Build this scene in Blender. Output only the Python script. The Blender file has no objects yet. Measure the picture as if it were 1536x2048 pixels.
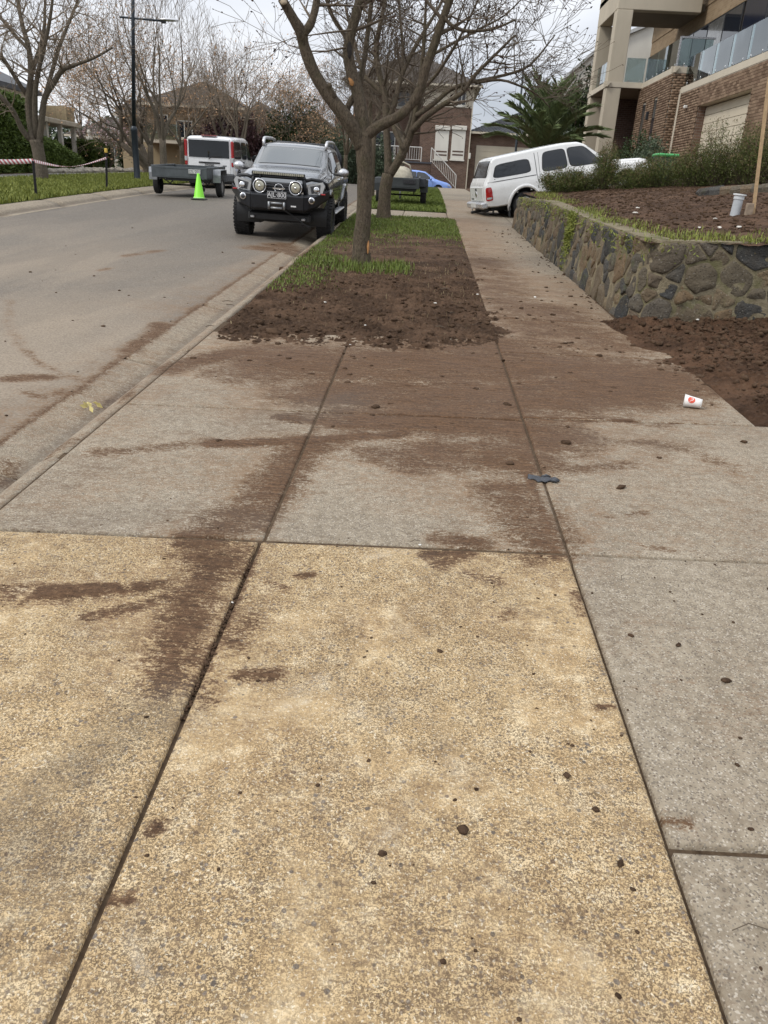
import bpy, math, random
import numpy as np
from mathutils import Vector, Matrix

random.seed(7); RNG = np.random.default_rng(7)
scene = bpy.context.scene
COL = scene.collection

# ---------------------------------------------------------------- camera
FPX = 1540.0; IW, IH = 1536, 2048
CAM_H = 1.6
def cam_axes(pitch, yaw, roll):
    cy, sy = math.cos(yaw), math.sin(yaw)
    f = Vector((-sy*math.cos(pitch), cy*math.cos(pitch), -math.sin(pitch)))
    r = Vector((cy, sy, 0)); u = r.cross(f)
    c, s = math.cos(roll), math.sin(roll)
    return c*r+s*u, c*u-s*r, f
CR, CU, CF = cam_axes(math.radians(22.5), math.radians(1.8), 0.055)
CP = Vector((0, 0, CAM_H))
cd = bpy.data.cameras.new('camera'); cam = bpy.data.objects.new('camera', cd); COL.objects.link(cam)
cd.sensor_fit = 'HORIZONTAL'; cd.sensor_width = 36.0; cd.lens = 36.0*FPX/IW
cd.clip_start = 0.05; cd.clip_end = 3000
m = Matrix.Identity(4)
for i in range(3):
    m[i][0], m[i][1], m[i][2], m[i][3] = CR[i], CU[i], -CF[i], CP[i]
cam.matrix_world = m
scene.camera = cam

# ---------------------------------------------------------------- sky, sun, exposure
SUN_EL, SUN_AZ = math.radians(46), math.radians(-118)     # azimuth measured from +Y towards +X
w = bpy.data.worlds.new('World'); scene.world = w; w.use_nodes = True
nt = w.node_tree; N = nt.nodes; L = nt.links
for n in list(N): N.remove(n)
out = N.new('ShaderNodeOutputWorld'); bg = N.new('ShaderNodeBackground'); L.new(bg.outputs[0], out.inputs[0])
sky = N.new('ShaderNodeTexSky'); sky.sky_type = 'NISHITA'; sky.sun_disc = False
sky.sun_elevation = SUN_EL; sky.sun_rotation = SUN_AZ; sky.air_density = 1.2; sky.dust_density = 2.0
tc = N.new('ShaderNodeTexCoord')
mp = N.new('ShaderNodeMapping'); mp.inputs['Scale'].default_value = (1, 1, 2.6); L.new(tc.outputs['Generated'], mp.inputs[0])
n1 = N.new('ShaderNodeTexNoise'); n1.inputs['Scale'].default_value = 2.6; n1.inputs['Detail'].default_value = 7; n1.inputs['Roughness'].default_value = .5; n1.inputs['Distortion'].default_value = .35
L.new(mp.outputs[0], n1.inputs['Vector'])
# cloud brightness: soft grey bellies, white edges
cr = N.new('ShaderNodeValToRGB'); e = cr.color_ramp.elements
e[0].position = .33; e[0].color = (6.6, 7.1, 8.1, 1); e[1].position = .66; e[1].color = (11.4, 11.6, 12.0, 1)
x = cr.color_ramp.elements.new(.5); x.color = (9.0, 9.4, 10.1, 1)
L.new(n1.outputs['Fac'], cr.inputs[0])
# overcast sky brightens towards the zenith
sx = N.new('ShaderNodeSeparateXYZ'); L.new(tc.outputs['Generated'], sx.inputs[0])
mr = N.new('ShaderNodeMapRange'); mr.inputs[1].default_value = .05; mr.inputs[2].default_value = .95; mr.inputs[3].default_value = .98; mr.inputs[4].default_value = 1.75
L.new(sx.outputs['Z'], mr.inputs[0])
vm = N.new('ShaderNodeVectorMath'); vm.operation = 'SCALE'; L.new(cr.outputs[0], vm.inputs[0]); L.new(mr.outputs[0], vm.inputs['Scale'])
cov = N.new('ShaderNodeMapRange'); cov.inputs[1].default_value = .30; cov.inputs[2].default_value = .46; cov.inputs[3].default_value = .72; cov.inputs[4].default_value = 1.0
L.new(n1.outputs['Fac'], cov.inputs[0])
mx = N.new('ShaderNodeMix'); mx.data_type = 'RGBA'
L.new(cov.outputs[0], mx.inputs[0]); L.new(sky.outputs[0], mx.inputs[6]); L.new(vm.outputs[0], mx.inputs[7])
L.new(mx.outputs[2], bg.inputs[0]); bg.inputs[1].default_value = 0.075

sd = bpy.data.lights.new('sun', 'SUN'); sd.energy = 1.5; sd.angle = math.radians(14); sd.color = (1, .95, .87)
sun = bpy.data.objects.new('sun', sd); COL.objects.link(sun)
sv = Vector((math.sin(SUN_AZ)*math.cos(SUN_EL), math.cos(SUN_AZ)*math.cos(SUN_EL), math.sin(SUN_EL)))
sun.rotation_euler = sv.to_track_quat('Z', 'Y').to_euler(); sun.location = (0, 0, 30)
vs = scene.view_settings
vs.view_transform = 'Standard'; vs.look = 'None'; vs.gamma = 1.0; vs.exposure = 0.27; vs.use_curve_mapping = False
scene.render.engine = 'CYCLES'

# ---------------------------------------------------------------- street profile and pixel helpers
def zg_s(y):
    if y < 22: return .05*y
    if y < 34: t = y-22; return 1.1+.05*t-.02*t*t/24
    if y < 49: return 1.58+.03*(y-34)
    if y < 51: t = (y-49)/2; return 2.03+.04*t-.04*t*t
    if y < 56: t = (y-51)/5; return 2.03-.30*t*t*(3-2*t)
    if y < 63.2: return 1.73
    if y < 70: return 1.73+.12*(y-63.2)
    return 2.55+.01*(y-70)
_YS = np.arange(-60, 700, .1); _ZS = np.array([zg_s(float(v)) for v in _YS])
def zg(y): return np.interp(y, _YS, _ZS)
def pray(px, py):
    return (CF+CR*((px-IW/2)/FPX)-CU*((py-IH/2)/FPX)).normalized()
def at(px, py, x=None, y=None, z=None):
    d = pray(px, py)
    t = (x-CP.x)/d.x if x is not None else (y-CP.y)/d.y if y is not None else (z-CP.z)/d.z
    return CP+d*t
def hit(px, py, dz=0.0):
    d = pray(px, py); t = .4
    while t < 200:
        p = CP+d*t
        if p.z < zg_s(p.y)+dz:
            a, b = t-.1, t
            for _ in range(30):
                mm = (a+b)/2; p = CP+d*mm
                if p.z < zg_s(p.y)+dz: b = mm
                else: a = mm
            return CP+d*a
        t += .1
    return None
def inframe(p, mar=60):
    d = Vector(p)-CP; zc = d.dot(CF)
    if zc < .1: return False
    u = IW/2+FPX*d.dot(CR)/zc; v = IH/2-FPX*d.dot(CU)/zc
    return -mar < u < IW+mar and -mar < v < IH+mar

# ---------------------------------------------------------------- noise in numpy
def vnoise(p, seed=0):
    p = np.asarray(p, float); ip = np.floor(p).astype(np.int64); f = p-ip; f = f*f*(3-2*f)
    def h(i):
        n = np.zeros(i.shape[:-1], np.uint64)+np.uint64(seed*7919+13)
        for k, q in enumerate((73856093, 19349663, 83492791)[:i.shape[-1]]):
            n = n ^ (i[..., k].astype(np.uint64)*np.uint64(q))
        n = (n ^ (n >> np.uint64(13)))*np.uint64(1274126177); n = n ^ (n >> np.uint64(16)); n = n*np.uint64(2246822519); n = n ^ (n >> np.uint64(15))
        return (n & np.uint64(0xffffff)).astype(float)/float(0xffffff)
    D = p.shape[-1]; r = 0
    for c in range(2**D):
        off = np.array([(c >> k) & 1 for k in range(D)]); wt = np.ones(p.shape[:-1])
        for k in range(D): wt = wt*(f[..., k] if off[k] else 1-f[..., k])
        r = r+wt*h(ip+off)
    return r
def fbm(p, oct=4, seed=0, gain=.5):
    p = np.asarray(p, float); a, s, t = 1., 0., 0.
    for o in range(oct):
        s = s+a*vnoise(p*(2**o)+o*17.3, seed+o); t += a; a *= gain
    return s/t
def sstep(a, b, x):
    t = np.clip((x-a)/(b-a), 0, 1); return t*t*(3-2*t)

# ---------------------------------------------------------------- mesh and object helpers
def link(o, parent=None):
    COL.objects.link(o)
    if parent is not None: o.parent = parent
    return o
def mesh_np(name, V, F, mat=None, parent=None, smooth=False, attrs=None):
    """V (n,3); F (m,3|4) int array or list of faces"""
    me = bpy.data.meshes.new(name)
    V = np.asarray(V, np.float32)
    if isinstance(F, np.ndarray):
        k = F.shape[1]
        me.vertices.add(len(V)); me.vertices.foreach_set('co', V.ravel())
        me.loops.add(F.size); me.loops.foreach_set('vertex_index', F.ravel().astype(np.int32))
        me.polygons.add(len(F)); me.polygons.foreach_set('loop_start', np.arange(0, F.size, k, dtype=np.int32))
        me.update(calc_edges=True)
    else:
        me.from_pydata(V.tolist(), [], F); me.update()
    if smooth: me.polygons.foreach_set('use_smooth', np.ones(len(me.polygons), bool))
    for an, av in (attrs or {}).items():
        av = np.asarray(av, np.float32)
        if av.ndim == 1:
            a = me.attributes.new(an, 'FLOAT', 'POINT'); a.data.foreach_set('value', av)
        else:
            a = me.attributes.new(an, 'FLOAT_VECTOR', 'POINT'); a.data.foreach_set('vector', av.ravel())
    if mat is not None: me.materials.append(mat)
    return link(bpy.data.objects.new(name, me), parent)
def tag(o, label=None, cat=None, group=None, kind=None):
    if label: o['label'] = label
    if cat: o['category'] = cat
    if group: o['group'] = group
    if kind: o['kind'] = kind
    return o
def empty(name, loc=(0, 0, 0), label=None, cat=None, group=None, rot=None, kind=None):
    o = bpy.data.objects.new(name, None); o.empty_display_size = .2; o.location = loc
    if rot is not None: o.rotation_euler = rot
    COL.objects.link(o)
    return tag(o, label, cat, group, kind)
def children(o): return [c for c in bpy.data.objects if c.parent == o]

class MB:
    """collects primitive shapes into one mesh"""
    def __init__(s): s.v = []; s.f = []
    def add(s, V, F):
        b = len(s.v); s.v += [tuple(map(float, q)) for q in V]; s.f += [tuple(i+b for i in q) for q in F]; return s
    def box(s, a, b, bev=0.0):
        (x0, y0, z0), (x1, y1, z1) = [(min(p, q)) for p, q in zip(a, b)], [max(p, q) for p, q in zip(a, b)]
        if bev <= 0:
            V = [(x0,y0,z0),(x1,y0,z0),(x1,y1,z0),(x0,y1,z0),(x0,y0,z1),(x1,y0,z1),(x1,y1,z1),(x0,y1,z1)]
            return s.add(V, [(3,2,1,0),(4,5,6,7),(0,1,5,4),(1,2,6,5),(2,3,7,6),(3,0,4,7)])
        e = min(bev, (x1-x0)/2.01, (y1-y0)/2.01, (z1-z0)/2.01)
        V = []
        for sx in (0, 1):
            for sy in (0, 1):
                for sz in (0, 1):
                    X = x1 if sx else x0; Y = y1 if sy else y0; Z = z1 if sz else z0
                    ix = X-e if sx else X+e; iy = Y-e if sy else Y+e; iz = Z-e if sz else Z+e
                    V += [(X, iy, iz), (ix, Y, iz), (ix, iy, Z)]
        I = lambda sx, sy, sz, k: (sx*4+sy*2+sz)*3+k
        F = []
        for q in (0, 1):
            F.append([I(q,0,0,0), I(q,1,0,0), I(q,1,1,0), I(q,0,1,0)])
            F.append([I(0,q,0,1), I(1,q,0,1), I(1,q,1,1), I(0,q,1,1)])
            F.append([I(0,0,q,2), I(1,0,q,2), I(1,1,q,2), I(0,1,q,2)])
        for a_ in (0, 1):
            for b_ in (0, 1):
                F.append([I(0,a_,b_,1), I(1,a_,b_,1), I(1,a_,b_,2), I(0,a_,b_,2)])
                F.append([I(a_,0,b_,0), I(a_,1,b_,0), I(a_,1,b_,2), I(a_,0,b_,2)])
                F.append([I(a_,b_,0,0), I(a_,b_,1,0), I(a_,b_,1,1), I(a_,b_,0,1)])
        for a_ in (0, 1):
            for b_ in (0, 1):
                for c_ in (0, 1): F.append([I(a_,b_,c_,0), I(a_,b_,c_,1), I(a_,b_,c_,2)])
        return s.add(V, F)
    def tube(s, pts, rad, n=8, cap=True):
        pts = [Vector(p) for p in pts]
        if not hasattr(rad, '__len__'): rad = [rad]*len(pts)
        V = []; ref = None
        for i, p in enumerate(pts):
            d = (pts[min(i+1, len(pts)-1)]-pts[max(i-1, 0)]).normalized()
            if ref is None:
                ref = Vector((0, 0, 1)) if abs(d.z) < .9 else Vector((1, 0, 0))
            a = (ref-d*ref.dot(d)).normalized(); ref = a; b = d.cross(a)
            for k in range(n):
                t = 2*math.pi*k/n; V.append(p+(a*math.cos(t)+b*math.sin(t))*rad[i])
        F = [(i*n+k, i*n+(k+1) % n, (i+1)*n+(k+1) % n, (i+1)*n+k) for i in range(len(pts)-1) for k in range(n)]
        if cap: F += [tuple(range(n))[::-1], tuple(range((len(pts)-1)*n, len(pts)*n))]
        return s.add(V, F)
    def lathe(s, prof, n=24, axis='z', c=(0, 0, 0), closed=False):
        """prof: list of (r, h)"""
        V = []
        for r, h in prof:
            for k in range(n):
                t = 2*math.pi*k/n; a, b = r*math.cos(t), r*math.sin(t)
                q = (a, b, h) if axis == 'z' else (h, a, b) if axis == 'x' else (b, h, a)
                V.append((q[0]+c[0], q[1]+c[1], q[2]+c[2]))
        m_ = len(prof); F = [(i*n+k, i*n+(k+1) % n, ((i+1) % m_)*n+(k+1) % n, ((i+1) % m_)*n+k) for i in range(m_ if closed else m_-1) for k in range(n)]
        if not closed: F += [tuple(range(n))[::-1], tuple(range((m_-1)*n, m_*n))]
        return s.add(V, F)
    def prism(s, poly, h0, h1, plane='xz'):
        """poly in a plane extruded along the remaining axis"""
        n = len(poly)
        def P(p, h): return {'xz': (p[0], h, p[1]), 'xy': (p[0], p[1], h), 'yz': (h, p[0], p[1])}[plane]
        V = [P(p, h0) for p in poly]+[P(p, h1) for p in poly]
        F = [tuple(range(n))[::-1], tuple(range(n, 2*n))]+[(i, (i+1) % n, n+(i+1) % n, n+i) for i in range(n)]
        return s.add(V, F)
    def grid(s, P):
        """P[i][j] points"""
        n, m_ = len(P), len(P[0])
        return s.add([q for r in P for q in r], [(i*m_+j, (i+1)*m_+j, (i+1)*m_+j+1, i*m_+j+1) for i in range(n-1) for j in range(m_-1)])
    def build(s, name, mat, parent=None, smooth=False, bevel=0, fixn=True, autosmooth=None):
        me = bpy.data.meshes.new(name); me.from_pydata(s.v, [], s.f); me.update()
        if fixn:
            import bmesh
            bm = bmesh.new(); bm.from_mesh(me); bmesh.ops.recalc_face_normals(bm, faces=bm.faces); bm.to_mesh(me); bm.free()
        if mat is not None: me.materials.append(mat)
        if smooth or autosmooth: me.polygons.foreach_set('use_smooth', np.ones(len(me.polygons), bool))
        if autosmooth:
            try: me.set_sharp_from_angle(angle=math.radians(autosmooth))
            except Exception: pass
        o = link(bpy.data.objects.new(name, me), parent)
        if bevel:
            b = o.modifiers.new('bevel', 'BEVEL'); b.width = bevel; b.segments = 2; b.limit_method = 'ANGLE'
        return o
def dup(o, parent=None, loc=None, rot=None):
    c = o.copy(); COL.objects.link(c); c.parent = parent
    if loc is not None: c.location = loc
    if rot is not None: c.rotation_euler = rot
    return c
def text_mesh(s, size, mat, parent, loc, rot, name='lettering', ext=.001):
    cu = bpy.data.curves.new(name, 'FONT'); cu.body = s; cu.size = size; cu.align_x = 'CENTER'; cu.align_y = 'CENTER'; cu.extrude = ext
    t = bpy.data.objects.new(name, cu); COL.objects.link(t)
    dg = bpy.context.evaluated_depsgraph_get(); me = bpy.data.meshes.new_from_object(t.evaluated_get(dg))
    bpy.data.objects.remove(t); me.materials.clear(); me.materials.append(mat)
    o = link(bpy.data.objects.new(name, me), parent); o.location = loc; o.rotation_euler = rot
    return o

# ---------------------------------------------------------------- materials
MATS = {}
class NB:
    """tiny node-building helper"""
    def __init__(s, name):
        s.m = bpy.data.materials.new(name); s.m.use_nodes = True; s.t = s.m.node_tree; s.n = s.t.nodes; s.l = s.t.links
        for q in list(s.n): s.n.remove(q)
        s.out = s.n.new('ShaderNodeOutputMaterial'); s.p = s.n.new('ShaderNodeBsdfPrincipled'); s.l.new(s.p.outputs[0], s.out.inputs[0])
        s.geo = None
    def set(s, **k):
        for a, b in k.items():
            a = {'base': 'Base Color', 'rough': 'Roughness', 'metal': 'Metallic', 'coat': 'Coat Weight', 'spec': 'Specular IOR Level', 'ior': 'IOR', 'trans': 'Transmission Weight', 'alpha': 'Alpha', 'normal': 'Normal', 'emit': 'Emission Color', 'emits': 'Emission Strength', 'sss': 'Subsurface Weight', 'coatr': 'Coat Roughness'}[a]
            s.put(s.p.inputs[a], b)
        return s
    def put(s, sock, v):
        if hasattr(v, 'is_output'): s.l.new(v, sock)
        else:
            if sock.type == 'RGBA' and len(v) == 3: v = (*v, 1)
            sock.default_value = v
    def pos(s):
        if s.geo is None: s.geo = s.n.new('ShaderNodeNewGeometry')
        return s.geo.outputs['Position']
    def obj(s):
        return s.n.new('ShaderNodeTexCoord').outputs['Object']
    def rnd(s): return s.n.new('ShaderNodeObjectInfo').outputs['Random']
    def scale(s, v, sc):
        q = s.n.new('ShaderNodeVectorMath'); q.operation = 'MULTIPLY'; s.put(q.inputs[0], v); s.put(q.inputs[1], sc); return q.outputs[0]
    def noise(s, v, sc, det=4, rough=.55, dist=0, col=False):
        q = s.n.new('ShaderNodeTexNoise'); s.put(q.inputs['Vector'], v); q.inputs['Scale'].default_value = sc; q.inputs['Detail'].default_value = det
        q.inputs['Roughness'].default_value = rough; q.inputs['Distortion'].default_value = dist
        return q.outputs['Color' if col else 'Fac']
    def vor(s, v, sc, feat='F1', out='Color', rand=1):
        q = s.n.new('ShaderNodeTexVoronoi'); q.feature = feat; s.put(q.inputs['Vector'], v); q.inputs['Scale'].default_value = sc; q.inputs['Randomness'].default_value = rand
        return q.outputs[out]
    def ramp(s, v, stops, mode='LINEAR'):
        q = s.n.new('ShaderNodeValToRGB'); q.color_ramp.interpolation = mode; e = q.color_ramp.elements
        while len(e) > 1: e.remove(e[-1])
        for i, (p, c) in enumerate(stops):
            if not hasattr(c, '__len__'): c = (c, c, c)
            k = e[0] if i == 0 else e.new(p)
            k.position = p; k.color = (*c, 1)
        s.put(q.inputs[0], v); return q.outputs[0]
    def rng(s, v, a, b, c=0., d=1., smooth=True):
        q = s.n.new('ShaderNodeMapRange'); q.interpolation_type = 'SMOOTHSTEP' if smooth else 'LINEAR'
        for i, k in enumerate((v, a, b, c, d)): s.put(q.inputs[i], k)
        return q.outputs[0]
    def mix(s, f, a, b, mode='MIX'):
        q = s.n.new('ShaderNodeMix'); q.data_type = 'RGBA'; q.blend_type = mode; s.put(q.inputs[0], f); s.put(q.inputs[6], a); s.put(q.inputs[7], b); return q.outputs[2]
    def math(s, op, a, b=0.0, clamp=False):
        q = s.n.new('ShaderNodeMath'); q.operation = op; q.use_clamp = clamp; s.put(q.inputs[0], a); s.put(q.inputs[1], b); return q.outputs[0]
    def attr(s, name, out='Fac'):
        q = s.n.new('ShaderNodeAttribute'); q.attribute_name = name; return q.outputs[out]
    def sep(s, v):
        q = s.n.new('ShaderNodeSeparateXYZ'); s.put(q.inputs[0], v); return q.outputs
    def bump(s, h, st=.3, dist=.01, prev=None):
        q = s.n.new('ShaderNodeBump'); q.inputs['Strength'].default_value = st; q.inputs['Distance'].default_value = dist; s.put(q.inputs['Height'], h)
        if prev is not None: s.put(q.inputs['Normal'], prev)
        return q.outputs[0]
def simple(name, base, rough=.6, metal=0, var=.12, sc=8, bump=0, bsc=40, coat=0, spec=.5, **kw):
    """a plain material with slight procedural colour variation and grain"""
    if name in MATS: return MATS[name]
    b = NB(name); v = b.obj()
    n = b.noise(v, sc, 5, .6)
    lo = tuple(c*(1-var) for c in base); hi = tuple(min(1, c*(1+var)) for c in base)
    b.set(base=b.ramp(n, [(.3, lo), (.7, hi)]), rough=b.rng(b.noise(v, sc*3, 3), .3, .7, max(0, rough-.08), min(1, rough+.08)), metal=metal, coat=coat, spec=spec)
    if bump: b.set(normal=b.bump(b.noise(v, bsc, 4), bump, .01))
    b.set(**kw); MATS[name] = b.m; return b.m
# ================================================================ GROUND
def mud_nodes(b, dry, amt=1.0, sc=(5, 9, 5)):
    """lay brown mud (mesh attribute 'mud'), a dusty film ('film') and grey grime ('grime') over a dry colour"""
    p = b.pos(); mud = b.attr('mud'); film = b.attr('film')
    nb = b.math('SUBTRACT', b.noise(b.scale(p, (1.6, 2.6, 1.6)), 1.0, 5, .6, .4), .5)
    nm = b.math('SUBTRACT', b.noise(b.scale(p, sc), 1.0, 8, .7, .5), .5)
    nf = b.math('SUBTRACT', b.noise(b.scale(p, (34, 80, 34)), 1.0, 5, .7), .5)
    ng = b.math('SUBTRACT', b.noise(p, 120, 4, .7), .5)
    nz = b.math('ADD', b.math('ADD', b.math('MULTIPLY', nb, 1.6), b.math('MULTIPLY', nm, 2.8*amt)), b.math('ADD', b.math('MULTIPLY', nf, 4.2), b.math('MULTIPLY', ng, 3.6)))
    wearn = b.rng(b.noise(b.scale(p, (1.3, 4.5, 1.3)), 1.0, 6, .65, .6), .52, .72, 0, .38)
    k = b.math('ADD', b.math('SUBTRACT', b.math('MULTIPLY', mud, 1.42), wearn), b.math('MULTIPLY', nz, b.rng(mud, .0, .4, .10, .8)))
    fk = b.math('ADD', film, b.math('MULTIPLY', nz, b.rng(film, 0, .4, .35, .8)))
    veil = b.rng(fk, .0, 1.1, 0, .85)
    thin = b.rng(k, .02, .95, 0, .9); thick = b.rng(k, .48, 1.1)
    streak = b.noise(b.scale(p, (4, 85, 4)), 1.0, 4, .7)
    c1 = b.ramp(b.noise(p, 7, 6, .65), [(.3, (.135, .075, .036)), (.7, (.25, .155, .085))])
    c2 = b.ramp(b.math('ADD', b.math('MULTIPLY', b.noise(p, 60, 6, .75), .55), b.math('MULTIPLY', b.noise(b.scale(p, (4, 85, 4)), 1.0, 4, .7), .45)), [(.37, (.03, .0145, .0065)), (.5, (.088, .045, .021)), (.63, (.175, .098, .05))])
    col = b.mix(b.math('MULTIPLY', veil, .85), dry, b.mix(.55, dry, c1, 'MULTIPLY') if False else c1)
    col = b.mix(thin, col, c1); col = b.mix(b.math('MULTIPLY', thin, b.rng(b.noise(b.scale(p, (60, 130, 60)), 1, 4, .7), .52, .66, 0, .6)), col, (.05, .026, .013)); col = b.mix(b.math('MULTIPLY', thin, b.rng(b.noise(b.scale(p, (45, 90, 45)), 1, 4, .7), .56, .68, 0, .4)), col, (.32, .23, .15)); col = b.mix(b.math('MULTIPLY', thick, .92), col, c2)
    g = b.rng(b.math('ADD', b.attr('grime_shade'), b.math('MULTIPLY', nz, .45)), .2, .95, 0, .8)
    col = b.mix(g, col, b.mix(.55, col, (.085, .07, .056)))
    return col, thick, thin

def mat_concrete():
    b = NB('weathered_grey_concrete'); p = b.pos()
    big = b.noise(p, 1.7, 6, .6); fine = b.noise(p, 160, 3, .6); mid = b.noise(p, 22, 5, .65)
    base = b.ramp(big, [(.3, (.195, .155, .107)), (.52, (.27, .222, .158)), (.75, (.345, .29, .215))])
    base = b.mix(.55, base, b.ramp(mid, [(.3, (.125, .096, .064)), (.7, (.385, .33, .25))]))
    vc = b.vor(p, 210, 'F1', 'Color'); r = b.sep(vc)
    base = b.mix(b.rng(r[0], .86, .93, 0, .6), base, (.52, .465, .385))     # pale grit
    base = b.mix(b.rng(r[1], .8, .9, 0, .65), base, (.1, .085, .07))       # dark grit
    vc2 = b.vor(p, 85, 'F1', 'Color'); r2 = b.sep(vc2); d2 = b.vor(p, 85, 'F1', 'Distance')
    base = b.mix(b.math('MULTIPLY', b.rng(r2[0], .86, .9), b.rng(d2, .42, .25)), base, (.13, .1, .075))
    col, thick, wet = mud_nodes(b, base)
    h = b.math('ADD', b.math('MULTIPLY', fine, .5), b.math('MULTIPLY', mid, .7))
    h = b.math('ADD', h, b.math('MULTIPLY', thick, b.noise(p, 40, 5, .7)))
    b.set(base=col, rough=b.rng(big, .3, .7, .74, .92), spec=.35, normal=b.bump(h, .7, .006))
    return b.m
def mat_yellow():
    b = NB('yellow_exposed_aggregate'); p = b.pos()
    big = b.noise(p, 1.3, 6, .62); wear = b.noise(p, 2.3, 5, .6, .5)
    bz = b.n.new('ShaderNodeVectorMath'); bz.operation = 'ADD'
    b.put(bz.inputs[0], p); b.put(bz.inputs[1], b.scale(b.noise(p, 60, 3, .6, 0, True), (.006, .006, .006)))
    pd = bz.outputs[0]
    matrix = b.ramp(b.noise(p, 14, 6, .65), [(.28, (.33, .215, .105)), (.5, (.53, .38, .205)), (.72, (.76, .62, .405))])
    matrix = b.mix(b.rng(big, .35, .65, 0, .5), matrix, (.55, .40, .215))
    # fine brown sand pits, irregular
    show = b.rng(wear, .33, .58, .35, 1.0)
    t1 = b.noise(pd, 150, 3, .62); t2 = b.noise(pd, 290, 2, .6); t3 = b.noise(pd, 75, 3, .6)
    m1 = b.math('MULTIPLY', b.math('MAXIMUM', b.rng(t1, .51, .59), b.math('MULTIPLY', b.rng(t2, .54, .62), .85)), show)
    brown = b.ramp(t3, [(.38, (.038, .026, .016)), (.5, (.105, .069, .038)), (.64, (.22, .15, .085))])
    col = b.mix(b.math('MULTIPLY', m1, .88), matrix, brown)
    m1b = b.rng(b.noise(pd, 120, 3, .6), .58, .66); col = b.mix(b.math('MULTIPLY', m1b, .8), col, (.78, .68, .51))
    dark = b.rng(b.noise(p, 3.1, 7, .7, .6), .46, .68, 0, .5)
    col = b.mix(dark, col, b.mix(.5, col, (.15, .098, .058)))
    # larger stones, grey and brown, sparse
    f2 = b.sep(b.vor(pd, 78, 'F1', 'Color')); d2 = b.vor(pd, 78, 'F1', 'Distance')
    sm = b.math('MULTIPLY', b.math('MULTIPLY', b.rng(f2[0], .74, .80), b.rng(d2, .5, .26)), show)
    stone = b.ramp(f2[1], [(0, (.075, .065, .06)), (.4, (.15, .125, .11)), (.7, (.13, .08, .05)), (1, (.23, .2, .18))])
    col = b.mix(b.math('MULTIPLY', sm, .75), col, stone)
    f3 = b.sep(b.vor(pd, 42, 'F1', 'Color')); d3 = b.vor(pd, 42, 'F1', 'Distance'); s3 = b.math('MULTIPLY', b.rng(f3[0], .90, .93), b.rng(d3, .34, .22)); col = b.mix(b.math('MULTIPLY', s3, .8), col, b.ramp(f3[1], [(0, (.07, .063, .06)), (.6, (.17, .15, .135)), (1, (.12, .075, .045))]))
    pale = b.rng(b.noise(p, 3.2, 7, .72, .4), .56, .74, 0, .34)
    col = b.mix(pale, col, (.72, .65, .52))
    col, thick, wet = mud_nodes(b, col, .9, (8, 10, 8))
    h = b.math('SUBTRACT', b.math('MULTIPLY', b.noise(p, 170, 3, .6), .8), b.math('MULTIPLY', m1, .8))
    h = b.math('ADD', h, b.math('MULTIPLY', sm, .5))
    b.set(base=col, rough=.82, spec=.3, normal=b.bump(h, .75, .004))
    return b.m
def mat_asphalt():
    b = NB('dusty_asphalt'); p = b.pos()
    big = b.noise(b.scale(p, (.5, .16, .5)), 1, 6, .6, .4)
    f = b.sep(b.vor(p, 95, 'F1', 'Color'))
    base = b.ramp(f[0], [(0, (.05, .045, .04)), (.45, (.125, .112, .097)), (.8, (.19, .17, .145)), (1, (.36, .33, .285))])
    base = b.mix(.4, base, b.ramp(b.noise(p, 16, 7, .75), [(.3, (.075, .065, .054)), (.7, (.18, .156, .126))]))
    y = b.sep(p)[1]
    dust = b.math('MULTIPLY', b.rng(big, .32, .62, .3, 1), b.rng(y, 20, 6, .1, .85))
    base = b.mix(dust, base, b.ramp(b.noise(p, 60, 4, .7), [(.28, (.165, .127, .09)), (.72, (.40, .33, .248))]))
    seam = b.rng(b.noise(b.scale(p, (.9, .12, 1)), 1, 3, .5, .3), .47, .53)
    base = b.mix(b.math('MULTIPLY', seam, .14), base, (.06, .057, .054))
    col, thick, wet = mud_nodes(b, base, .9, (4, 6, 4))
    b.set(base=col, rough=.85, spec=.3, normal=b.bump(b.math('ADD', b.noise(p, 130, 3, .7), b.math('MULTIPLY', thick, b.noise(p, 40, 5))), .6, .006))
    return b.m
def mat_soil(name='dark_soil', a=(.03, .017, .01), c=(.105, .064, .04), straw=.0):
    b = NB(name); p = b.pos()
    n = b.noise(p, 18, 7, .72); n2 = b.noise(p, 2.2, 5, .6)
    col = b.ramp(n, [(.3, a), (.5, tuple((x+y)/2 for x, y in zip(a, c))), (.7, c)])
    col = b.mix(b.rng(n2, .38, .66, 0, .6), col, tuple(x*1.6 for x in c)); col = b.mix(b.rng(b.noise(p, 5.5, 5, .65), .52, .7, 0, .6), col, tuple(x*.8 for x in a))
    f = b.sep(b.vor(p, 45, 'F1', 'Color'))
    col = b.mix(b.rng(f[0], .95, .98, 0, .28), col, (.2, .14, .09))
    b.set(base=col, rough=.95, spec=.15, normal=b.bump(b.math('ADD', n, b.noise(p, 90, 5, .7)), 1.0, .02))
    return b.m
M_CONC = mat_concrete(); M_YEL = mat_yellow(); M_ASPH = mat_asphalt(); M_SOIL = mat_soil()
M_SOIL2 = mat_soil('red_brown_soil', (.033, .018, .0105), (.105, .059, .035))
M_MULCH = mat_soil('dark_mulch', (.036, .021, .014), (.11, .066, .042))
def mat_clod(name, a, c):
    b = NB(name); p = b.pos(); n = b.noise(p, 60, 5, .7)
    b.set(base=b.mix(b.rng(b.attr('tint'), 0, 1, 0, .7), b.ramp(n, [(.3, a), (.7, c)]), c), rough=.95, spec=.15, normal=b.bump(b.noise(p, 140, 4, .7), .8, .01)); return b.m
M_CLOD = mat_clod('soil_clods', (.028, .0165, .01), (.10, .062, .038))
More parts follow.
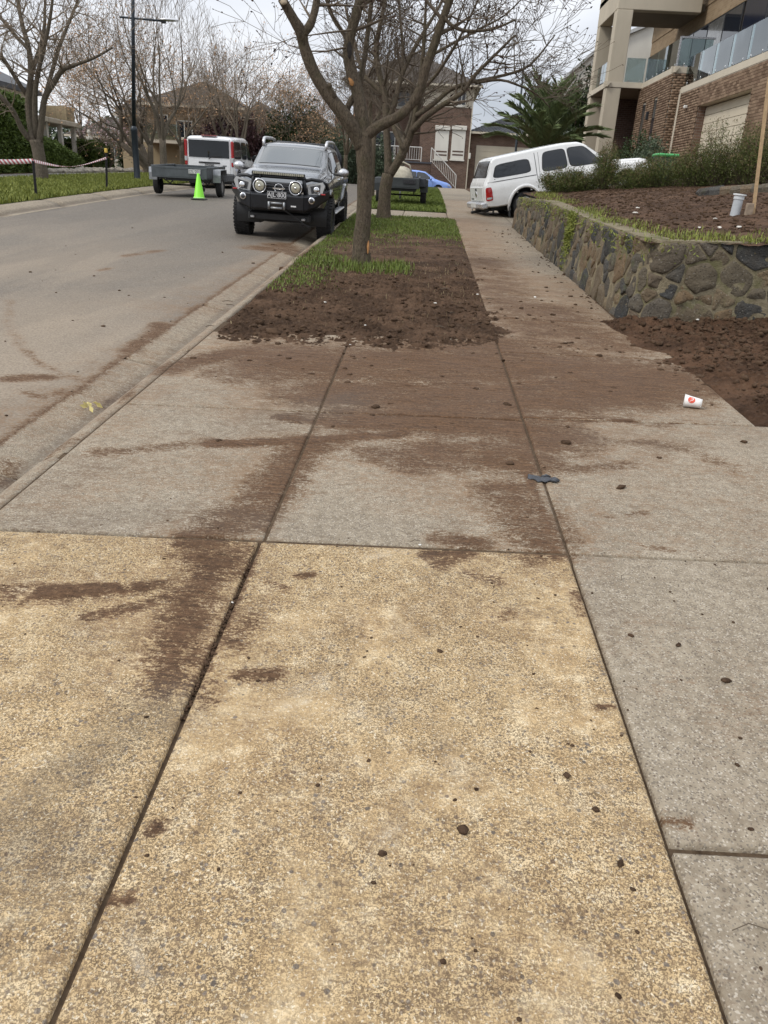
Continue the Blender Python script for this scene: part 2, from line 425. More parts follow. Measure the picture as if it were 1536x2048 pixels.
def mat_lawnsoil():
    b = NB('lawn_soil'); p = b.pos(); n = b.noise(p, 9, 6, .65)
    b.set(base=b.ramp(n, [(.3, (.03, .04, .012)), (.55, (.06, .075, .02)), (.75, (.09, .075, .035))]), rough=.95, spec=.1, normal=b.bump(b.noise(p, 60, 4), .8, .02)); return b.m
M_LAWN = mat_lawnsoil()
M_TERR = simple('far_ground', (.09, .09, .05), .95, var=.3, sc=.4, spec=.1)

# ---- where mud lies: strokes across the ground (pixel polyline -> ground points, half-width m, strength)
STROKES = [
 ([(600,725),(900,730),(1120,735),(1300,755)], .62, 1.0), ([(680,785),(900,795),(1100,795),(1300,775)], .42, .95), ([(850,690),(1060,690)], .4, .8), ([(700,830),(850,850)], .2, .7),
 ([(830,830),(1000,850),(1080,870)], .34, .92), ([(880,905),(1040,920)], .26, .82), ([(1010,985),(1080,1075)], .17, .8), ([(880,1075),(960,1085)], .06, .7),
 ([(740,905),(830,930)], .14, .62), ([(640,900),(700,860)], .12, .55),
 ([(330,735),(480,705),(640,715)], .17, .85), ([(420,755),(560,770)], .12, .4),
 ([(195,905),(300,898),(420,885)], .07, .6), ([(420,888),(620,882),(800,868)], .07, .85), ([(560,835),(680,850),(900,842)], .06, .8), ([(660,855),(900,860)], .05, .75),
 ([(610,880),(560,960),(520,1010),(440,1055),(400,1100)], .14, .74), ([(360,1085),(420,1090)], .05, .8), ([(450,1110),(400,1180),(365,1260),(340,1350)], .095, .72),
 ([(430,1130),(360,1200),(330,1300),(320,1380)], .06, .55), ([(500,1095),(480,1150)], .05, .45),
 ([(0,1200),(150,1190),(300,1178),(330,1170)], .06, .42), ([(0,1175),(200,1172)], .03, .45), ([(180,1232),(270,1215),(430,1160)], .04, .6), ([(130,1300),(60,1390)], .03, .2),
 ([(485,1352),(550,1348)], .035, .9), ([(470,1290),(500,1240)], .05, .45), ([(400,1330),(410,1400)], .05, .5), ([(595,1152),(625,1150)], .022, .9), ([(540,1165),(570,1178)], .02, .6),
 ([(860,1110),(930,1105),(880,1130)], .045, .75), ([(1060,1120),(1120,1110)], .06, .6), ([(940,1150),(990,1160)], .05, .42), ([(1150,1180),(1165,1230)], .03, .4),
 ([(305,1660),(320,1650)], .02, .9), ([(215,1800),(255,1798)], .018, .85), ([(1000,1235),(1020,1225)], .03, .5), ([(1190,1415),(1225,1412)], .012, .9), ([(1330,1640),(1380,1650)], .02, .75),
 ([(1290,1090),(1340,1100)], .03, .4), ([(960,520),(1010,600),(1060,660)], .5, .62), ([(1100,620),(1220,690)], .45, .68), ([(930,480),(960,520)], .3, .35),
 ([(1170,830),(1330,850)], .1, .48), ([(1220,880),(1350,890),(1470,940)], .07, .48), ([(1340,760),(1400,800)], .12, .45), ([(1130,940),(1260,930)], .08, .42), ([(1260,1030),(1290,1025)], .025, .6), ([(1205,1030),(1220,1035)], .03, .4),
 ([(1100,1010),(1140,1080)], .06, .45), ([(1130,860),(1160,840)], .06, .4), ([(1010,830),(1060,960),(1100,1060)], .03, .75), ([(640,840),(590,930),(530,1060)], .03, .6),
 ([(520,1095),(460,1230),(390,1370)], .018, .65),
]
ROAD_STROKES = [
 ([(25,748),(90,746)], .09, 1.0), ([(50,775),(80,782)], .04, .9), ([(260,690),(310,655),(320,640)], .1, .7), ([(560,485),(600,498),(520,492)], .3, .75), ([(600,520),(640,500)], .1, .7),
 ([(320,500),(250,512)], .1, .5), ([(200,540),(220,535)], .06, .45), ([(150,775),(240,705),(330,640)], .05, .6), ([(80,790),(170,750)], .05, .4), ([(30,680),(80,720),(160,748)], .03, .42), ([(20,600),(15,650),(60,700)], .05, .3),
 ([(100,910),(140,895)], .06, .62), ([(90,925),(220,880),(290,850)], .035, .42), ([(560,545),(575,525)], .05, .8), ([(380,610),(410,600)], .05, .5), ([(360,690),(480,610),(600,525)], .03, .35), ([(200,790),(290,740)], .04, .4), ([(240,820),(280,775)], .02, .6), ([(20,900),(0,940)], .06, .5),
]
GRIME_SHADE = [([(0,1650),(120,1560),(260,1450),(330,1400)], .12, .75), ([(0,1800),(100,1700)], .2, .65), ([(250,1460),(330,1470)], .1, .6), ([(60,1050),(300,1020),(520,1040)], .16, .5), ([(0,990),(200,930)], .2, .4),
 ([(560,840),(700,800)], .25, .6), ([(420,860),(560,860)], .2, .35), ([(700,1700),(900,1900)], .25, .3), ([(300,1960),(600,1850)], .2, .22), ([(820,1120),(1130,1240)], .12, .35), ([(1180,1180),(1300,1580)], .06, .3), ([(900,1050),(600,1060)], .1, .4), ([(1200,870),(1400,900)], .25, .35)]  # the stroke beside the right yellow joint paints the shadow at its edge
FILM = [([(560,690),(850,740),(1150,740),(1330,770)], .9, .8), ([(600,800),(900,830),(1150,850)], .7, .65), ([(930,440),(950,500),(1010,600),(1090,690)], .75, .95), ([(1080,560),(1240,690)], .6, .85), ([(880,960),(1080,1060)], .4, .6), ([(560,880),(440,1050),(330,1300)], .3, .5),
 ([(100,980),(400,920),(700,900)], .5, .38), ([(1150,870),(1450,950)], .45, .42), ([(1200,1000),(1500,1060)], .4, .3), ([(0,1180),(350,1160)], .14, .5), ([(330,740),(200,860)], .3, .4), ([(0,800),(200,760),(330,690)], .5, .45), ([(400,600),(600,500)], .6, .4), ([(700,1250),(900,1200),(1050,1260)], .16, .3), ([(500,1500),(700,1650)], .2, .22), ([(850,1850),(1100,1950)], .25, .25), ([(1300,1300),(1500,1400)], .3, .22), ([(905,400),(935,450)], .8, .5)]
def to_ground(strokes, dz=0):
    r = []
    for pts, wd, s in strokes:
        q = [hit(a, b_, dz) for a, b_ in pts]
        r.append((np.array([(v.x, v.y) for v in q if v is not None]), wd, s))
    return r
def polydist(P, X, Y):
    d = np.full(X.shape, 1e9)
    for (ax, ay), (bx, by) in zip(P[:-1], P[1:]):
        vx, vy = bx-ax, by-ay; t = np.clip(((X-ax)*vx+(Y-ay)*vy)/(vx*vx+vy*vy+1e-9), 0, 1)
        d = np.minimum(d, np.hypot(X-ax-t*vx, Y-ay-t*vy))
    return d
MUD_G = to_ground(STROKES); MUD_R = to_ground(ROAD_STROKES, -.06); GRM_SHADE = to_ground(GRIME_SHADE); FLM = to_ground(FILM)
def field(S, X, Y):
    r = np.zeros(X.shape)
    for P, wd, s in S:
        k = s*sstep(1.9, .1, polydist(P, X, Y)/wd)
        r = np.maximum(r, k)+.18*np.minimum(r, k)
    return r
def tracks(X, Y):
    """parallel tyre-tread lines running across the driveway"""
    r = np.zeros(X.shape)
    for (a, b_, n, sp, s) in (((560,835),(1060,862),5,.045,.6), ((700,775),(1330,770),4,.06,.42), ((870,820),(1130,800),4,.04,.7), ((420,888),(820,868),3,.035,.45), ((1000,835),(1400,845),3,.03,.4), ((0,1190),(330,1165),4,.022,.4)):
        p, q = hit(*a), hit(*b_); dx, dy = q.x-p.x, q.y-p.y; l = math.hypot(dx, dy); ux, uy = dx/l, dy/l
        t = (X-p.x)*ux+(Y-p.y)*uy; o = -(X-p.x)*uy+(Y-p.y)*ux+.012*np.sin(t*3)
        wgt = sstep(-.05, .12, t)*sstep(l+.05, l-.12, t)
        brk = fbm(np.stack([X*9, Y*9], -1), 2, 5)
        for i in range(n):
            r = np.maximum(r, wgt*s*sstep(.014, .004, np.abs(o-(i-(n-1)/2)*sp))*sstep(.3, .6, brk)*2)
    return r
def mudval(X, Y): return np.clip(field(MUD_G, X, Y)+tracks(X, Y), 0, 1.3)

def sheet(name, xs, ys, zf, mat, parent=None, attrs=True, smooth=True, road=False):
    X, Y = np.meshgrid(xs, ys); Z = zf(X, Y)
    V = np.stack([X, Y, Z], -1).reshape(-1, 3); nx, ny = len(xs), len(ys)
    i = np.arange(ny-1)[:, None]*nx+np.arange(nx-1)[None]; i = i.ravel()
    F = np.stack([i, i+1, i+nx+1, i+nx], 1)
    A = None
    if attrs:
        A = {'mud': (field(MUD_R, X, Y) if road else mudval(X, Y)).ravel(), 'grime_shade': field(GRM_SHADE, X, Y).ravel(), 'film': field(FLM, X, Y).ravel()}
        if road: A['mud'] = np.maximum(A['mud'], .75*sstep(-2.53, -2.45, X).ravel())
    return mesh_np(name, V, F, mat, parent, smooth, A)
def lin(a, b_, step): return np.linspace(a, b_, max(2, int(round((b_-a)/step))+1))

SLABMESH = {}
def slab(parent, x0, x1, y0, y1, mat, step=.03, sk=0.0, sk0=None, label=None):
    """one concrete slab; its ends are skewed by sk (dy/dx); edges are slightly rounded and chipped"""
    sk0 = sk if sk0 is None else sk0
    def ax(a, b_):
        q = lin(a+.012, b_-.012, step); return np.concatenate([[a, a+.004], q, [b_-.004, b_]])
    us, vs_ = ax(x0, x1), ax(0, y1-y0)
    U, Vv = np.meshgrid(us, vs_); t = Vv/(y1-y0)
    Y = y0+sk0*U+t*((y1+sk*U)-(y0+sk0*U)); X = U.copy()
    nx, ny = len(us), len(vs_)
    dx = np.minimum(U-x0, x1-U); dy = np.minimum(Vv, (y1-y0)-Vv); e = np.minimum(dx, dy)
    Z = zg(Y)-.007*(1-sstep(0, .012, e))-.03*(e <= 1e-6)+.0025*(fbm(np.stack([X*1.5, Y*1.5], -1), 3, 3)-.5)
    MD = mudval(X, Y); q_ = MD+1.1*(fbm(np.stack([X*6, Y*10], -1), 4, 61, .6)-.5)
    Z = Z+(e > .006)*sstep(.55, 1.15, q_)*(.003+.016*np.clip(fbm(np.stack([X*14, Y*24], -1), 3, 62, .65)-.36, 0, 1)+.008*np.clip(np.abs(2*vnoise(np.stack([X*26, Y*34], -1), 63)-1)-.3, 0, 1))
    V = np.stack([X, Y, Z], -1).reshape(-1, 3)
    i = (np.arange(ny-1)[:, None]*nx+np.arange(nx-1)[None]).ravel(); F = np.stack([i, i+1, i+nx+1, i+nx], 1)
    o = mesh_np('slab', V, F, mat, parent, True, {'mud': MD.ravel(), 'grime_shade': field(GRM_SHADE, X, Y).ravel(), 'film': field(FLM, X, Y).ravel()})
    if label: o['label'] = label
    return o

# ---- the wide ground under everything
def terr_z(X, Y):
    return zg(Y)-.22-.0*X
tx = np.concatenate([[-600, -200, -80, -40], np.arange(-30, 31, 5.0), [40, 80, 200, 600]]); ty = np.concatenate([np.arange(-40, 80, 2.0), [90, 120, 180, 300, 650]])
tag(sheet('ground', tx, ty, terr_z, M_TERR, attrs=False), kind='structure')

# ---- road
ROAD_L, ROAD_R = -8.75, -2.44
def road_z(X, Y): return zg(Y)-.105+.05*np.sin(np.clip((X-ROAD_L)/(ROAD_R-ROAD_L), 0, 1)*math.pi)
ys = np.concatenate([lin(-6, 1.4, .4), lin(1.5, 9, .05), lin(9.1, 24, .12)[1:], lin(24.5, 56.5, .8)])
tag(sheet('road', np.concatenate([lin(ROAD_L, -6, .25), lin(-5.9, ROAD_R, .05)]), ys, road_z, M_ASPH, road=True), kind='structure')
# the cross street at the top of the hill
tag(sheet('cross_road', lin(-40, 40, 4), lin(56.5, 62.6, .6), lambda X, Y: zg(Y)-.06, M_ASPH, attrs=False), kind='structure')

# ---- rollover kerb and gutter, in cast lengths
def kerb_run(name, prof, cuts, parent=None):
    root = empty(name, (0, 0, 0), kind='structure')
    pr = []
    for (a, za), (c, zc) in zip(prof[:-1], prof[1:]):
        n = max(1, int(abs(c-a)/.03))
        for k in range(n): t = k/n; pr.append((a+(c-a)*t, za+(zc-za)*t))
    pr.append(prof[-1])
    xs = np.array([p[0] for p in pr]); zs = np.array([p[1] for p in pr])
    for y0, y1 in zip(cuts[:-1], cuts[1:]):
        near = y0 < 14; ysk = lin(y0+.006, y1-.006, .05 if near else .4)
        X, Y = np.meshgrid(xs, ysk); Z = zg(Y)+zs[None]+.003*(fbm(np.stack([X*3, Y*3], -1), 3, 9)-.5)
        ed = np.zeros_like(Z); ed[0] = ed[-1] = 1; Z = Z-.012*ed
        V = np.stack([X, Y, Z], -1).reshape(-1, 3); nx, ny = len(xs), len(ysk)
        V2 = V.copy().reshape(ny, nx, 3); b0 = V2[0].copy(); b0[:, 2] -= .1; b1 = V2[-1].copy(); b1[:, 2] -= .1
        V = np.concatenate([b0, V, b1]); ny += 2
        i = (np.arange(ny-1)[:, None]*nx+np.arange(nx-1)[None]).ravel(); F = np.stack([i, i+1, i+nx+1, i+nx], 1)
        mud = np.clip(field(MUD_R, V[:, 0], V[:, 1])+.8*mudval(V[:, 0], V[:, 1]), 0, 1.2); inv = sstep(.12, .0, np.abs(V[:, 0]-(prof[2][0])))
        mesh_np('kerb_segment', V, F, M_CONC, root, True, {'mud': np.maximum(mud+.12*inv, .7*sstep(-2.40, -2.43, V[:, 0])*(V[:, 0] > -3)), 'grime_shade': .95*inv+.08, 'film': field(FLM, V[:, 0], V[:, 1])+.06*(V[:, 0] > -3)})  # invert darkened in colour to paint more depth, over a little mud
    return root
cuts = [-5.6, -3.2, -.8, 1.6, 3.9, 6.32, 8.75, 11.2, 13.6, 16.0, 18.4, 20.8, 23.2, 26, 29, 32, 36, 40, 45, 50]
kerb_run('kerb', [(-2.43, -.096), (-2.22, -.14), (-2.15, -.155), (-2.10, -.135), (-2.0, -.035), (-1.94, -.006), (-1.885, -.004), (-1.88, -.03)], cuts)
kerb_run('kerb', [(-8.74, -.1), (-8.95, -.115), (-9.0, -.11), (-9.1, -.04), (-9.3, .01), (-9.5, .015), (-9.52, -.03)], [-4, -1, 2, 5, 8, 11, 14, 17, 20, 23, 26, 29, 32, 36, 40, 46, 52])
cr_b = NB('joint_dirt'); cr_b.set(base=cr_b.ramp(cr_b.noise(cr_b.pos(), 30, 5, .7), [(.3, (.045, .03, .019)), (.7, (.12, .085, .055))]), rough=.95, spec=.1); M_JOINT = cr_b.m

# ---- driveway crossing (yellow aggregate, then muddy grey) and footpath
cross = tag(sheet('driveway_crossing', lin(-1.9, .735, .3), np.concatenate([lin(-2.6, 3.04, .3), lin(3.06, 7.5, .3)]), lambda X, Y: zg(Y)-np.where(Y < 3.05, .018, .007), M_JOINT, attrs=False), kind='structure')
slab(cross, -1.88, -.642, -2.4, 3.095, M_YEL, .02, .054, 0, 'yellow aggregate slab with a muddy tyre trail')
slab(cross, -.631, .731, -2.4, 3.095, M_YEL, .02, .054, 0, 'yellow aggregate slab in the middle')
slab(cross, -1.878, -.622, 3.108, 4.94, M_CONC, .014, .06, .054)
slab(cross, -.616, .731, 3.108, 4.94, M_CONC, .014, .06, .054)
slab(cross, -1.876, -.622, 4.948, 7.3, M_CONC, .016, .14, .06)
slab(cross, -.616, .731, 4.948, 7.3, M_CONC, .016, .14, .06)
path = tag(sheet('footpath', lin(.735, 2.3, .3), np.concatenate([lin(-2.6, 24, .5), lin(25, 52, 1)]), lambda X, Y: zg(Y)-np.where(Y < 3.05, .02, .0085), M_JOINT, attrs=False), kind='structure')
slab(path, .739, 2.28, -2.4, 1.515, M_CONC, .03, .03, 0)
slab(path, .739, 2.28, 1.535, 3.095, M_CONC, .03, .054, .03)
slab(path, .738, 2.45, 3.105, 4.98, M_CONC, .018, .095, .054)
slab(path, .738, 2.34, 4.99, 6.85, M_CONC, .018, .06, .095)
yy = 6.86
while yy < 51:
    ln = 1.62 if yy < 23 else 4.2
    slab(path, .738 if yy < 21 else .56, 2.32 if yy < 8 else 2.16, yy, yy+ln-.008, M_CONC, .03 if yy < 14 else .12, .0, .06 if yy < 7 else 0); yy += ln
# service path across the nature strip
sp = tag(sheet('crossing_path', lin(-1.88, .73, .3), lin(20.9, 23.3, .3), lambda X, Y: zg(Y)-.03, M_JOINT, attrs=False), kind='structure')
for a, c in ((-1.87, -.62), (-.61, .55)): slab(sp, a, c, 21.05, 23.15, M_CONC, .08)

# ---- nature strip: dug-over soil in front, worn grass, lawn behind
def strip_edge(X): return 6.64+.14*X
def strip_mask(X, Y):
    n = fbm(np.stack([X*2.2, Y*2.2], -1), 4, 24)-.5; n2 = fbm(np.stack([X*9, Y*9], -1), 3, 25)-.5; q = .55*n+.16*n2
    right = .82+.12*sstep(10, 7.5, Y)-.05*sstep(13, 16, Y)+q*np.where(Y < 14, .9, .25)
    return sstep(-.05, .75, Y-strip_edge(X)+q*1.6+.15)*sstep(0, .10, X+1.9+.12*n)*sstep(-.03, .34, right-X+.06)
def bl(X, Y, fq, sd):
    """crumbly billowed noise: rounded crumbs with sharp crevices"""
    a = np.abs(2*vnoise(np.stack([X*fq, Y*fq], -1), sd)-1); b_ = np.abs(2*vnoise(np.stack([X*fq*1.9+3, Y*fq*1.9], -1), sd+3)-1); return (a*.65+b_*.45-.45)*(.5+1.1*vnoise(np.stack([X*fq*.3, Y*fq*.3], -1), sd+5))
def soil_h(X, Y):
    n = fbm(np.stack([X*2.2, Y*2.2], -1), 3, 21); f = fbm(np.stack([X*8, Y*8], -1), 4, 22, .62); g = fbm(np.stack([X*26, Y*26], -1), 4, 23, .65); rg = np.abs(fbm(np.stack([X*13, Y*13], -1), 3, 26)-.5)*2
    back = sstep(14, 11, Y)
    return strip_mask(X, Y)*(.038+.03*(n-.4)+(.05*(f-.45))*(.4+.6*back)+(.034*bl(X, Y, 15, 27)+.026*bl(X, Y, 34, 28))*(.35+.65*back))
def strip_z(X, Y): return zg(Y)-.032+soil_h(X, Y)
strip = sheet('nature_strip_soil', lin(-1.95, 1.1, .0115), np.concatenate([lin(6.2, 10, .0125), lin(10.02, 11, .02), lin(11.03, 14, .04), lin(14.1, 21.0, .1)]), strip_z, M_SOIL, attrs=False)
tag(strip, kind='structure')
tag(sheet('lawn', lin(-1.87, .55, .3), lin(23.15, 51.5, .6), lambda X, Y: zg(Y)+.015, M_LAWN, attrs=False), kind='structure')
tag(sheet('left_verge', lin(-13.4, -9.5, .4), lin(-4, 52, .8), lambda X, Y: zg(Y)+.02+.02*(-9.5-X), M_LAWN, attrs=False), kind='structure')
tag(sheet('left_footpath', lin(-15.0, -13.4, .4), lin(-4, 56, 1.0), lambda X, Y: zg(Y)+.105, simple('far_path_concrete', (.2, .185, .165), .85, sc=2), attrs=False), kind='structure')
tag(sheet('left_garden', np.array([-60, -40, -25, -20, -17, -15.0]), lin(-4, 56, 2.0), lambda X, Y: zg(Y)+.1, M_MULCH, attrs=False), kind='structure')

# ---- heaped soil at the foot of the stone wall
def heap_z(X, Y):
    n = fbm(np.stack([X*2.4, Y*2.4], -1), 3, 31); f = fbm(np.stack([X*10, Y*10], -1), 4, 32, .6); g = fbm(np.stack([X*30, Y*30], -1), 3, 33, .6)
    edge = 2.36-.085*(Y-5.0)-.10*sstep(6.3, 7.6, Y)+.12*(fbm(np.stack([X*6, Y*6], -1), 3, 9)-.5)+.34*(fbm(np.stack([Y*2.5, Y*0+1], -1), 3, 8)-.5)
    e = .45*sstep(-.05, .09, X-edge)+.55*sstep(0, .5, X-edge)
    rg = np.abs(fbm(np.stack([X*13, Y*13], -1), 3, 36)-.5)*2
    return zg(Y)-.06+e*(.11+.07*(n-.4)+.06*(f-.45)+.038*bl(X, Y, 13, 37)+.03*bl(X, Y, 31, 38)+.035*np.clip(X-2.6, 0, 3)+.03*sstep(7.4, 8.4, Y))
tag(sheet('heaped_soil', lin(1.95, 4.6, .012), lin(3.9, 8.6, .013), heap_z, M_SOIL2, attrs=False), kind='structure')

# ---- garden bed held up by the stone wall, sloping drive, garden by the house
def bed_z(X, Y):
    sx = .03+.095*sstep(8.5, 12.5, Y); return 1.27+.042*(Y-8.5)+sx*(X-2.3)+.05*(fbm(np.stack([X*2.5, Y*2.5], -1), 4, 41)-.5)+.05*(fbm(np.stack([X*9, Y*9], -1), 3, 42)-.5)
tag(sheet('garden_bed', np.concatenate([lin(2.28, 5.5, .05), lin(5.6, 9.2, .2)]), np.concatenate([lin(8.56, 13, .05), lin(13.1, 20.2, .1)]), bed_z, M_MULCH, attrs=False), kind='structure')
def drive_z(X, Y): return zg(Y)+.215*(X-2.16)-.16*(1-np.exp(-(X-2.16)/.55))-.004
drv = tag(sheet('driveway', lin(2.16, 9.3, .3), lin(19.95, 28.2, .4), lambda X, Y: drive_z(X, Y)-.03, M_JOINT, attrs=False), kind='structure')
for a, c in ((2.165, 4.4), (4.41, 6.7), (6.71, 9.25)):
    for d, e_ in ((19.97, 23.9), (23.91, 28.15)):
        xs_, ys_ = lin(a, c, .25), lin(d, e_, .25); sheet('slab', xs_, ys_, drive_z, M_CONC, drv)
def gard_z(X, Y): return zg(Y)+np.minimum(.22*(X-2.16), 1.55)+.06*(fbm(np.stack([X*1.5, Y*1.5], -1), 3, 43)-.5)
tag(sheet('house_garden', lin(2.16, 16, .5), lin(28.2, 50, .6), gard_z, M_MULCH, attrs=False), kind='structure')
# ================================================================ STONE RETAINING WALL
def mat_stone():
    b = NB('basalt_stone'); p = b.pos(); r = b.rnd()
    base = b.ramp(r, [(0, (.036, .037, .038)), (.2, (.075, .072, .066)), (.38, (.135, .11, .075)), (.55, (.185, .125, .07)), (.68, (.10, .09, .075)), (.85, (.21, .155, .09)), (1, (.046, .047, .048))])
    n = b.noise(p, 7, 7, .7); n2 = b.noise(p, 40, 5, .7)
    col = b.mix(b.rng(n, .38, .75, 0, .38), base, (.105, .078, .044))
    col = b.mix(b.rng(n2, .5, .75, 0, .5), col, (.022, .02, .018))
    col = b.mix(b.rng(b.noise(p, 3.1, 5, .6), .56, .7, 0, .45), col, (.085, .095, .03))
    f = b.sep(b.vor(p, 90, 'F1', 'Color')); col = b.mix(b.rng(f[0], .975, .985, 0, .4), col, (.34, .32, .28))
    h = b.math('ADD', b.math('MULTIPLY', n, 1.2), b.math('MULTIPLY', n2, .5))
    h = b.math('SUBTRACT', h, b.rng(b.vor(p, 30, 'F1', 'Distance'), .28, .1, 0, .35))
    b.set(base=col, rough=.78, spec=.35, normal=b.bump(h, 1.0, .04)); return b.m
def mat_mortar():
    b = NB('old_mortar'); p = b.pos(); n = b.noise(p, 11, 6, .7)
    col = b.ramp(n, [(.3, (.13, .105, .065)), (.6, (.25, .21, .14)), (.8, (.36, .32, .24))])
    col = b.mix(b.rng(b.noise(p, 3.0, 5), .48, .66, 0, .55), col, (.09, .095, .03))
    b.set(base=col, rough=.92, spec=.2, normal=b.bump(b.math('ADD', n, b.noise(p, 70, 4)), .8, .02)); return b.m
M_STONE = mat_stone(); M_MORT = mat_mortar()
# plan line of the wall foot, far end -> corner -> along the front
WL = [(2.075, 19.75), (2.1, 17), (2.13, 14), (2.15, 11.5), (2.19, 9.6), (2.22, 8.95), (2.27, 8.66), (2.38, 8.5), (2.6, 8.47), (3.2, 8.52), (4.0, 8.6), (5.4, 8.75)]
_wl = np.array(WL); _seg = np.hypot(*(np.diff(_wl, axis=0).T)); _cum = np.concatenate([[0], np.cumsum(_seg)]); WLEN = _cum[-1]
def wall_pt(s): return np.array([np.interp(s, _cum, _wl[:, 0]), np.interp(s, _cum, _wl[:, 1])])
def wall_n(s):
    a, c = wall_pt(max(0, s-.12)), wall_pt(min(WLEN, s+.12)); d = (c-a)/np.hypot(*(c-a)); return np.array([d[1], -d[0]])*1.0
S_CORNER = _cum[7]
def wall_top(s):
    y = wall_pt(s)[1]
    return float(np.interp(y, [8.4, 11.2, 15.7, 19.8], [1.29, 1.40, 1.62, 1.66])) if s < S_CORNER else 1.29+.022*(s-S_CORNER)
def wall_base(s): return float(zg(wall_pt(s)[1]))-.05
def wall_map(s, h, out):
    """s along, h metres above the foot, out metres proud of the face"""
    p = wall_pt(s); n = wall_n(s)
    if n[0] > .2 and s < S_CORNER: n = -n
    if s < S_CORNER-.5 and n[0] > 0: n = -n
    q = p+n*(out-.09*h)
    return (q[0], q[1], wall_base(s)+h)
# check the outward side: towards -X on the flank, towards -Y on the front
if wall_n(2.0)[0] > 0:
    _o = wall_n
    def wall_n(s): return -_o(s)
ww = empty('stone_wall', (2.3, 8.5, .4), 'low retaining wall of dark basalt fieldstones with pale mortar beside the footpath', 'wall')
mb = MB(); S = np.linspace(0, WLEN, 120)
rows = []
for s in S:
    H = wall_top(s)-wall_base(s); rows.append([wall_map(s, H*t, .004) for t in (0, .35, .7, 1.0)]+[wall_map(s, H+.004, -.26), wall_map(s, 0, -.26)])
mb.grid(rows); mb.f.append((0, 1, 2, 3, 4, 5)); k0 = (len(S)-1)*6; mb.f.append(tuple(k0+i for i in range(6)))
core = mb.build('mortar_core', M_MORT, None, smooth=False); core.parent = ww; core.matrix_parent_inverse = Matrix.Translation((-2.3, -8.5, -.4))
def clip(poly, nx, ny, c):
    out = []
    for i in range(len(poly)):
        a, b_ = poly[i], poly[(i+1) % len(poly)]; da, db = a[0]*nx+a[1]*ny-c, b_[0]*nx+b_[1]*ny-c
        if da <= 0: out.append(a)
        if da*db < 0: t = da/(da-db); out.append((a[0]+(b_[0]-a[0])*t, a[1]+(b_[1]-a[1])*t))
    return out
rs = random.Random(11); seeds = []
for _ in range(14000):
    s = rs.uniform(0, WLEN); H = wall_top(s)-wall_base(s); h = rs.uniform(.02, H-.02)
    r = rs.choice((.16, .30, .42, .52)) if s > S_CORNER-.5 else rs.choice((.15, .24, .33, .42))
    if all(math.hypot((s-q[0]), (h-q[1])*1.1) > (r+q[2])*.5 for q in seeds): seeds.append((s, h, r))
for (s, h, r) in seeds:
    H = wall_top(s)-wall_base(s)
    poly = [(max(0, s-.6), 0.0), (min(WLEN, s+.6), 0.0), (min(WLEN, s+.6), H-.012), (max(0, s-.6), H-.012)]
    for (s2, h2, r2) in seeds:
        if (s2, h2) == (s, h) or abs(s2-s) > 1.1: continue
        dx, dy = s2-s, h2-h; d = math.hypot(dx, dy); nx, ny = dx/d, dy/d
        fr = .5+.5*(r*r-r2*r2)/(d*d)*.35
        poly = clip(poly, nx, ny, nx*(s+dx*fr)+ny*(h+dy*fr)-rs.uniform(.004, .014))
        if len(poly) < 3: break
    if len(poly) < 3: continue
    for it in range(2 if s > S_CORNER-1 else 1):
        q = []
        for i in range(len(poly)):
            a, b_ = poly[i], poly[(i+1) % len(poly)]; k = .11 if it == 0 else .2
            q += [(a[0]+(b_[0]-a[0])*k, a[1]+(b_[1]-a[1])*k), (a[0]+(b_[0]-a[0])*(1-k), a[1]+(b_[1]-a[1])*(1-k))]
        poly = q
    cx, cy = sum(p[0] for p in poly)/len(poly), sum(p[1] for p in poly)/len(poly)
    size = max(math.hypot(p[0]-cx, p[1]-cy) for p in poly)
    if size < .035: continue
    if len(poly) > 26: poly = poly[::2]
    bul = rs.uniform(.010, .028)*min(1, size/.12); tx_, ty_ = rs.uniform(-.08, .08), rs.uniform(-.08, .08)
    V = []; n = len(poly)
    ringspec = ((1.0, -.012), (.97, .35*bul), (.86, .78*bul), (.55, bul), (.25, bul)) if s > S_CORNER-2.5 else ((1.0, -.012), (.93, .55*bul), (.6, bul))
    for k, o_ in ringspec:
        for p in poly:
            ps, ph = cx+(p[0]-cx)*k, cy+(p[1]-cy)*k
            jit = (float(vnoise(np.array([ps*14, ph*14, s*3]), 5))-.5)*.05 if k < 1 else 0
            V.append(wall_map(min(max(ps, 0), WLEN), ph, o_+jit+(tx_*(ps-cx)+ty_*(ph-cy) if k < 1 else 0)))
    V.append(wall_map(cx, cy, bul))
    F = [(i*n+j, i*n+(j+1) % n, (i+1)*n+(j+1) % n, (i+1)*n+j) for i in range(len(ringspec)-1) for j in range(n)]
    lo = (len(ringspec)-1)*n; F += [(lo+j, lo+(j+1) % n, len(V)-1) for j in range(n)]
    o = MB().add(V, F).build('stone', M_STONE, ww, smooth=True); o.matrix_parent_inverse = Matrix.Translation((-2.3, -8.5, -.4))
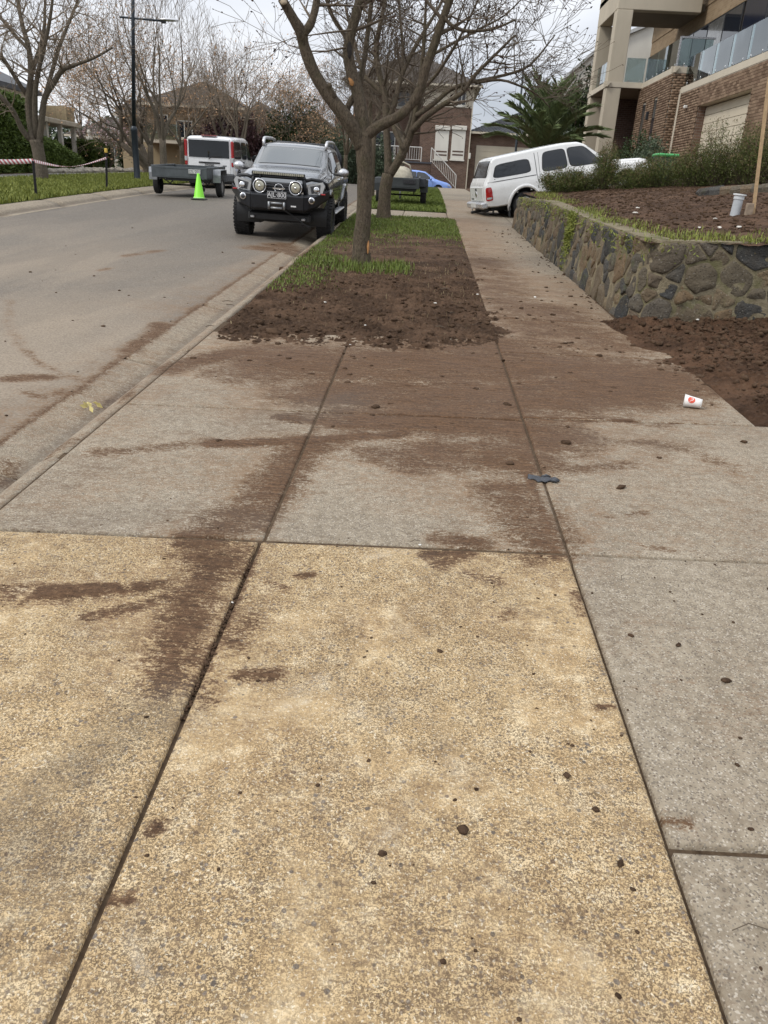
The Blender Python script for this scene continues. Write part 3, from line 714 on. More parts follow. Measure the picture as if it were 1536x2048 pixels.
# ================================================================ VEGETATION
def mat_bark(name, a, c, moss=(.10, .095, .045), mossk=.4, bs=1.0):
    b = NB(name); p = b.pos(); v = b.scale(p, (1, 1, .35)); n = b.noise(v, 38, 6, .7); n2 = b.noise(p, 5, 5, .6)
    col = b.ramp(n, [(.3, a), (.7, c)]); col = b.mix(b.rng(n2, .45, .7, 0, mossk), col, moss)
    col = b.mix(b.rng(b.noise(v, 70, 5, .75), .5, .66, 0, .75), col, tuple(x*.4 for x in a)); col = b.mix(b.rng(b.noise(p, 13, 5, .7), .58, .72, 0, .4), col, (.24, .22, .17))
    b.set(base=col, rough=.88, spec=.2, normal=b.bump(b.math('ADD', b.math('MULTIPLY', n, 1.6), b.noise(v, 95, 4, .7)), bs, .03)); return b.m
M_BARK = mat_bark('tree_bark', (.075, .057, .04), (.205, .162, .115))
M_BARK_G = mat_bark('grey_bark', (.10, .082, .062), (.23, .19, .145), (.13, .12, .08))
M_TWIG = simple('twig_bark', (.115, .09, .066), .85, var=.3, sc=3, spec=.2)
M_TWIG_G = simple('grey_twig_bark', (.215, .17, .125), .85, var=.3, sc=3, spec=.2)
M_SAWN = simple('sawn_wood', (.36, .18, .07), .7, var=.25, sc=30, spec=.2)
M_SAWN_P = simple('pale_sawn_wood', (.3, .24, .17), .75, var=.25, sc=30, spec=.2)
def mat_leaf(name, a, c, rough=.55, trans=.0):
    b = NB(name); t = b.attr('tint'); n = b.noise(b.pos(), 1.5, 3)
    b.set(base=b.mix(b.math('MULTIPLY', n, .5), b.ramp(t, [(0, a), (1, c)]), tuple((x+y)/2*1.2 for x, y in zip(a, c))), rough=rough, spec=.3); return b.m
M_GRASS = mat_leaf('grass_blades', (.055, .088, .014), (.19, .23, .045), .6)
M_GRASS_Y = mat_leaf('yellowing_grass', (.085, .115, .018), (.27, .28, .06), .6)
M_STRAW = mat_leaf('dry_straw', (.11, .075, .04), (.3, .24, .13), .7)
M_HEDGE = mat_leaf('hedge_leaves', (.028, .05, .008), (.12, .165, .03), .6)
M_SHRUB = mat_leaf('fine_shrub_leaves', (.032, .052, .008), (.13, .145, .038), .6)
M_SHRUB_T = mat_leaf('shrub_tips', (.09, .07, .03), (.21, .15, .075), .65)
M_OLIVE = mat_leaf('grey_green_leaves', (.035, .055, .03), (.12, .15, .09), .6)
M_DARKLEAF = mat_leaf('dark_leaves', (.010, .022, .006), (.05, .075, .02), .5)
M_REDLEAF = mat_leaf('dark_red_leaves', (.025, .010, .012), (.08, .035, .035), .55)
M_PALM = mat_leaf('palm_leaflets', (.07, .105, .04), (.30, .36, .17), .38)
M_FLOWER = mat_leaf('pink_flowers', (.45, .28, .30), (.75, .58, .58), .6)
M_TAN = mat_leaf('tan_seed_heads', (.34, .2, .10), (.6, .38, .22), .7)
M_CORE = simple('foliage_shade', (.012, .018, .006), .95, spec=.05)  # near-black fill that paints the shade inside the hedges
M_BUD = simple('buds', (.05, .03, .022), .8, spec=.2)

def blades(name, P, Hh, mat, lean=.45, wid=.006, rng=None, parent=None, segs=2):
    """grass: each blade a bent tapering strip; P (n,3) roots"""
    rng = rng or RNG; n = len(P); P = np.asarray(P)
    hgt = Hh*rng.uniform(.5, 1.25, n); az = rng.uniform(0, 2*math.pi, n); ln = np.abs(rng.normal(0, lean, n))
    d = np.stack([np.cos(az), np.sin(az), np.zeros(n)], 1); sd = np.stack([-np.sin(az), np.cos(az), np.zeros(n)], 1)
    w_ = wid*rng.uniform(.6, 1.4, n)[:, None]; up = np.array([0, 0, 1.])
    m1 = P+up*(hgt*.55)[:, None]*np.cos(ln*.5)[:, None]+d*(hgt*.55*np.sin(ln*.5))[:, None]
    tp = m1+up*(hgt*.5*np.cos(ln*1.6))[:, None]+d*(hgt*.5*np.sin(ln*1.6))[:, None]
    V = np.stack([P-sd*w_, P+sd*w_, m1-sd*w_*.8, m1+sd*w_*.8, tp], 1).reshape(-1, 3)
    b = np.arange(n)[:, None]*5; F = np.concatenate([b+np.array([0, 1, 3]), b+np.array([0, 3, 2]), b+np.array([2, 3, 4])], 0)
    t = np.repeat(np.clip(rng.normal(.45, .28, n), 0, 1), 5)
    return mesh_np(name, V, F.astype(np.int64), mat, parent, False, {'tint': t})
def leaves(name, P, size, mat, parent=None, rng=None, asp=.45, D=None, droop=0, tint=None):
    """leaf-sized folded diamonds at P; D optional directions"""
    rng = rng or RNG; P = np.asarray(P); n = len(P)
    if D is None: D = rng.normal(0, 1, (n, 3))
    D = D/np.linalg.norm(D, axis=1, keepdims=True); A = rng.normal(0, 1, (n, 3)); A = np.cross(D, A); A /= np.linalg.norm(A, axis=1, keepdims=True); Nn = np.cross(D, A)
    s = (size*rng.uniform(.6, 1.35, n))[:, None]
    V = np.stack([P, P+D*s*.5+A*s*asp*.5+Nn*s*.08, P+D*s-np.array([0, 0, 1.])*droop*s, P+D*s*.5-A*s*asp*.5+Nn*s*.08], 1).reshape(-1, 3)
    b = np.arange(n)[:, None]*4; F = np.concatenate([b+np.array([0, 1, 2]), b+np.array([0, 2, 3])], 0)
    t = np.clip(rng.normal(.45, .25, n), 0, 1) if tint is None else tint
    return mesh_np(name, V, F.astype(np.int64), mat, parent, False, {'tint': np.repeat(t, 4)})

# ---- bare trees
class Tree:
    def __init__(s, seed): s.r = random.Random(seed); s.big = MB(); s.small = MB(); s.ends = []; s.mid = []
    def limb(s, pts, rad, n=12, sub=3):
        """smooth thick limb through pts"""
        P = [Vector(p) for p in pts]; Q = []; R = []
        for i in range(len(P)-1):
            p0 = P[i-1] if i else P[0]*2-P[1]; p1, p2 = P[i], P[i+1]; p3 = P[i+2] if i+2 < len(P) else P[-1]*2-P[-2]
            for k in range(sub):
                t = k/sub; Q.append(.5*((2*p1)+(p2-p0)*t+(2*p0-5*p1+4*p2-p3)*t*t+(3*p1-p0-3*p2+p3)*t**3)); R.append(rad[i]+(rad[i+1]-rad[i])*t)
        Q.append(P[-1]); R.append(rad[-1])
        R = [q*(1+.10*(s.r.random()-.5)) for q in R]
        s.big.tube(Q, R, n); return Q, R
    def grow(s, p, d, ln, r, depth, up=.12, wob=.22, minr=.004, dens=1.0, spread=.8):
        n = max(2, int(ln/.22)) if depth > 1 else 2
        if depth == 0: n = 2
        pts = [p.copy()]; rad = [r]; d = d.normalized(); cur = p.copy()
        for i in range(n):
            d = (d+Vector((s.r.gauss(0, wob), s.r.gauss(0, wob), s.r.gauss(0, wob)+up))*(.55)).normalized()
            cur = cur+d*(ln/n); pts.append(cur.copy()); rad.append(max(minr, r*(1-.62*(i+1)/n)))
        (s.big if r > .03 else s.small).tube(pts, rad, 7 if r > .03 else 4 if r > .012 else 3, cap=False)
        s.mid.append(pts[len(pts)//2])
        if depth <= 0: s.ends.append((pts[-1], d)); return
        k = s.r.choice((2, 3, 3)) if depth > 1 else s.r.choice((2, 3, 4)); k = max(1, int(round(k*dens)))
        for j in range(k):
            i = s.r.randint(max(1, n//3), n); q = pts[i]; ax = Vector((s.r.gauss(0, 1), s.r.gauss(0, 1), s.r.gauss(0, .7))); ax = (ax-d*ax.dot(d)).normalized()
            nd = (d*(1-.35*spread)+ax*s.r.uniform(.45, 1.0)*spread).normalized()
            s.grow(q, nd, ln*s.r.uniform(.55, .8), max(minr, rad[i]*s.r.uniform(.5, .75)), depth-1, up, wob, minr, dens, spread)
        s.grow(pts[-1], d, ln*s.r.uniform(.6, .8), rad[-1], depth-1, up, wob, minr, dens, spread)
    def sprout(s, Q, R, a, count, ln, depth, **k):
        """branches along a limb from fraction a on"""
        for j in range(count):
            i = int(len(Q)*s.r.uniform(a, 1)); i = min(i, len(Q)-2); d = (Q[i+1]-Q[i]).normalized()
            ax = Vector((s.r.gauss(0, 1), s.r.gauss(0, 1), s.r.gauss(.3, .7))); ax = (ax-d*ax.dot(d)).normalized()
            s.grow(Q[i], d*.5+ax, ln*s.r.uniform(.6, 1.2), min(R[i]*.5, .028), depth, **k)
    def finish(s, name, loc, label, bark=None, twig=None, group='bare street trees', budsize=0, budcount=1):
        root = empty(name, loc, label, 'tree', group); inv = Matrix.Translation(-Vector(loc))
        t = s.big.build('trunk', bark or M_BARK, root, smooth=True, fixn=False); t.matrix_parent_inverse = inv
        c = s.small.build('crown', twig or M_TWIG, root, smooth=True, fixn=False); c.matrix_parent_inverse = inv
        if budsize and s.ends:
            P = []; 
            for p, d in s.ends:
                for k in range(budcount): P.append(p-d*s.r.uniform(0, .16)*(k > 0))
            D = np.array([list(s.ends[i//budcount][1]) for i in range(len(P))])+RNG.normal(0, .5, (len(P), 3))
            b = leaves('bud', np.array([list(q) for q in P]), budsize, M_BUD, root, asp=.5, D=D); b.matrix_parent_inverse = inv; b['kind'] = 'stuff'
        return root
def pxl(pts, y0, y1):
    """pixel polyline with widths (px) -> points and radii, depth running y0..y1"""
    P, R = [], []
    for i, (a, b_, w_) in enumerate(pts):
        y = y0+(y1-y0)*i/(len(pts)-1); q = at(a, b_, y=y); P.append(q); R.append(w_*.5*(q-CP).dot(CF)/FPX)
    return P, R

# the pruned street tree in front
T = Tree(3); TY = 11.9
Q, R = T.limb(*pxl([(721,560,72),(722,536,52),(723,520,40),(722,490,33),(728,420,29),(729,350,29.7),(728,300,33),(726,265,30.4)], TY, TY), n=16)
A = T.limb(*pxl([(727,300,28.8),(708,262,32),(690,233,28),(655,188,24.8),(628,145,23.2),(608,92,23.2),(603,66,24),(588,40,20),(572,12,18.4),(564,-2,17.6)], TY, TY-.5), n=12)
A2 = T.limb(*pxl([(604,70,16.2),(620,50,16.2),(630,20,14.4),(636,-20,13.5),(646,-120,10.8),(650,-260,7.2)], TY-.35, TY-.2), n=10)
A3 = T.limb(*pxl([(688,228,12.6),(703,200,13.5),(716,178,12.6),(727,130,10.8),(733,85,9.9),(740,30,9),(750,-60,7.2)], TY+.1, TY+.6), n=8)
ST = T.limb(*pxl([(668,196,12.8),(660,176,12),(658,168,11.2)], TY-.2, TY-.25), n=8)
B = T.limb(*pxl([(727,300,28.8),(724,240,24.8),(717,190,23.2),(706,155,24),(699,125,22.4),(696,98,20.8),(703,62,20),(715,20,20.8),(726,-30,19.2),(742,-160,14.4),(750,-320,8)], TY, TY+.3), n=12)
B2 = T.limb(*pxl([(699,88,9),(684,62,9),(668,38,8.1),(655,5,7.2),(648,-60,5.4)], TY+.15, TY+.5), n=7)
C = T.limb(*pxl([(728,275,22.4),(757,253,21.6),(798,232,19.2),(826,205,18.4),(842,172,18.4),(852,135,18.4),(870,85,17.6),(885,40,16),(905,-15,15.2),(940,-120,11.2),(960,-260,6.4)], TY, TY-.3), n=12)
C2 = T.limb(*pxl([(888,35,8.1),(905,52,7.2),(935,62,6.3),(985,58,5.4),(1030,40,3.6)], TY-.25, TY-.3), n=6)
for QR, a, c, ln in ((A2, .25, 6, .42), (B, .6, 12, .7), (B2, .2, 9, .5), (C, .6, 12, .7), (C2, .2, 6, .45), (A3, .35, 6, .5)):
    T.sprout(QR[0], QR[1], a, c, ln, 2, up=.05, wob=.3, minr=.0035)
for px_, py_ in ((712, 60), (700, 95)):
    T.grow(at(px_-8, py_, y=TY), Vector((-1, .1, -.05)), .8, .014, 2, up=.02, wob=.35, minr=.0035)
t1 = T.finish('street_tree', tuple(hit(722, 530)), 'pruned bare tree with stubbed limbs in the dug-over nature strip', budsize=.05, budcount=2)
def scar(px_, py_, y, rx, rz, tilt, mat, off):
    c = at(px_, py_, y=y)-pray(px_, py_)*off; mb_ = MB(); n = 14
    ring = [(CR*math.cos(2*math.pi*k/n)*rx*(1+.15*math.sin(3*k))+CU*math.sin(2*math.pi*k/n)*rz) for k in range(n)]
    ca, sa = math.cos(tilt), math.sin(tilt)
    V = [c+pray(px_, py_)*.02+q for q in ring]+[c+q*.8 for q in ring]+[c-pray(px_, py_)*.006]
    mb_.add(V, [(k, (k+1) % n, n+(k+1) % n, n+k) for k in range(n)]+[(n+k, n+(k+1) % n, 2*n) for k in range(n)])
    o = mb_.build('pruning_scar', mat, t1, smooth=True); o.matrix_parent_inverse = Matrix.Translation(-t1.location); return o
scar(704, 157, TY+.1, .045, .105, .0, M_SAWN, .085)
scar(567, 4, TY-.5, .045, .04, 0, M_SAWN_P, .07)
scar(699, 100, TY+.1, .032, .12, 0, simple('dark_scar', (.018, .013, .01), .9), .08)
scar(736, 492, TY, .018, .12, 0, M_SAWN, .085)

# the second street tree with its full bare crown
T = Tree(8); Y2 = 20.1
Q, R = T.limb(*pxl([(766,450,44),(767,438,34),(768,410,25),(771,375,24),(776,348,24)], Y2, Y2), n=12)
limbs = [
 pxl([(776,350,16.4),(776,315,15.6),(774,280,13.9),(772,235,13.1),(770,190,12.3),(758,145,11.5),(752,100,10.7),(760,50,9.02),(770,0,7.38),(775,-90,4.92)], Y2, Y2+.4),
 pxl([(778,352,18),(795,325,18),(812,292,16.4),(826,255,13.9),(832,225,13.1),(838,180,10.7),(845,120,8.2),(850,50,6.56),(853,-40,4.1)], Y2, Y2-.6),
 pxl([(824,262,13.1),(850,235,12.3),(885,210,10.7),(925,185,9.02),(950,150,7.38),(990,110,5.74),(1030,70,4.1)], Y2-.4, Y2-1.5),
 pxl([(832,232,10.7),(870,205,9.02),(900,180,8.2),(940,165,6.56),(1010,150,5.74),(1060,130,4.92),(1110,70,2.46)], Y2-.5, Y2-.2),
 pxl([(772,240,10.7),(790,205,10.7),(800,160,9.84),(822,110,8.2),(850,60,7.38),(880,10,5.74),(910,-60,4.1)], Y2+.1, Y2+1.0),
 pxl([(770,190,9.84),(748,170,9.02),(728,150,9.02),(715,110,7.38),(702,60,6.56),(690,10,4.92)], Y2+.2, Y2+.8),
 pxl([(808,300,9.84),(790,262,9.84),(782,220,9.02),(800,170,7.38),(806,110,6.56),(800,30,4.92),(795,-60,3.28)], Y2-.2, Y2+1.4),
 pxl([(838,185,7.38),(872,150,6.56),(905,100,5.74),(935,45,4.1),(965,-20,3.28)], Y2-.5, Y2-1.8),
 pxl([(846,120,6.56),(900,90,5.74),(955,60,4.92),(1010,30,3.28),(1060,-20,2.46)], Y2-.5, Y2-1.0),
 pxl([(950,166,5.74),(1000,160,4.92),(1040,172,4.1),(1075,190,3.28),(1100,215,2.46)], Y2-.8, Y2-.6)]
for i, l in enumerate(limbs):
    QR = T.limb(*l, n=8); T.sprout(QR[0], QR[1], .3, (12, 14, 15, 17, 14, 9, 12, 13, 15, 12)[i], .8, 2, up=.07, wob=.28, minr=.0045)
T.finish('street_tree', tuple(hit(768, 438)), 'bare tree with a wide twiggy crown behind the pruned tree', budsize=.055, budcount=1)

def wild_tree(seed, px_, py_, y, hgt, r, label, stems=1, lean=0, depth=4, up=.10, bark=None, twig=None, spread=.8, fork=.25, tan=0, z=None, ln=None, dens=1.0, minr=.006, budsize=0):
    T = Tree(seed); g = at(px_, py_, y=y); base = Vector((g.x, y, float(zg(y))-.05 if z is None else z))
    for k in range(stems):
        a = 2*math.pi*k/max(1, stems)+seed; off = Vector((math.cos(a), math.sin(a), 0))*(.12 if stems > 1 else 0); out_ = .55 if stems > 1 else .0
        top = base+off*(1+out_*hgt*fork*6)+Vector((lean*fork*hgt, 0, fork*hgt))
        QR = T.limb([base+off*.3-Vector((0, 0, .1)), base+off+Vector((0, 0, fork*hgt*.35)), top], [r*1.25, r, r*.85], n=9)
        nb = 4 if stems == 1 else 3
        for j in range(nb):
            az = 2*math.pi*(j+.3*T.r.random())/nb+seed*1.7; t = T.r.uniform(.35, .75)*spread
            d = Vector((math.cos(az)*t+lean*.4, math.sin(az)*t, 1))
            T.grow(top-Vector((0, 0, T.r.uniform(0, .12)*hgt*fork)), d, (ln or hgt*.33)*T.r.uniform(.85, 1.15), r*T.r.uniform(.5, .62), depth, up=up, wob=.2, minr=minr, dens=dens, spread=spread)
    root = T.finish('bare_tree', tuple(base), label, bark or M_BARK_G, twig or M_TWIG_G, 'bare trees along the street', budsize)
    if tan:
        P = [p for p, d in T.ends if T.r.random() < tan]; P = np.array([list(q) for q in P for _ in range(3)])+RNG.normal(0, .1, (3*len(P), 3))
        o = leaves('seed_heads', P, .10, M_TAN, root, asp=.5); o.matrix_parent_inverse = Matrix.Translation(-base); o['kind'] = 'stuff'
    return root
# the pale-barked tree on the left verge, limbs as in the photo
T = Tree(21); YL = 26.75
Q, R = T.limb(*pxl([(88,372,30),(86,362,25),(82,335,23),(76,300,24),(72,280,26)], YL, YL), n=12)
LL = [pxl([(68,285,15),(60,245,14),(57,200,13),(62,150,12),(58,100,11),(45,50,9),(35,0,7),(25,-60,5)], YL, YL+.3),
      pxl([(60,280,11),(42,255,11),(28,225,10),(8,200,10),(-15,180,9),(-40,150,7)], YL, YL-.8),
      pxl([(60,200,10),(40,170,9),(15,130,9),(-10,95,8),(-30,60,6)], YL+.2, YL-.6),
      pxl([(78,290,14),(84,235,13),(90,195,12),(108,165,11),(125,140,10),(150,130,7),(190,115,5),(225,95,4)], YL, YL-.5),
      pxl([(72,275,12),(70,220,11),(72,170,10),(84,110,9),(96,60,8),(105,0,6),(110,-60,4)], YL, YL-.9),
      pxl([(90,195,9),(105,140,8),(120,90,7),(140,40,6),(160,-10,4)], YL, YL+1.2),
      pxl([(62,150,9),(75,110,8),(88,60,7),(90,10,5),(94,-50,4)], YL+.2, YL+1.5),
      pxl([(58,100,8),(30,70,7),(5,40,6),(-20,5,5)], YL+.2, YL+1)]
for i, l in enumerate(LL):
    QR = T.limb(*l, n=8); T.sprout(QR[0], QR[1], .35, (14, 5, 11, 18, 15, 13, 12, 10)[i], .9, 2, up=.06, wob=.3, minr=.006)
T.finish('street_tree', tuple(at(86, 365, y=YL)), 'pale-barked bare tree rising out of the left verge before the hedge', M_BARK_G, M_TWIG_G)

wild_tree(31, 328, 335, 36.5, 8.3, .17, 'upright bare tree just right of the street lamp', spread=.62, up=.16, fork=.2, ln=2.5, depth=4, dens=1.0, minr=.005)
wild_tree(33, 296, 338, 39, 6.4, .15, 'many-stemmed bare tree with tan seed heads behind the street lamp', stems=4, lean=-.35, spread=1.0, up=.03, fork=.22, tan=.5, depth=4, ln=2.3, dens=.9, minr=.005)
wild_tree(35, 452, 335, 47, 7.0, .16, 'bare tree rising straight behind the white van', spread=.75, up=.13, fork=.2, depth=4, dens=1.1)
wild_tree(36, 520, 335, 50, 6.8, .15, 'bare tree between the van and the dark ute in the distance', spread=.85, up=.08, fork=.2, depth=4, tan=.4, dens=1.2)
wild_tree(37, 600, 335, 51, 6.6, .14, 'bare tree with tan seed heads above the roof of the dark ute', stems=2, spread=.95, up=.06, fork=.2, tan=.7, depth=4, dens=1.2)
wild_tree(38, 400, 335, 54, 7.0, .15, 'distant bare tree in front of the tan brick house', spread=.9, up=.06, depth=4, tan=.35, dens=1.15)
wild_tree(45, 365, 338, 44, 6.2, .13, 'bare tree in front of the tan brick house balcony', spread=.9, up=.06, depth=4, dens=1.15, tan=.25)
wild_tree(46, 480, 338, 43, 6.4, .13, 'bare tree just beyond the white van nose', spread=.9, up=.07, depth=4, dens=1.1, tan=.2)
wild_tree(39, 742, 372, 29.5, 6.2, .12, 'slim bare tree left of the lawn trailer', spread=.7, up=.11, fork=.32, depth=4, bark=M_BARK, twig=M_TWIG, ln=1.7)
wild_tree(40, 800, 372, 35, 7.2, .15, 'bare tree on the lawn beyond the small trailer', spread=.85, up=.09, fork=.3, depth=4, bark=M_BARK_G, twig=M_TWIG, ln=2.0, dens=1.2)
wild_tree(41, 690, 360, 46, 6.0, .12, 'distant bare tree by the street corner left of the blue car', spread=.85, up=.08, depth=4, bark=M_BARK, twig=M_TWIG)
wild_tree(42, 170, 335, 45, 5.8, .12, 'low bare tree with tan seed heads above the verandah', spread=1.0, up=.03, depth=4, tan=.9, fork=.28, dens=1.1)

# ---- grass
def scatter(n, x0, x1, y0, y1, zf, dens=None, rng=None):
    rng = rng or RNG; X = rng.uniform(x0, x1, n); Y = rng.uniform(y0, y1, n)
    if dens is not None: k = rng.random(n) < dens(X, Y); X, Y = X[k], Y[k]
    return np.stack([X, Y, zf(X, Y)], 1)
tree1 = hit(722, 530)
def worn(X, Y):
    n = fbm(np.stack([X*1.6, Y*1.6], -1), 4, 51); back = (.25+.75*sstep(15.5, 17.8, Y))*sstep(14.6, 17.4, Y+4.0*(n-.5)+.75*sstep(.2, -1.4, X))*sstep(.0, .12, .84-X+.3*(n-.5))
    left = sstep(-1.15, -1.65, X+.9*(n-.5))*sstep(8.8, 10.4, Y+1.5*(n-.5))*.8
    return np.clip(np.maximum(back, left), 0, 1)
o = blades('grass', scatter(60000, -1.86, .9, 8.5, 21.0, strip_z, worn), .048, M_GRASS, .85, .005); tag(o, 'worn green grass at the back of the dug-over nature strip', 'grass', kind='stuff')
def tuft(X, Y):
    d1 = np.hypot((X-tree1.x+.38)/.62, (Y-tree1.y+.18)/.42); d2 = np.hypot((X-tree1.x-.42)/.4, (Y-tree1.y+.22)/.5); d3 = np.hypot((X-tree1.x-.1)/.8, (Y-tree1.y+.75)/.25)
    n = fbm(np.stack([X*5, Y*5], -1), 3, 52); return np.clip(np.maximum(np.maximum(sstep(1.15, .5, d1), sstep(1.1, .5, d2)), .5*sstep(1.1, .4, d3))*sstep(.25, .6, n)*1.3, 0, 1)
o = blades('grass', scatter(9000, -2, .3, 10.2, 12.6, strip_z, tuft), .12, M_GRASS, .85, .005); tag(o, 'tufts of green grass around the foot of the pruned tree', 'grass', kind='stuff')
def sparse(X, Y): return .25*sstep(.45, .7, fbm(np.stack([X*2, Y*2], -1), 3, 53))*sstep(8.3, 10, Y)+.015
o = blades('dry_grass', scatter(9000, -1.8, .72, 7.2, 14.5, strip_z, sparse), .06, M_STRAW, 1.3, .003); tag(o, 'dry straw and dead grass bits lying on the dug soil', 'straw', kind='stuff')
o = blades('grass', scatter(42000, -1.86, .55, 23.2, 42, lambda X, Y: zg(Y)+.01), .09, M_GRASS, .5, .011); tag(o, 'bright green lawn around the small trailer', 'grass', kind='stuff')
o = blades('grass', scatter(90000, -13.4, -9.5, 14, 48, lambda X, Y: zg(Y)+.02+.02*(-9.5-X)), .11, M_GRASS_Y, .5, .014); tag(o, 'yellow green grass of the left verge', 'grass', kind='stuff')
def wallgrass(X, Y):
    n = fbm(np.stack([X*2.2, Y*2.2], -1), 4, 54); front = sstep(1.5, .25, Y-8.55)*sstep(.38, .66, n+.16*sstep(.9, 0, Y-8.55)); flank = sstep(.65, .1, X-2.3)*sstep(.42, .6, n)*.8
    return np.clip(np.maximum(front, flank), 0, 1)
P = scatter(30000, 2.3, 5.2, 8.6, 19.6, bed_z, wallgrass); o = blades('grass', P, .075, M_GRASS_Y, 1.0, .0045); tag(o, 'pale green weeds and grass along the top of the stone wall', 'grass', kind='stuff')
# weeds hanging down the face of the wall
P = []
for _ in range(2600):
    s = RNG.normal(_cum[3]-.9, .12) if RNG.random() < .7 else RNG.uniform(.5, WLEN-2.6)
    H = wall_top(s)-wall_base(s); h = H-abs(RNG.normal(0, .26 if abs(s-_cum[3]+.9) < .4 else .1)); P.append(wall_map(s, max(.1, h), .03+RNG.random()*.03))
o = leaves('creeper', np.array(P), .05, M_GRASS_Y, asp=.3); tag(o, 'green creeping weed hanging down the flank of the stone wall', 'creeper', kind='stuff')

# ---- hedges
def hedge(name, x0, x1, y0, y1, z0, zt, label, n, size=.1, mat=None, group='clipped hedges'):
    """zt: function y -> top; rounded clipped block of leaves over a dark core"""
    root = empty(name, ((x0+x1)/2, (y0+y1)/2, z0), label, 'hedge', group); inv = Matrix.Translation(-root.location)
    ys_ = np.linspace(y0+.12, y1-.12, 14); rows = []
    for y in ys_:
        t = zt(y); rows.append([(x1-.14, y, z0), (x1-.14, y, t-.35), (x1-.35, y, t-.13), (x0+.35, y, t-.13), (x0+.14, y, t-.35), (x0+.14, y, z0)])
    g = MB().grid(rows); g.f.append(tuple(range(6))); g.f.append(tuple(range(len(g.v)-6, len(g.v)))); c = g.build('shade_core', M_CORE, root); c.matrix_parent_inverse = inv
    Y = RNG.uniform(y0, y1, n); Tt = np.array([zt(y) for y in Y]); k = RNG.random(n)
    side = k < .55; end = (k >= .55) & (k < .75)
    X = np.where(side, x1, RNG.uniform(x0, x1, n)); Z = np.where(side | end, z0+(Tt-z0)*RNG.uniform(0, 1, n), Tt); Y = np.where(end, y0, Y)
    bump_ = .22*(fbm(np.stack([Y*1.3, Z*1.3, X*1.3], -1), 4, 61)-.5)
    P = np.stack([X+bump_*side-.12*(1-RNG.random(n)**.5)*side-np.where(side, .25*sstep(-.35, 0, Z-Tt), 0), Y+np.where(end, bump_+.1*RNG.random(n), 0), Z+np.where(side | end, 0, bump_-.06*RNG.random(n))-.2*np.where(side | end, 0, sstep(.3, 0, x1-X))], 1)
    o = leaves('foliage', P, size, mat or M_HEDGE, root, asp=.4); o.matrix_parent_inverse = inv; o['kind'] = 'stuff'; return root
HX = -15.4
q1, q2 = at(0, 178, x=HX), at(50, 192, x=HX)
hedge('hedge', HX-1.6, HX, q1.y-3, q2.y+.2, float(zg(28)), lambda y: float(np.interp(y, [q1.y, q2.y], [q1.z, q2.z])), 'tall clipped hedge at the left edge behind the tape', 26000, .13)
a_, c_ = at(84, 268, x=HX-.1), at(172, 308, x=HX-.1)
hedge('hedge', HX-1.7, HX-.1, a_.y-1.2, c_.y, float(zg(36))-.05, lambda y: float(np.interp(y, [a_.y, c_.y-2.5, c_.y], [a_.z, c_.z+.35, c_.z-.2])), 'low clipped hedge sloping down beyond the pale-barked tree', 24000, .13)
b_ = at(170, 285, x=HX-1.0)
hedge('hedge', HX-3.2, HX-1.2, b_.y+1.5, b_.y+4.0, float(zg(b_.y)), lambda y: b_.z+.15, 'small dark hedge block behind the low hedge', 7000, .14)

# ---- shrubs
def bush(name, loc, rx, ry, h, mat, label, n=5000, size=.06, group='shrubs', cat='shrub', core=True, tips=None, upr=.6, stem=None, asp=.4, seed=1):
    rng = np.random.default_rng(seed*31+5); root = empty(name, loc, label, cat, group)
    # clumps of sprigs fanning up from the base
    ns = max(14, int(n/70)); az = rng.uniform(0, 2*math.pi, ns); rad = np.sqrt(rng.random(ns)); lean = rad*1.0
    tip = np.stack([np.cos(az)*rad*rx, np.sin(az)*rad*ry, h*(1-.45*rad**2)*rng.uniform(.55, 1.22, ns)], 1); root_p = np.stack([np.cos(az)*rad*rx*.35, np.sin(az)*rad*ry*.35, np.zeros(ns)], 1)
    i = rng.integers(0, ns, n); t = rng.random(n)**.6
    P = root_p[i]+(tip[i]-root_p[i])*t[:, None]; P[:, 2] += 0; sp_ = .04+.10*rx*(1-t*.75)
    P += rng.normal(0, 1, (n, 3))*sp_[:, None]; P[:, 2] = np.abs(P[:, 2])
    D = (tip[i]-root_p[i]); D /= np.linalg.norm(D, axis=1, keepdims=True); D = D*upr+rng.normal(0, .6, (n, 3))
    mb_ = MB()
    for k in range(0, ns, 1 if ns < 40 else 2): mb_.tube([root_p[k]*.6, (root_p[k]+tip[k])/2, tip[k]*.97], [.008+.006*h, .006, .003], 4, False)
    mb_.build('stems', stem or M_TWIG, root, fixn=False)
    leaves('foliage', P, size, mat, root, rng, asp, D)['kind'] = 'stuff'
    if tips is not None:
        m_ = n//5; i = rng.integers(0, ns, m_); Pt = tip[i]+rng.normal(0, .035, (m_, 3)); leaves('tips', Pt, size*.9, tips, root, rng, asp, D[:m_])['kind'] = 'stuff'
    return root
rowlab = ['low spiky shrub nearest the white ute wheel', 'shrub in front of the white ute doors', 'tall leggy shrub before the white ute front door', 'shrub below the white ute bonnet', 'dense shrub in front of the green bin', 'broad shrub before the garage door edge', 'tall bushy shrub before the garage door', 'shrub beside the timber stake at the right edge', 'dark shrub past the stake at the frame edge']
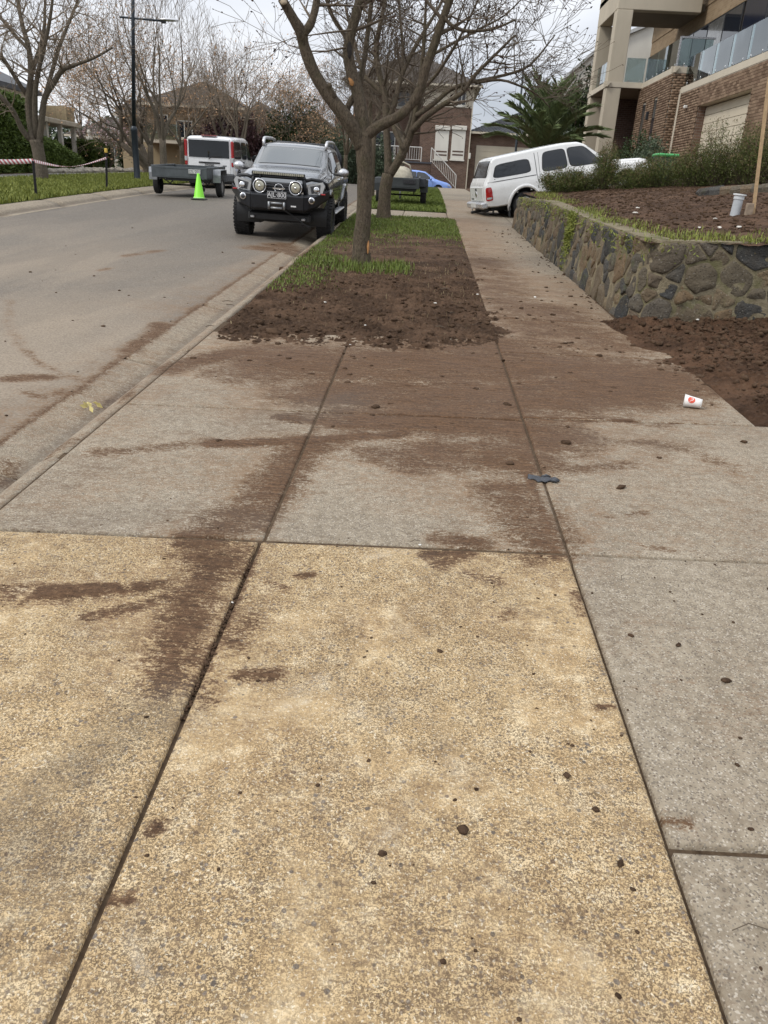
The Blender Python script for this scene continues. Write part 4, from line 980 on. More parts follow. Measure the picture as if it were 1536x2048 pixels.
for i, (px_, py_, y, rx, h) in enumerate(((1118,384,19.3,.5,.5),(1160,382,19.2,.45,.42),(1206,376,19.0,.26,.82),(1262,372,18.6,.55,.46),(1325,366,18.2,.6,.62),(1392,360,17.6,.55,.75),(1440,352,17.2,.65,1.1),(1500,340,16.8,.7,1.0),(1565,330,16.5,.8,1.1))):
    g = at(px_, py_, y=y); z = float(bed_z(np.array(g.x), np.array(y)))
    bush('shrub', (g.x, y, z-.03), rx, .55, h*(1.0 if i else .9), M_SHRUB, rowlab[i], 6500, .05, 'shrubs along the drive', tips=M_SHRUB_T, asp=.22, seed=i+1)
for i, (px_, py_, y, rx, h, mt, lb) in enumerate(((1270,345,27.5,.8,1.3,M_DARKLEAF,'dark rounded shrub below the house windows'),(1300,345,26,.6,1.0,M_OLIVE,'small grey green shrub beside the green bin'))):
    g = at(px_, py_, y=y); z = float(gard_z(np.array(g.x), np.array(max(y, 28.2)))); bush('shrub', (g.x, y, z), rx, rx, h, mt, lb, 4500, .09, 'house garden shrubs', seed=20+i)
for i, (px_, y, rx, h, mt, lb) in enumerate(((655,53.5,2.0,4.0,M_OLIVE,'large grey green bush beside the pruned tree trunk'),(700,54,2.2,4.4,M_OLIVE,'tall feathery grey green bush left of the second tree'),(752,54,1.6,3.6,M_OLIVE,'grey green bush behind the blue car bonnet'),(590,50.5,2.3,4.2,M_DARKLEAF,'evergreen shrub above the dark ute roof'),(488,48,1.3,3.0,M_REDLEAF,'dark red leaved shrub behind the white van mirror'),(445,50,1.5,3.2,M_REDLEAF,'dark red leaved shrub behind the white van roof'))):
    g = at(px_, 350, y=y+(8 if i < 3 else 0)); yy_ = y+(8.5 if i < 3 else 0); bush('bush', (g.x, yy_, float(zg(yy_))), rx, 1.3, h, mt, lb, 7500, .2, 'distant garden bushes', seed=40+i)
# magnolia in flower
g = at(215, 335, y=43); T = Tree(77)
for k in range(6):
    az = k*1.05; T.grow(Vector((g.x, 43, float(zg(43)))), Vector((math.cos(az)*.6, math.sin(az)*.6, 1)), 1.15, .04, 3, up=.1, wob=.2, minr=.008)
mg = T.finish('magnolia', (g.x, 43, float(zg(43))), 'pink flowering magnolia shrub left of the street lamp', M_BARK_G, M_TWIG_G, 'garden trees')
P = np.array([list(p) for p, d in T.ends]); P = np.repeat(P, 3, 0)+RNG.normal(0, .06, (3*len(P), 3))
for nm, mt, PP, sz in (('flowers', M_FLOWER, P[RNG.random(len(P)) < .55], .12), ('foliage', M_OLIVE, P+RNG.normal(0, .12, P.shape), .09)):
    o = leaves(nm, PP, sz, mt, mg, asp=.6); o.matrix_parent_inverse = Matrix.Translation(-mg.location); o['kind'] = 'stuff'

# ---- palm
def palm(loc, nf, L0, label):
    root = empty('palm', loc, label, 'palm tree'); mb_ = MB(); P, D, Tn = [], [], []; r = random.Random(5)
    for f in range(nf):
        az = f*2.399; el = math.radians(89-56*(f/nf)**1.35+r.uniform(-5, 5)); ln = L0*r.uniform(.85, 1.12)*(1-.12*f/nf); p = Vector((0, 0, .6)); pts = [p.copy()]
        for k in range(12):
            el -= math.radians(1.2+6.5*(k/12)**1.3*(1.15 if f > nf*.35 else .75)); p = p+Vector((math.cos(az)*math.cos(el), math.sin(az)*math.cos(el), math.sin(el)))*(ln/12); pts.append(p.copy())
        mb_.tube(pts, [.035*(1-.85*k/12) for k in range(13)], 5, False)
        for k in range(1, 12):
            for m_ in range(9):
                t = m_/9; q = pts[k].lerp(pts[k+1], t); dd = (pts[k+1]-pts[k]).normalized(); sd = dd.cross(Vector((0, 0, 1))); sd = sd.normalized() if sd.length > .05 else Vector((1, 0, 0)); up_ = sd.cross(dd)
                for sgn in (-1, 1): P.append(q); D.append(dd*.85+sd*sgn*.62+up_*.3+Vector((r.gauss(0, .07), r.gauss(0, .07), r.gauss(0, .07)-.06))); Tn.append(min(1, max(0, .3+.5*r.random()-.2*(f/nf))))
    mb_.build('frond_rib', simple('palm_rib', (.12, .13, .05), .5), root, smooth=True, fixn=False)
    leaves('leaflets', np.array([list(q) for q in P]), .44, M_PALM, root, asp=.075, D=np.array([list(q) for q in D]), droop=.12, tint=np.array(Tn))['kind'] = 'stuff'
    tr = MB(); tr.lathe([(.42, -.6), (.45, 0), (.38, .35), (.2, .8), (.05, 1.0)], 14); tr.build('trunk', M_BARK, root, smooth=True)
    return root
pp = at(1082, 300, y=34); palm((pp.x+.15, 34, float(gard_z(np.array(pp.x), np.array(34.)))+.45), 46, 2.8, 'large feather palm behind the white ute')
# dark tree between the palm and the portico
g = at(1158, 300, y=44); bush('bush', (g.x, 44, 3.2), 1.1, 1.1, 4.6, M_DARKLEAF, 'tall dark leafy bush between palm and portico', 6000, .2, 'house garden shrubs', seed=71)

# far-off trees and gardens closing the view on the left
n = 9000; X = RNG.uniform(-60, -17, n); Z = float(zg(74))+RNG.random(n)**.8*(2.4+2.6*fbm(np.stack([X*.25, X*0], -1), 3, 95)); P = np.stack([X, 75+RNG.random(n)*2.0, Z], 1)
tag(leaves('far_trees', P, .5, M_OLIVE, asp=.5), 'far-off mass of garden trees closing the view on the left', 'trees', kind='stuff')
# ================================================================ VEHICLES
def paint(name, base, metal=0.0, rough=.3, dirt=.25):
    b = NB(name); v = b.obj(); n = b.noise(v, 2.5, 5, .6); z = b.sep(v)[2]
    d = b.math('MULTIPLY', b.rng(z, .95, .35), b.rng(n, .3, .7, .2, 1)); d = b.math('MULTIPLY', d, dirt)
    b.set(base=b.mix(d, base, (.2, .16, .12)), metal=metal, rough=b.rng(n, .3, .7, rough-.06, rough+.08), coat=.8, coatr=.06, spec=.5); return b.m
def glass(name, base=(.012, .014, .016), ior=1.6, rough=.03):
    b = NB(name); n = b.noise(b.obj(), 3, 3); b.set(base=base, rough=b.rng(n, .3, .7, rough, rough+.04), ior=ior, spec=.5); return b.m
M_WHITE = paint('white_car_paint', (.80, .80, .785), 0, .28, .2); M_WHITE2 = paint('white_van_paint', (.82, .83, .84), 0, .28, .1); M_SILVER = paint('grey_metallic_paint', (.17, .175, .18), .85, .2, .25)
M_BLUE = paint('light_blue_car_paint', (.21, .35, .78)); M_CHROME = simple('chrome', (.75, .75, .76), .12, 1, .04); M_SILV = simple('silver_plastic', (.55, .55, .56), .3, .7, .05)
M_GLASS = glass('dark_car_glass', (.012, .014, .016), 1.6); M_GLASSW = glass('windscreen_glass', (.04, .052, .057), 2.2, .0); M_BLACKP = simple('black_plastic', (.014, .014, .015), .5, 0, .2, 6); M_BLACKM = simple('black_powder_coat', (.010, .011, .014), .38, .0, .2, 5)
M_GREYP = simple('grey_bumper_plastic', (.055, .058, .062), .55); M_TYRE = simple('tyre_rubber', (.018, .017, .017), .85, 0, .25, 12, .3, 60); M_RIM = simple('alloy_rim', (.42, .42, .43), .35, .9, .06); M_RIMB = simple('black_rim', (.02, .02, .021), .4, .5)
M_RED = simple('red_lamp', (.36, .012, .014), .18, 0, .15, 10, coat=.6); M_CLEAR = simple('clear_lamp', (.55, .56, .57), .15, .3, .1, 20, coat=.6); M_LAMPBACK = simple('lamp_housing', (.09, .09, .095), .25, .4, .3, 18); M_AMBER = simple('amber_lamp', (.55, .2, .02), .25)
M_REFL = simple('spotlight_reflector', (.50, .48, .38), .22, .65, .2, 30, coat=.8); M_PLATE_K = simple('black_plate', (.015, .015, .018), .4); M_PLATE_W = simple('white_plate', (.6, .6, .58), .45); M_LETTER = simple('plate_lettering', (.7, .7, .7), .5, var=.04); M_LETTER_D = simple('dark_lettering', (.05, .055, .07), .5)
M_STEELG = simple('galvanised_steel', (.3, .31, .32), .45, .8, .2, 14); M_TRAILER = simple('grey_trailer_paint', (.075, .085, .09), .5, .1, .2, 5); M_TRAILER2 = simple('charcoal_trailer_paint', (.045, .05, .052), .55, .1, .25, 6)

class Car:
    R = .13
    def __init__(s, keys, dx=.035, R=.13):
        K = np.array(keys, float); s.R = R; s.x = np.arange(K[0, 0], K[-1, 0]+1e-6, dx); s.x[-1] = K[-1, 0]
        def sm(v):
            k = np.array([1, 2, 3, 2, 1.]); k /= k.sum(); q = np.convolve(np.pad(v, 2, 'edge'), k, 'valid'); q[0], q[-1] = v[0], v[-1]; return q
        s.w, s.wr, s.zt, s.zb, s.z0 = [sm(np.interp(s.x, K[:, 0], K[:, i])) for i in range(1, 6)]
        s.sec = np.array([s.section(*a) for a in zip(s.w, s.wr, s.zt, s.zb, s.z0)])
    def section(s, w, wr, zt, zb, z0):
        zb = min(zb, zt-.03); r = min(s.R, .75*(zt-zb)); h = zb-z0
        P = [(w*.90, z0), (w*.965, z0+.05*h), (w*.99, z0+.22*h), (w, z0+.45*h), (w*1.0, z0+.68*h), (w*.99, z0+.84*h), (w*.972, z0+.94*h), (w*.955, zb)]
        a, b = np.array([w*.955, zb]), np.array([wr, zt-r])
        for t in (.25, .5, .75, 1): P.append(tuple(a+(b-a)*t+np.array([.012*math.sin(t*math.pi), 0])))
        for th in (18, 36, 54, 72, 90):
            t = math.radians(th); P.append((wr-r*1.25*(1-math.cos(t)), zt-r+r*.86*math.sin(t)))
        y1, z1 = P[-1]
        for t in (.33, .66, 1): P.append((y1*(1-t), z1+(zt-z1)*(1-(1-t)**2)))
        return np.array(P)
    def at_x(s, x):
        i = np.clip(np.searchsorted(s.x, x)-1, 0, len(s.x)-2); t = (x-s.x[i])/(s.x[i+1]-s.x[i]); return s.sec[i]*(1-t)+s.sec[i+1]*t
    def side_y(s, x, z):
        q = s.at_x(x); return float(np.interp(z, q[:16, 1], q[:16, 0]))
    def top_z(s, x, y):
        q = s.at_x(x)[8:][::-1]; return float(np.interp(abs(y), q[:, 0], q[:, 1]))
    def body(s, mat, parent, arches, arch_r, arch_z, cut=True):
        n = s.sec.shape[1]; V = []; F = []
        full = 2*n-1
        for x, q in zip(s.x, s.sec):
            V += [(x, y, z) for y, z in q]+[(x, -y, z) for y, z in q[:-1][::-1]]
        for i in range(len(s.x)-1):
            for k in range(full-1):
                f = (i*full+k, i*full+k+1, (i+1)*full+k+1, (i+1)*full+k); c = np.mean([V[j] for j in f], 0)
                if cut and abs(c[1]) > .5 and any((c[0]-ax)**2+(c[2]-arch_z)**2 < arch_r**2 for ax in arches): continue
                F.append(f)
            F.append((i*full, (i+1)*full, (i+1)*full+full-1, i*full+full-1))
        F.append(tuple(range(full))); F.append(tuple(range((len(s.x)-1)*full, len(s.x)*full))[::-1])
        o = MB().add(V, F).build('body', mat, parent, autosmooth=38)
        for ax in arches:
            for sg in (-1, 1):
                mb = MB(); n_ = 14; yo = s.side_y(ax, arch_z+arch_r*.8)-.012
                P = [[(ax+arch_r*1.0*math.cos(math.pi*(k/n_)*1.24-.12*math.pi), sg*y, arch_z+arch_r*1.0*math.sin(math.pi*(k/n_)*1.24-.12*math.pi)) for k in range(n_+1)] for y in (yo, .42)]
                mb.grid(P); mb.add([P[1][k] for k in range(n_+1)], [tuple(range(n_+1))]); mb.build('arch_liner', M_BLACKP, parent, smooth=True, fixn=False)
        return o
    def flare(s, parent, mat, ax, arch_z, r, rad=.03, name='wheel_arch_flare', lo=-.07, hi=1.07):
        for sg in (-1, 1):
            pts = []
            for k in range(17):
                t = math.pi*(lo+(hi-lo)*k/16); x, z = ax+r*math.cos(t), arch_z+r*math.sin(t); pts.append((x, sg*(s.side_y(np.clip(x, s.x[0], s.x[-1]), max(z, .3))+.004), z))
            MB().tube(pts, rad, 8).build(name, mat, parent, smooth=True, fixn=False)
    def pane(s, quad, mat, parent, name='side_window', off=.006, sides=(-1, 1), n=8, frame=None):
        """quad corners (x,z): lower back, lower front, upper front, upper back"""
        (a, b, c, d) = [np.array(q, float) for q in quad]; out = []
        def build(grow, offs, m, nm, par, sg):
            ctr = (a+b+c+d)/4; rows = []
            for j in range(n+1):
                t = j/n; row = []
                for i in range(n+1):
                    u = i/n; uu, tt = (u-.5)*2, (t-.5)*2
                    k = (abs(uu)**6+abs(tt)**6)**(1/6) if max(abs(uu), abs(tt)) > 0 else 1
                    mxx = max(abs(uu), abs(tt)); f_ = mxx/k if k > 0 and mxx > 0 else 1
                    U, T_ = .5+uu*f_/2, .5+tt*f_/2
                    p = (a*(1-U)+b*U)*(1-T_)+(d*(1-U)+c*U)*T_; p = ctr+(p-ctr)*grow; row.append((p[0], sg*(s.side_y(p[0], p[1])+offs), p[1]))
                rows.append(row)
            return MB().grid(rows).build(nm, m, par, smooth=True, fixn=False)
        for sg in sides:
            g = build(1, off, mat, name, parent, sg); out.append(g)
            if frame is not None: build(1.07, off-.003, frame, 'window_seal', g, sg)
        return out
    def screen(s, x0, x1, f0, f1, mat, parent, name='windscreen', off=.006, seal=True):
        """glass on the sloping top surface between x0 and x1; f = share of the half width used at each end"""
        def mk(g, o_, m, nm, par):
            rows = []
            for j in range(9):
                t = (j/8-.5)*g+.5; x = x0+(x1-x0)*t; q = s.at_x(x); hw = q[12][0]*(f0+(f1-f0)*t)*(1+(g-1)*.5); rows.append([(x+(.0), y, s.top_z(x, y)+o_) for y in np.linspace(-hw, hw, 13)])
            return MB().grid(rows).build(nm, m, par, smooth=True, fixn=False)
        g = mk(1, off, mat, name, parent)
        if seal: mk(1.06, off-.004, M_BLACKP, 'screen_seal', g)
        return g
    def seam(s, pts, parent, rad=.004, mat=None, sides=(-1, 1), name='panel_gap'):
        for sg in sides:
            P = []
            for (x0, z0), (x1, z1) in zip(pts[:-1], pts[1:]):
                for k in range(6): t = k/6; x, z = x0+(x1-x0)*t, z0+(z1-z0)*t; P.append((x, sg*(s.side_y(x, z)+.001), z))
            x, z = pts[-1]; P.append((x, sg*(s.side_y(x, z)+.001), z)); MB().tube(P, rad, 5).build(name, mat or M_BLACKP, parent, fixn=False)

def wheel(parent, x, y, r, wd, rim_r, rim_mat, tread=False, spokes=6, name='wheel', steer=0):
    wl = empty(name, (x, y, r)); wl.parent = parent; wl.rotation_euler = (0, 0, steer); sg = 1 if y > 0 else -1
    h = wd/2; prof = [(rim_r, -h*.8), (rim_r*1.05, -h*.95), (r*.86, -h), (r*.95, -h*.93), (r*.985, -h*.75), (r, -h*.4), (r, h*.4), (r*.985, h*.75), (r*.95, h*.93), (r*.86, h), (rim_r*1.05, h*.95), (rim_r, h*.8)]
    mb = MB().lathe(prof, 40, 'y', closed=True)
    if tread:
        nb = 34
        for k in range(nb):
            t = 2*math.pi*k/nb; c, s_ = math.cos(t), math.sin(t)
            for row, (y0, y1) in enumerate(((-h*1.0, -h*.62), (-h*.5, -h*.06), (h*.06, h*.5), (h*.62, h*1.0))):
                tt = t+(math.pi/nb if row % 2 else 0); c, s_ = math.cos(tt), math.sin(tt); a = .5*2*math.pi*r/nb*.62; V = []
                for dr in (r*.97, r*1.02):
                    for da in (-a, a):
                        for yy_ in (y0, y1): V.append((c*dr-s_*da, yy_, s_*dr+c*da))
                mb.add(V, [(0, 1, 3, 2), (4, 6, 7, 5), (0, 4, 5, 1), (2, 3, 7, 6), (0, 2, 6, 4), (1, 5, 7, 3)])
    mb.build('tyre', M_TYRE, wl, smooth=not tread, autosmooth=30 if tread else None)
    rm = MB().lathe([(rim_r*1.02, h*.82*sg), (rim_r*.92, h*.7*sg), (rim_r*.88, h*.25*sg), (rim_r*.25, h*.15*sg), (.001, h*.15*sg)], 28, 'y')
    for k in range(spokes):
        t = 2*math.pi*k/spokes; c, s_ = math.cos(t), math.sin(t); a = rim_r*.13; V = []
        for rr, aa, yy_ in ((rim_r*.12, a*1.1, h*.62), (rim_r*.9, a, h*.72)):
            for da in (-aa, aa):
                for dy in (-.02, .012): V.append((c*rr-s_*da, (yy_+dy)*sg, s_*rr+c*da))
        rm.add(V, [(0, 1, 3, 2), (4, 6, 7, 5), (0, 4, 5, 1), (2, 3, 7, 6), (0, 2, 6, 4), (1, 5, 7, 3)])
    rm.lathe([(rim_r*.22, h*.5*sg), (rim_r*.2, h*.72*sg), (.001, h*.74*sg)], 16, 'y')
    rm.build('rim', rim_mat, wl, autosmooth=35)
    return wl
def mirror(parent, x, y, z, mat, sg):
    mb = MB(); P = []
    for i in range(7):
        t = i/6; k = math.sin(math.pi*(.12+.76*t)); P.append([(x+.05-.10*math.cos(a)*k*1.0+.0, y+sg*(.04+.23*t), z+.085*math.sin(a)*k+.01*t) for a in np.linspace(0, 2*math.pi, 13)])
    mb.grid(P); mb.f.append(tuple(range(13))); mb.f.append(tuple(range(6*13, 7*13)))
    o = mb.build('mirror', mat, parent, smooth=True); MB().box((x-.03, y-sg*.05, z-.06), (x+.05, y+sg*.08, z-.02), .01).build('mirror_arm', M_BLACKP, o)
    MB().box((x-.055, y+sg*.06, z-.07), (x-.045, y+sg*.25, z+.07)).build('mirror_glass', M_GLASS, o); return o
def place(root, pos, fwd, up=(0, 0, 1)):
    f = Vector(fwd).normalized(); u = Vector(up); l = u.cross(f).normalized(); u = f.cross(l)
    m = Matrix.Identity(4)
    for i in range(3): m[i][0], m[i][1], m[i][2], m[i][3] = f[i], l[i], u[i], pos[i]
    root.location = pos; root.rotation_euler = m.to_euler()
def plate(parent, loc, rot, txt, wd, ht, back, letter, size):
    p = MB().box((-wd/2, -ht/2, -.006), (wd/2, ht/2, .006), .004).build('number_plate', back, parent); p.location = loc; p.rotation_euler = rot
    text_mesh(txt, size, letter, p, (0, 0, .0075), (0, 0, 0), 'plate_lettering')
    f = MB()
    for a, b in (((-wd/2+.008, ht/2-.014), (wd/2-.008, ht/2-.009)), ((-wd/2+.008, -ht/2+.009), (wd/2-.008, -ht/2+.014)), ((-wd/2+.008, -ht/2+.014), (-wd/2+.013, ht/2-.014)), ((wd/2-.013, -ht/2+.014), (wd/2-.008, ht/2-.014))): f.box((*a, .006), (*b, .0085))
    f.build('plate_border', letter, p); return p

# ---------------------------------------------------------------- dark grey four-wheel-drive ute with bull bar
def grey_ute():
    r = empty('parked_ute', (0, 0, 0), 'dark grey lifted ute with black bull bar and round spotlights facing the camera', 'ute', 'parked vehicles')
    K = [  # x, w, wr, zt, zb, z0
     (-2.72, .88, .84, 1.27, 1.16, .72), (-2.66, .92, .88, 1.32, 1.2, .66), (-1.5, .93, .89, 1.33, 1.2, .6), (-1.38, .93, .87, 1.36, 1.22, .58), (-1.3, .93, .76, 1.72, 1.22, .58), (-.9, .93, .745, 1.755, 1.22, .58), (-.1, .93, .735, 1.765, 1.21, .58), (.28, .93, .725, 1.74, 1.2, .58),
     (.42, .93, .73, 1.69, 1.2, .58), (1.08, .925, .80, 1.345, 1.18, .58), (1.2, .92, .80, 1.32, 1.16, .58), (1.75, .915, .80, 1.275, 1.13, .6), (2.08, .90, .78, 1.21, 1.08, .62), (2.22, .87, .74, 1.15, 1.04, .64), (2.3, .82, .68, 1.06, .98, .66)]
    c = Car(K, R=.12); FA, RA, wr_ = 1.55, -1.6, .40
    c.body(M_SILVER, r, (FA, RA), .47, .46)
    c.flare(r, M_SILVER, FA, .46, .47, .045, lo=.34, hi=1.0); c.flare(r, M_SILVER, RA, .46, .47, .045)
    # glass
    c.screen(1.02, .44, .93, 1.0, M_GLASSW, r)
    c.pane(((-.2, 1.25), (.92, 1.25), (.42, 1.61), (-.2, 1.64)), M_GLASS, r, frame=M_BLACKP); c.pane(((-1.12, 1.26), (-.3, 1.25), (-.3, 1.64), (-1.0, 1.63)), M_GLASS, r, frame=M_BLACKP)
    c.seam([(-.25, .62), (-.25, 1.24)], r); c.seam([(.95, .66), (.98, 1.2)], r); c.seam([(-1.2, .9), (-1.2, 1.24)], r)
    for s_ in (-1, 1): # door handles, roof rails, side steps
        for hx in (-.15, -1.0): MB().box((hx-.1, s_*(c.side_y(hx, 1.1)-.01), 1.09), (hx+.1, s_*(c.side_y(hx, 1.1)+.035), 1.125), .012).build('door_handle', M_CHROME, r)
        MB().tube([(.34, s_*.66, 1.68), (.3, s_*.67, 1.78), (.2, s_*.675, 1.825), (0, s_*.68, 1.835), (-.8, s_*.685, 1.83), (-1.1, s_*.685, 1.81), (-1.22, s_*.68, 1.71)], [.028, .036, .036, .03, .03, .03, .024], 8).build('roof_rail', M_SILV, r, smooth=True, fixn=False)
        st = MB().box((-1.0, s_*.86, .46), (.95, s_*1.0, .50), .015).build('side_step', M_SILV, r); MB().box((-.9, s_*.7, .44), (.85, s_*.9, .465)).build('step_bracket', M_BLACKP, st)
        mirror(r, .78, s_*.94, 1.27, M_SILV, s_)
    # black sports bar behind the cab
    MB().tube([(-1.45, -.84, 1.3), (-1.5, -.80, 1.55), (-1.55, -.68, 1.74), (-1.55, .68, 1.74), (-1.5, .80, 1.55), (-1.45, .84, 1.3)], .05, 10).build('sports_bar', M_BLACKM, r, smooth=True, fixn=False)
    for x_, y_ in ((FA, 1), (FA, -1), (RA, 1), (RA, -1)): wheel(r, x_, y_*.84, wr_, .30, .225, M_RIMB, True, 6)
    # face: grille, badge, lamps
    g = MB().box((2.2, -.52, .70), (2.33, .52, 1.075), .03).build('grille', M_BLACKP, r)
    for k in range(5): MB().box((2.325, -.34, .80+.05*k), (2.345, .34, .822+.05*k), .006).build('grille_bar', M_LAMPBACK, g)
    for s_ in (-1, 1): MB().prism([(s_*.36, 1.07), (s_*.56, 1.07), (s_*.46, .80), (s_*.36, .72), (s_*.28, .72), (s_*.34, .84)], 2.33, 2.35, 'yz').build('grille_surround', M_CHROME, g)
    bd = MB().lathe([(.092, -.008), (.092, .008), (.073, .008), (.073, -.008)], 28, 'x', (2.385, 0, .965), closed=True).build('badge', M_CHROME, r, smooth=True); MB().box((2.378, -.12, .947), (2.396, .12, .983), .006).build('badge_bar', M_CHROME, bd)
    for s_ in (-1, 1):
        hl = MB().prism([(s_*.54, 1.07), (s_*.84, 1.13), (s_*.885, 1.06), (s_*.84, .93), (s_*.58, .87)], 2.15, 2.325, 'yz').build('headlight', M_CLEAR, r)
        MB().prism([(s_*.60, 1.04), (s_*.80, 1.085), (s_*.79, .95), (s_*.63, .91)], 2.32, 2.332, 'yz').build('lamp_housing', M_LAMPBACK, hl)
        MB().lathe([(.062, 0), (.062, .02), (.045, .03), (.001, .032)], 18, 'x', (2.33, s_*.72, .985)).build('lamp_lens', M_CHROME, hl, smooth=True)
    # bull bar: lower beam with wings, hoop, uprights
    bb = empty('bull_bar'); bb.parent = r
    prof = [(2.18, .55), (2.42, .55), (2.58, .60), (2.6, .86), (2.46, .89), (2.18, .89)]
    MB().prism(prof, -.52, .52, 'xz').build('centre_beam', M_BLACKM, bb, bevel=.02)
    for s_ in (-1, 1):
        P = [[(x_, s_*.52, z_) for x_, z_ in prof], [(x_-.08, s_*.72, z_*.75+.23) for x_, z_ in prof], [(2.02, s_*.94, .83), (2.1, s_*.955, .83), (2.14, s_*.96, .85), (2.16, s_*.96, .98), (2.1, s_*.95, 1.0), (2.02, s_*.94, 1.0)]]
        w_ = MB().grid([p+[p[0]] for p in P]); w_.add(P[2], [tuple(range(6))]); w_.build('wing', M_BLACKM, bb, bevel=.015)
        MB().tube([(2.3, s_*.52, .80), (2.40, s_*.50, 1.0), (2.40, s_*.49, 1.12), (2.37, s_*.47, 1.165)], .036, 10).build('upright', M_BLACKM, bb, smooth=True, fixn=False)
        MB().tube([(2.38, s_*.50, 1.13), (2.34, s_*.62, 1.165), (2.26, s_*.78, 1.15), (2.16, s_*.89, 1.09), (2.1, s_*.925, .99), (2.08, s_*.93, .88)], .034, 10).build('side_hoop', M_BLACKM, bb, smooth=True, fixn=False)
        MB().lathe([(.062, 0), (.062, .035), (.05, .04), (.001, .04)], 18, 'x', (2.53, s_*.66, .80)).build('fog_lamp', M_CHROME, bb, smooth=True)
        MB().lathe([(.044, .036), (.03, .05), (.001, .052)], 16, 'x', (2.53, s_*.66, .80)).build('fog_lens', M_LAMPBACK, bb, smooth=True)
        MB().box((2.2, s_*.80, .90), (2.36, s_*.90, .925), .006).build('indicator', M_RED, bb); MB().box((2.3, s_*.77, .90), (2.4, s_*.80, .925), .006).build('side_marker', M_CLEAR, bb)
    MB().tube([(2.38, -.52, 1.165), (2.41, -.3, 1.175), (2.41, .3, 1.175), (2.38, .52, 1.165)], .034, 10).build('top_tube', M_BLACKM, bb, smooth=True, fixn=False)
    MB().tube([(2.44, -.5, .86), (2.44, .5, .86)], .025, 8).build('cross_tube', M_BLACKM, bb, smooth=True, fixn=False)
    lb = MB().box((2.40, -.51, 1.195), (2.47, .51, 1.255), .01).build('light_bar', M_BLACKM, bb)
    for k in range(24): MB().box((2.468, -.485+.041*k, 1.204), (2.474, -.485+.041*k+.031, 1.246), .006).build('led', M_REFL, lb)
    for s_ in (-1, 1):
        sp_ = MB().lathe([(.05, -.12), (.11, -.07), (.125, 0), (.128, .012), (.118, .02)], 28, 'x', (2.52, s_*.345, 1.0)).build('spotlight', M_BLACKM, bb, smooth=True)
        MB().lathe([(.128, .004), (.13, .022), (.112, .026), (.110, .01)], 28, 'x', (2.52, s_*.345, 1.0), closed=True).build('spotlight_ring', M_CHROME, sp_, smooth=True)
        MB().lathe([(.112, .016), (.07, .024), (.03, .026), (.001, .026)], 28, 'x', (2.52, s_*.345, 1.0)).build('spotlight_lens', M_REFL, sp_, smooth=True); MB().lathe([(.022, .026), (.02, .04), (.001, .042)], 12, 'x', (2.52, s_*.345, 1.0)).build('spotlight_bulb', M_CHROME, sp_, smooth=True)
        MB().box((2.43, s_*.345-.012, 1.11), (2.5, s_*.345+.012, 1.2)).build('spotlight_bracket', M_BLACKM, sp_)
    plate(bb, (2.612, 0, .86), (math.radians(90), 0, math.radians(90)), 'AJL\u00b7800', .375, .135, M_PLATE_K, M_LETTER, .115)
    fr = MB().box((2.60, -.16, .60), (2.62, .16, .745), .006).build('fairlead', simple('dark_bronze', (.05, .04, .03), .5, .4), bb)
    for z_ in (.63, .715): MB().tube([(2.64, -.11, z_), (2.64, .11, z_)], .022, 10).build('roller', M_STEELG, fr, smooth=True, fixn=False)
    for y_ in (-.145, .145): MB().tube([(2.64, y_, .605), (2.64, y_, .74)], .024, 10).build('roller', M_STEELG, fr, smooth=True, fixn=False)
    MB().tube([(2.62, .14, .6), (2.5, .3, .5), (2.45, .5, .36), (2.4, .62, .3)], .012, 6).build('winch_rope', M_BLACKP, bb, fixn=False)
    MB().box((2.598, .27, .665), (2.606, .37, .69)).build('bar_maker_mark', M_LETTER, bb)
    MB().box((1.3, -.62, .36), (2.3, .62, .52), .03).build('bash_plate', M_BLACKP, r); MB().box((-2.5, -.45, .42), (1.4, .45, .62)).build('chassis', M_BLACKP, r)
    for s_ in (-1, 1): MB().box((2.3, s_*.5-.05, .41), (2.4, s_*.5+.02, .45), .008).build('recovery_hook', M_SILV, r)
    MB().tube([(1.55, -.8, .4), (1.55, .8, .4)], .05, 8).build('front_axle', M_BLACKP, r, fixn=False); MB().tube([(-1.6, -.8, .4), (-1.6, .8, .4)], .06, 8).build('rear_axle', M_BLACKP, r, fixn=False)
    d_ = MB().tube([(.52, 0, 1.66), (.6, 0, 1.5)], .003, 4); d_.lathe([(.001, -.05), (.03, 0), (.001, .06)], 8, 'z', (.6, 0, 1.46)); d_.build('hanging_charm', M_LETTER, r)
    return r
g = grey_ute(); US = .945; xL, xR = at(470, 440, y=15.9).x, at(664, 440, y=15.9).x; uy = 15.95+1.55*US
place(g, ((xL+xR)/2, uy, float(zg(uy))-.10), (.015, -1, -.05), (.02, -.05, 1)); g.scale = (US, US, US)

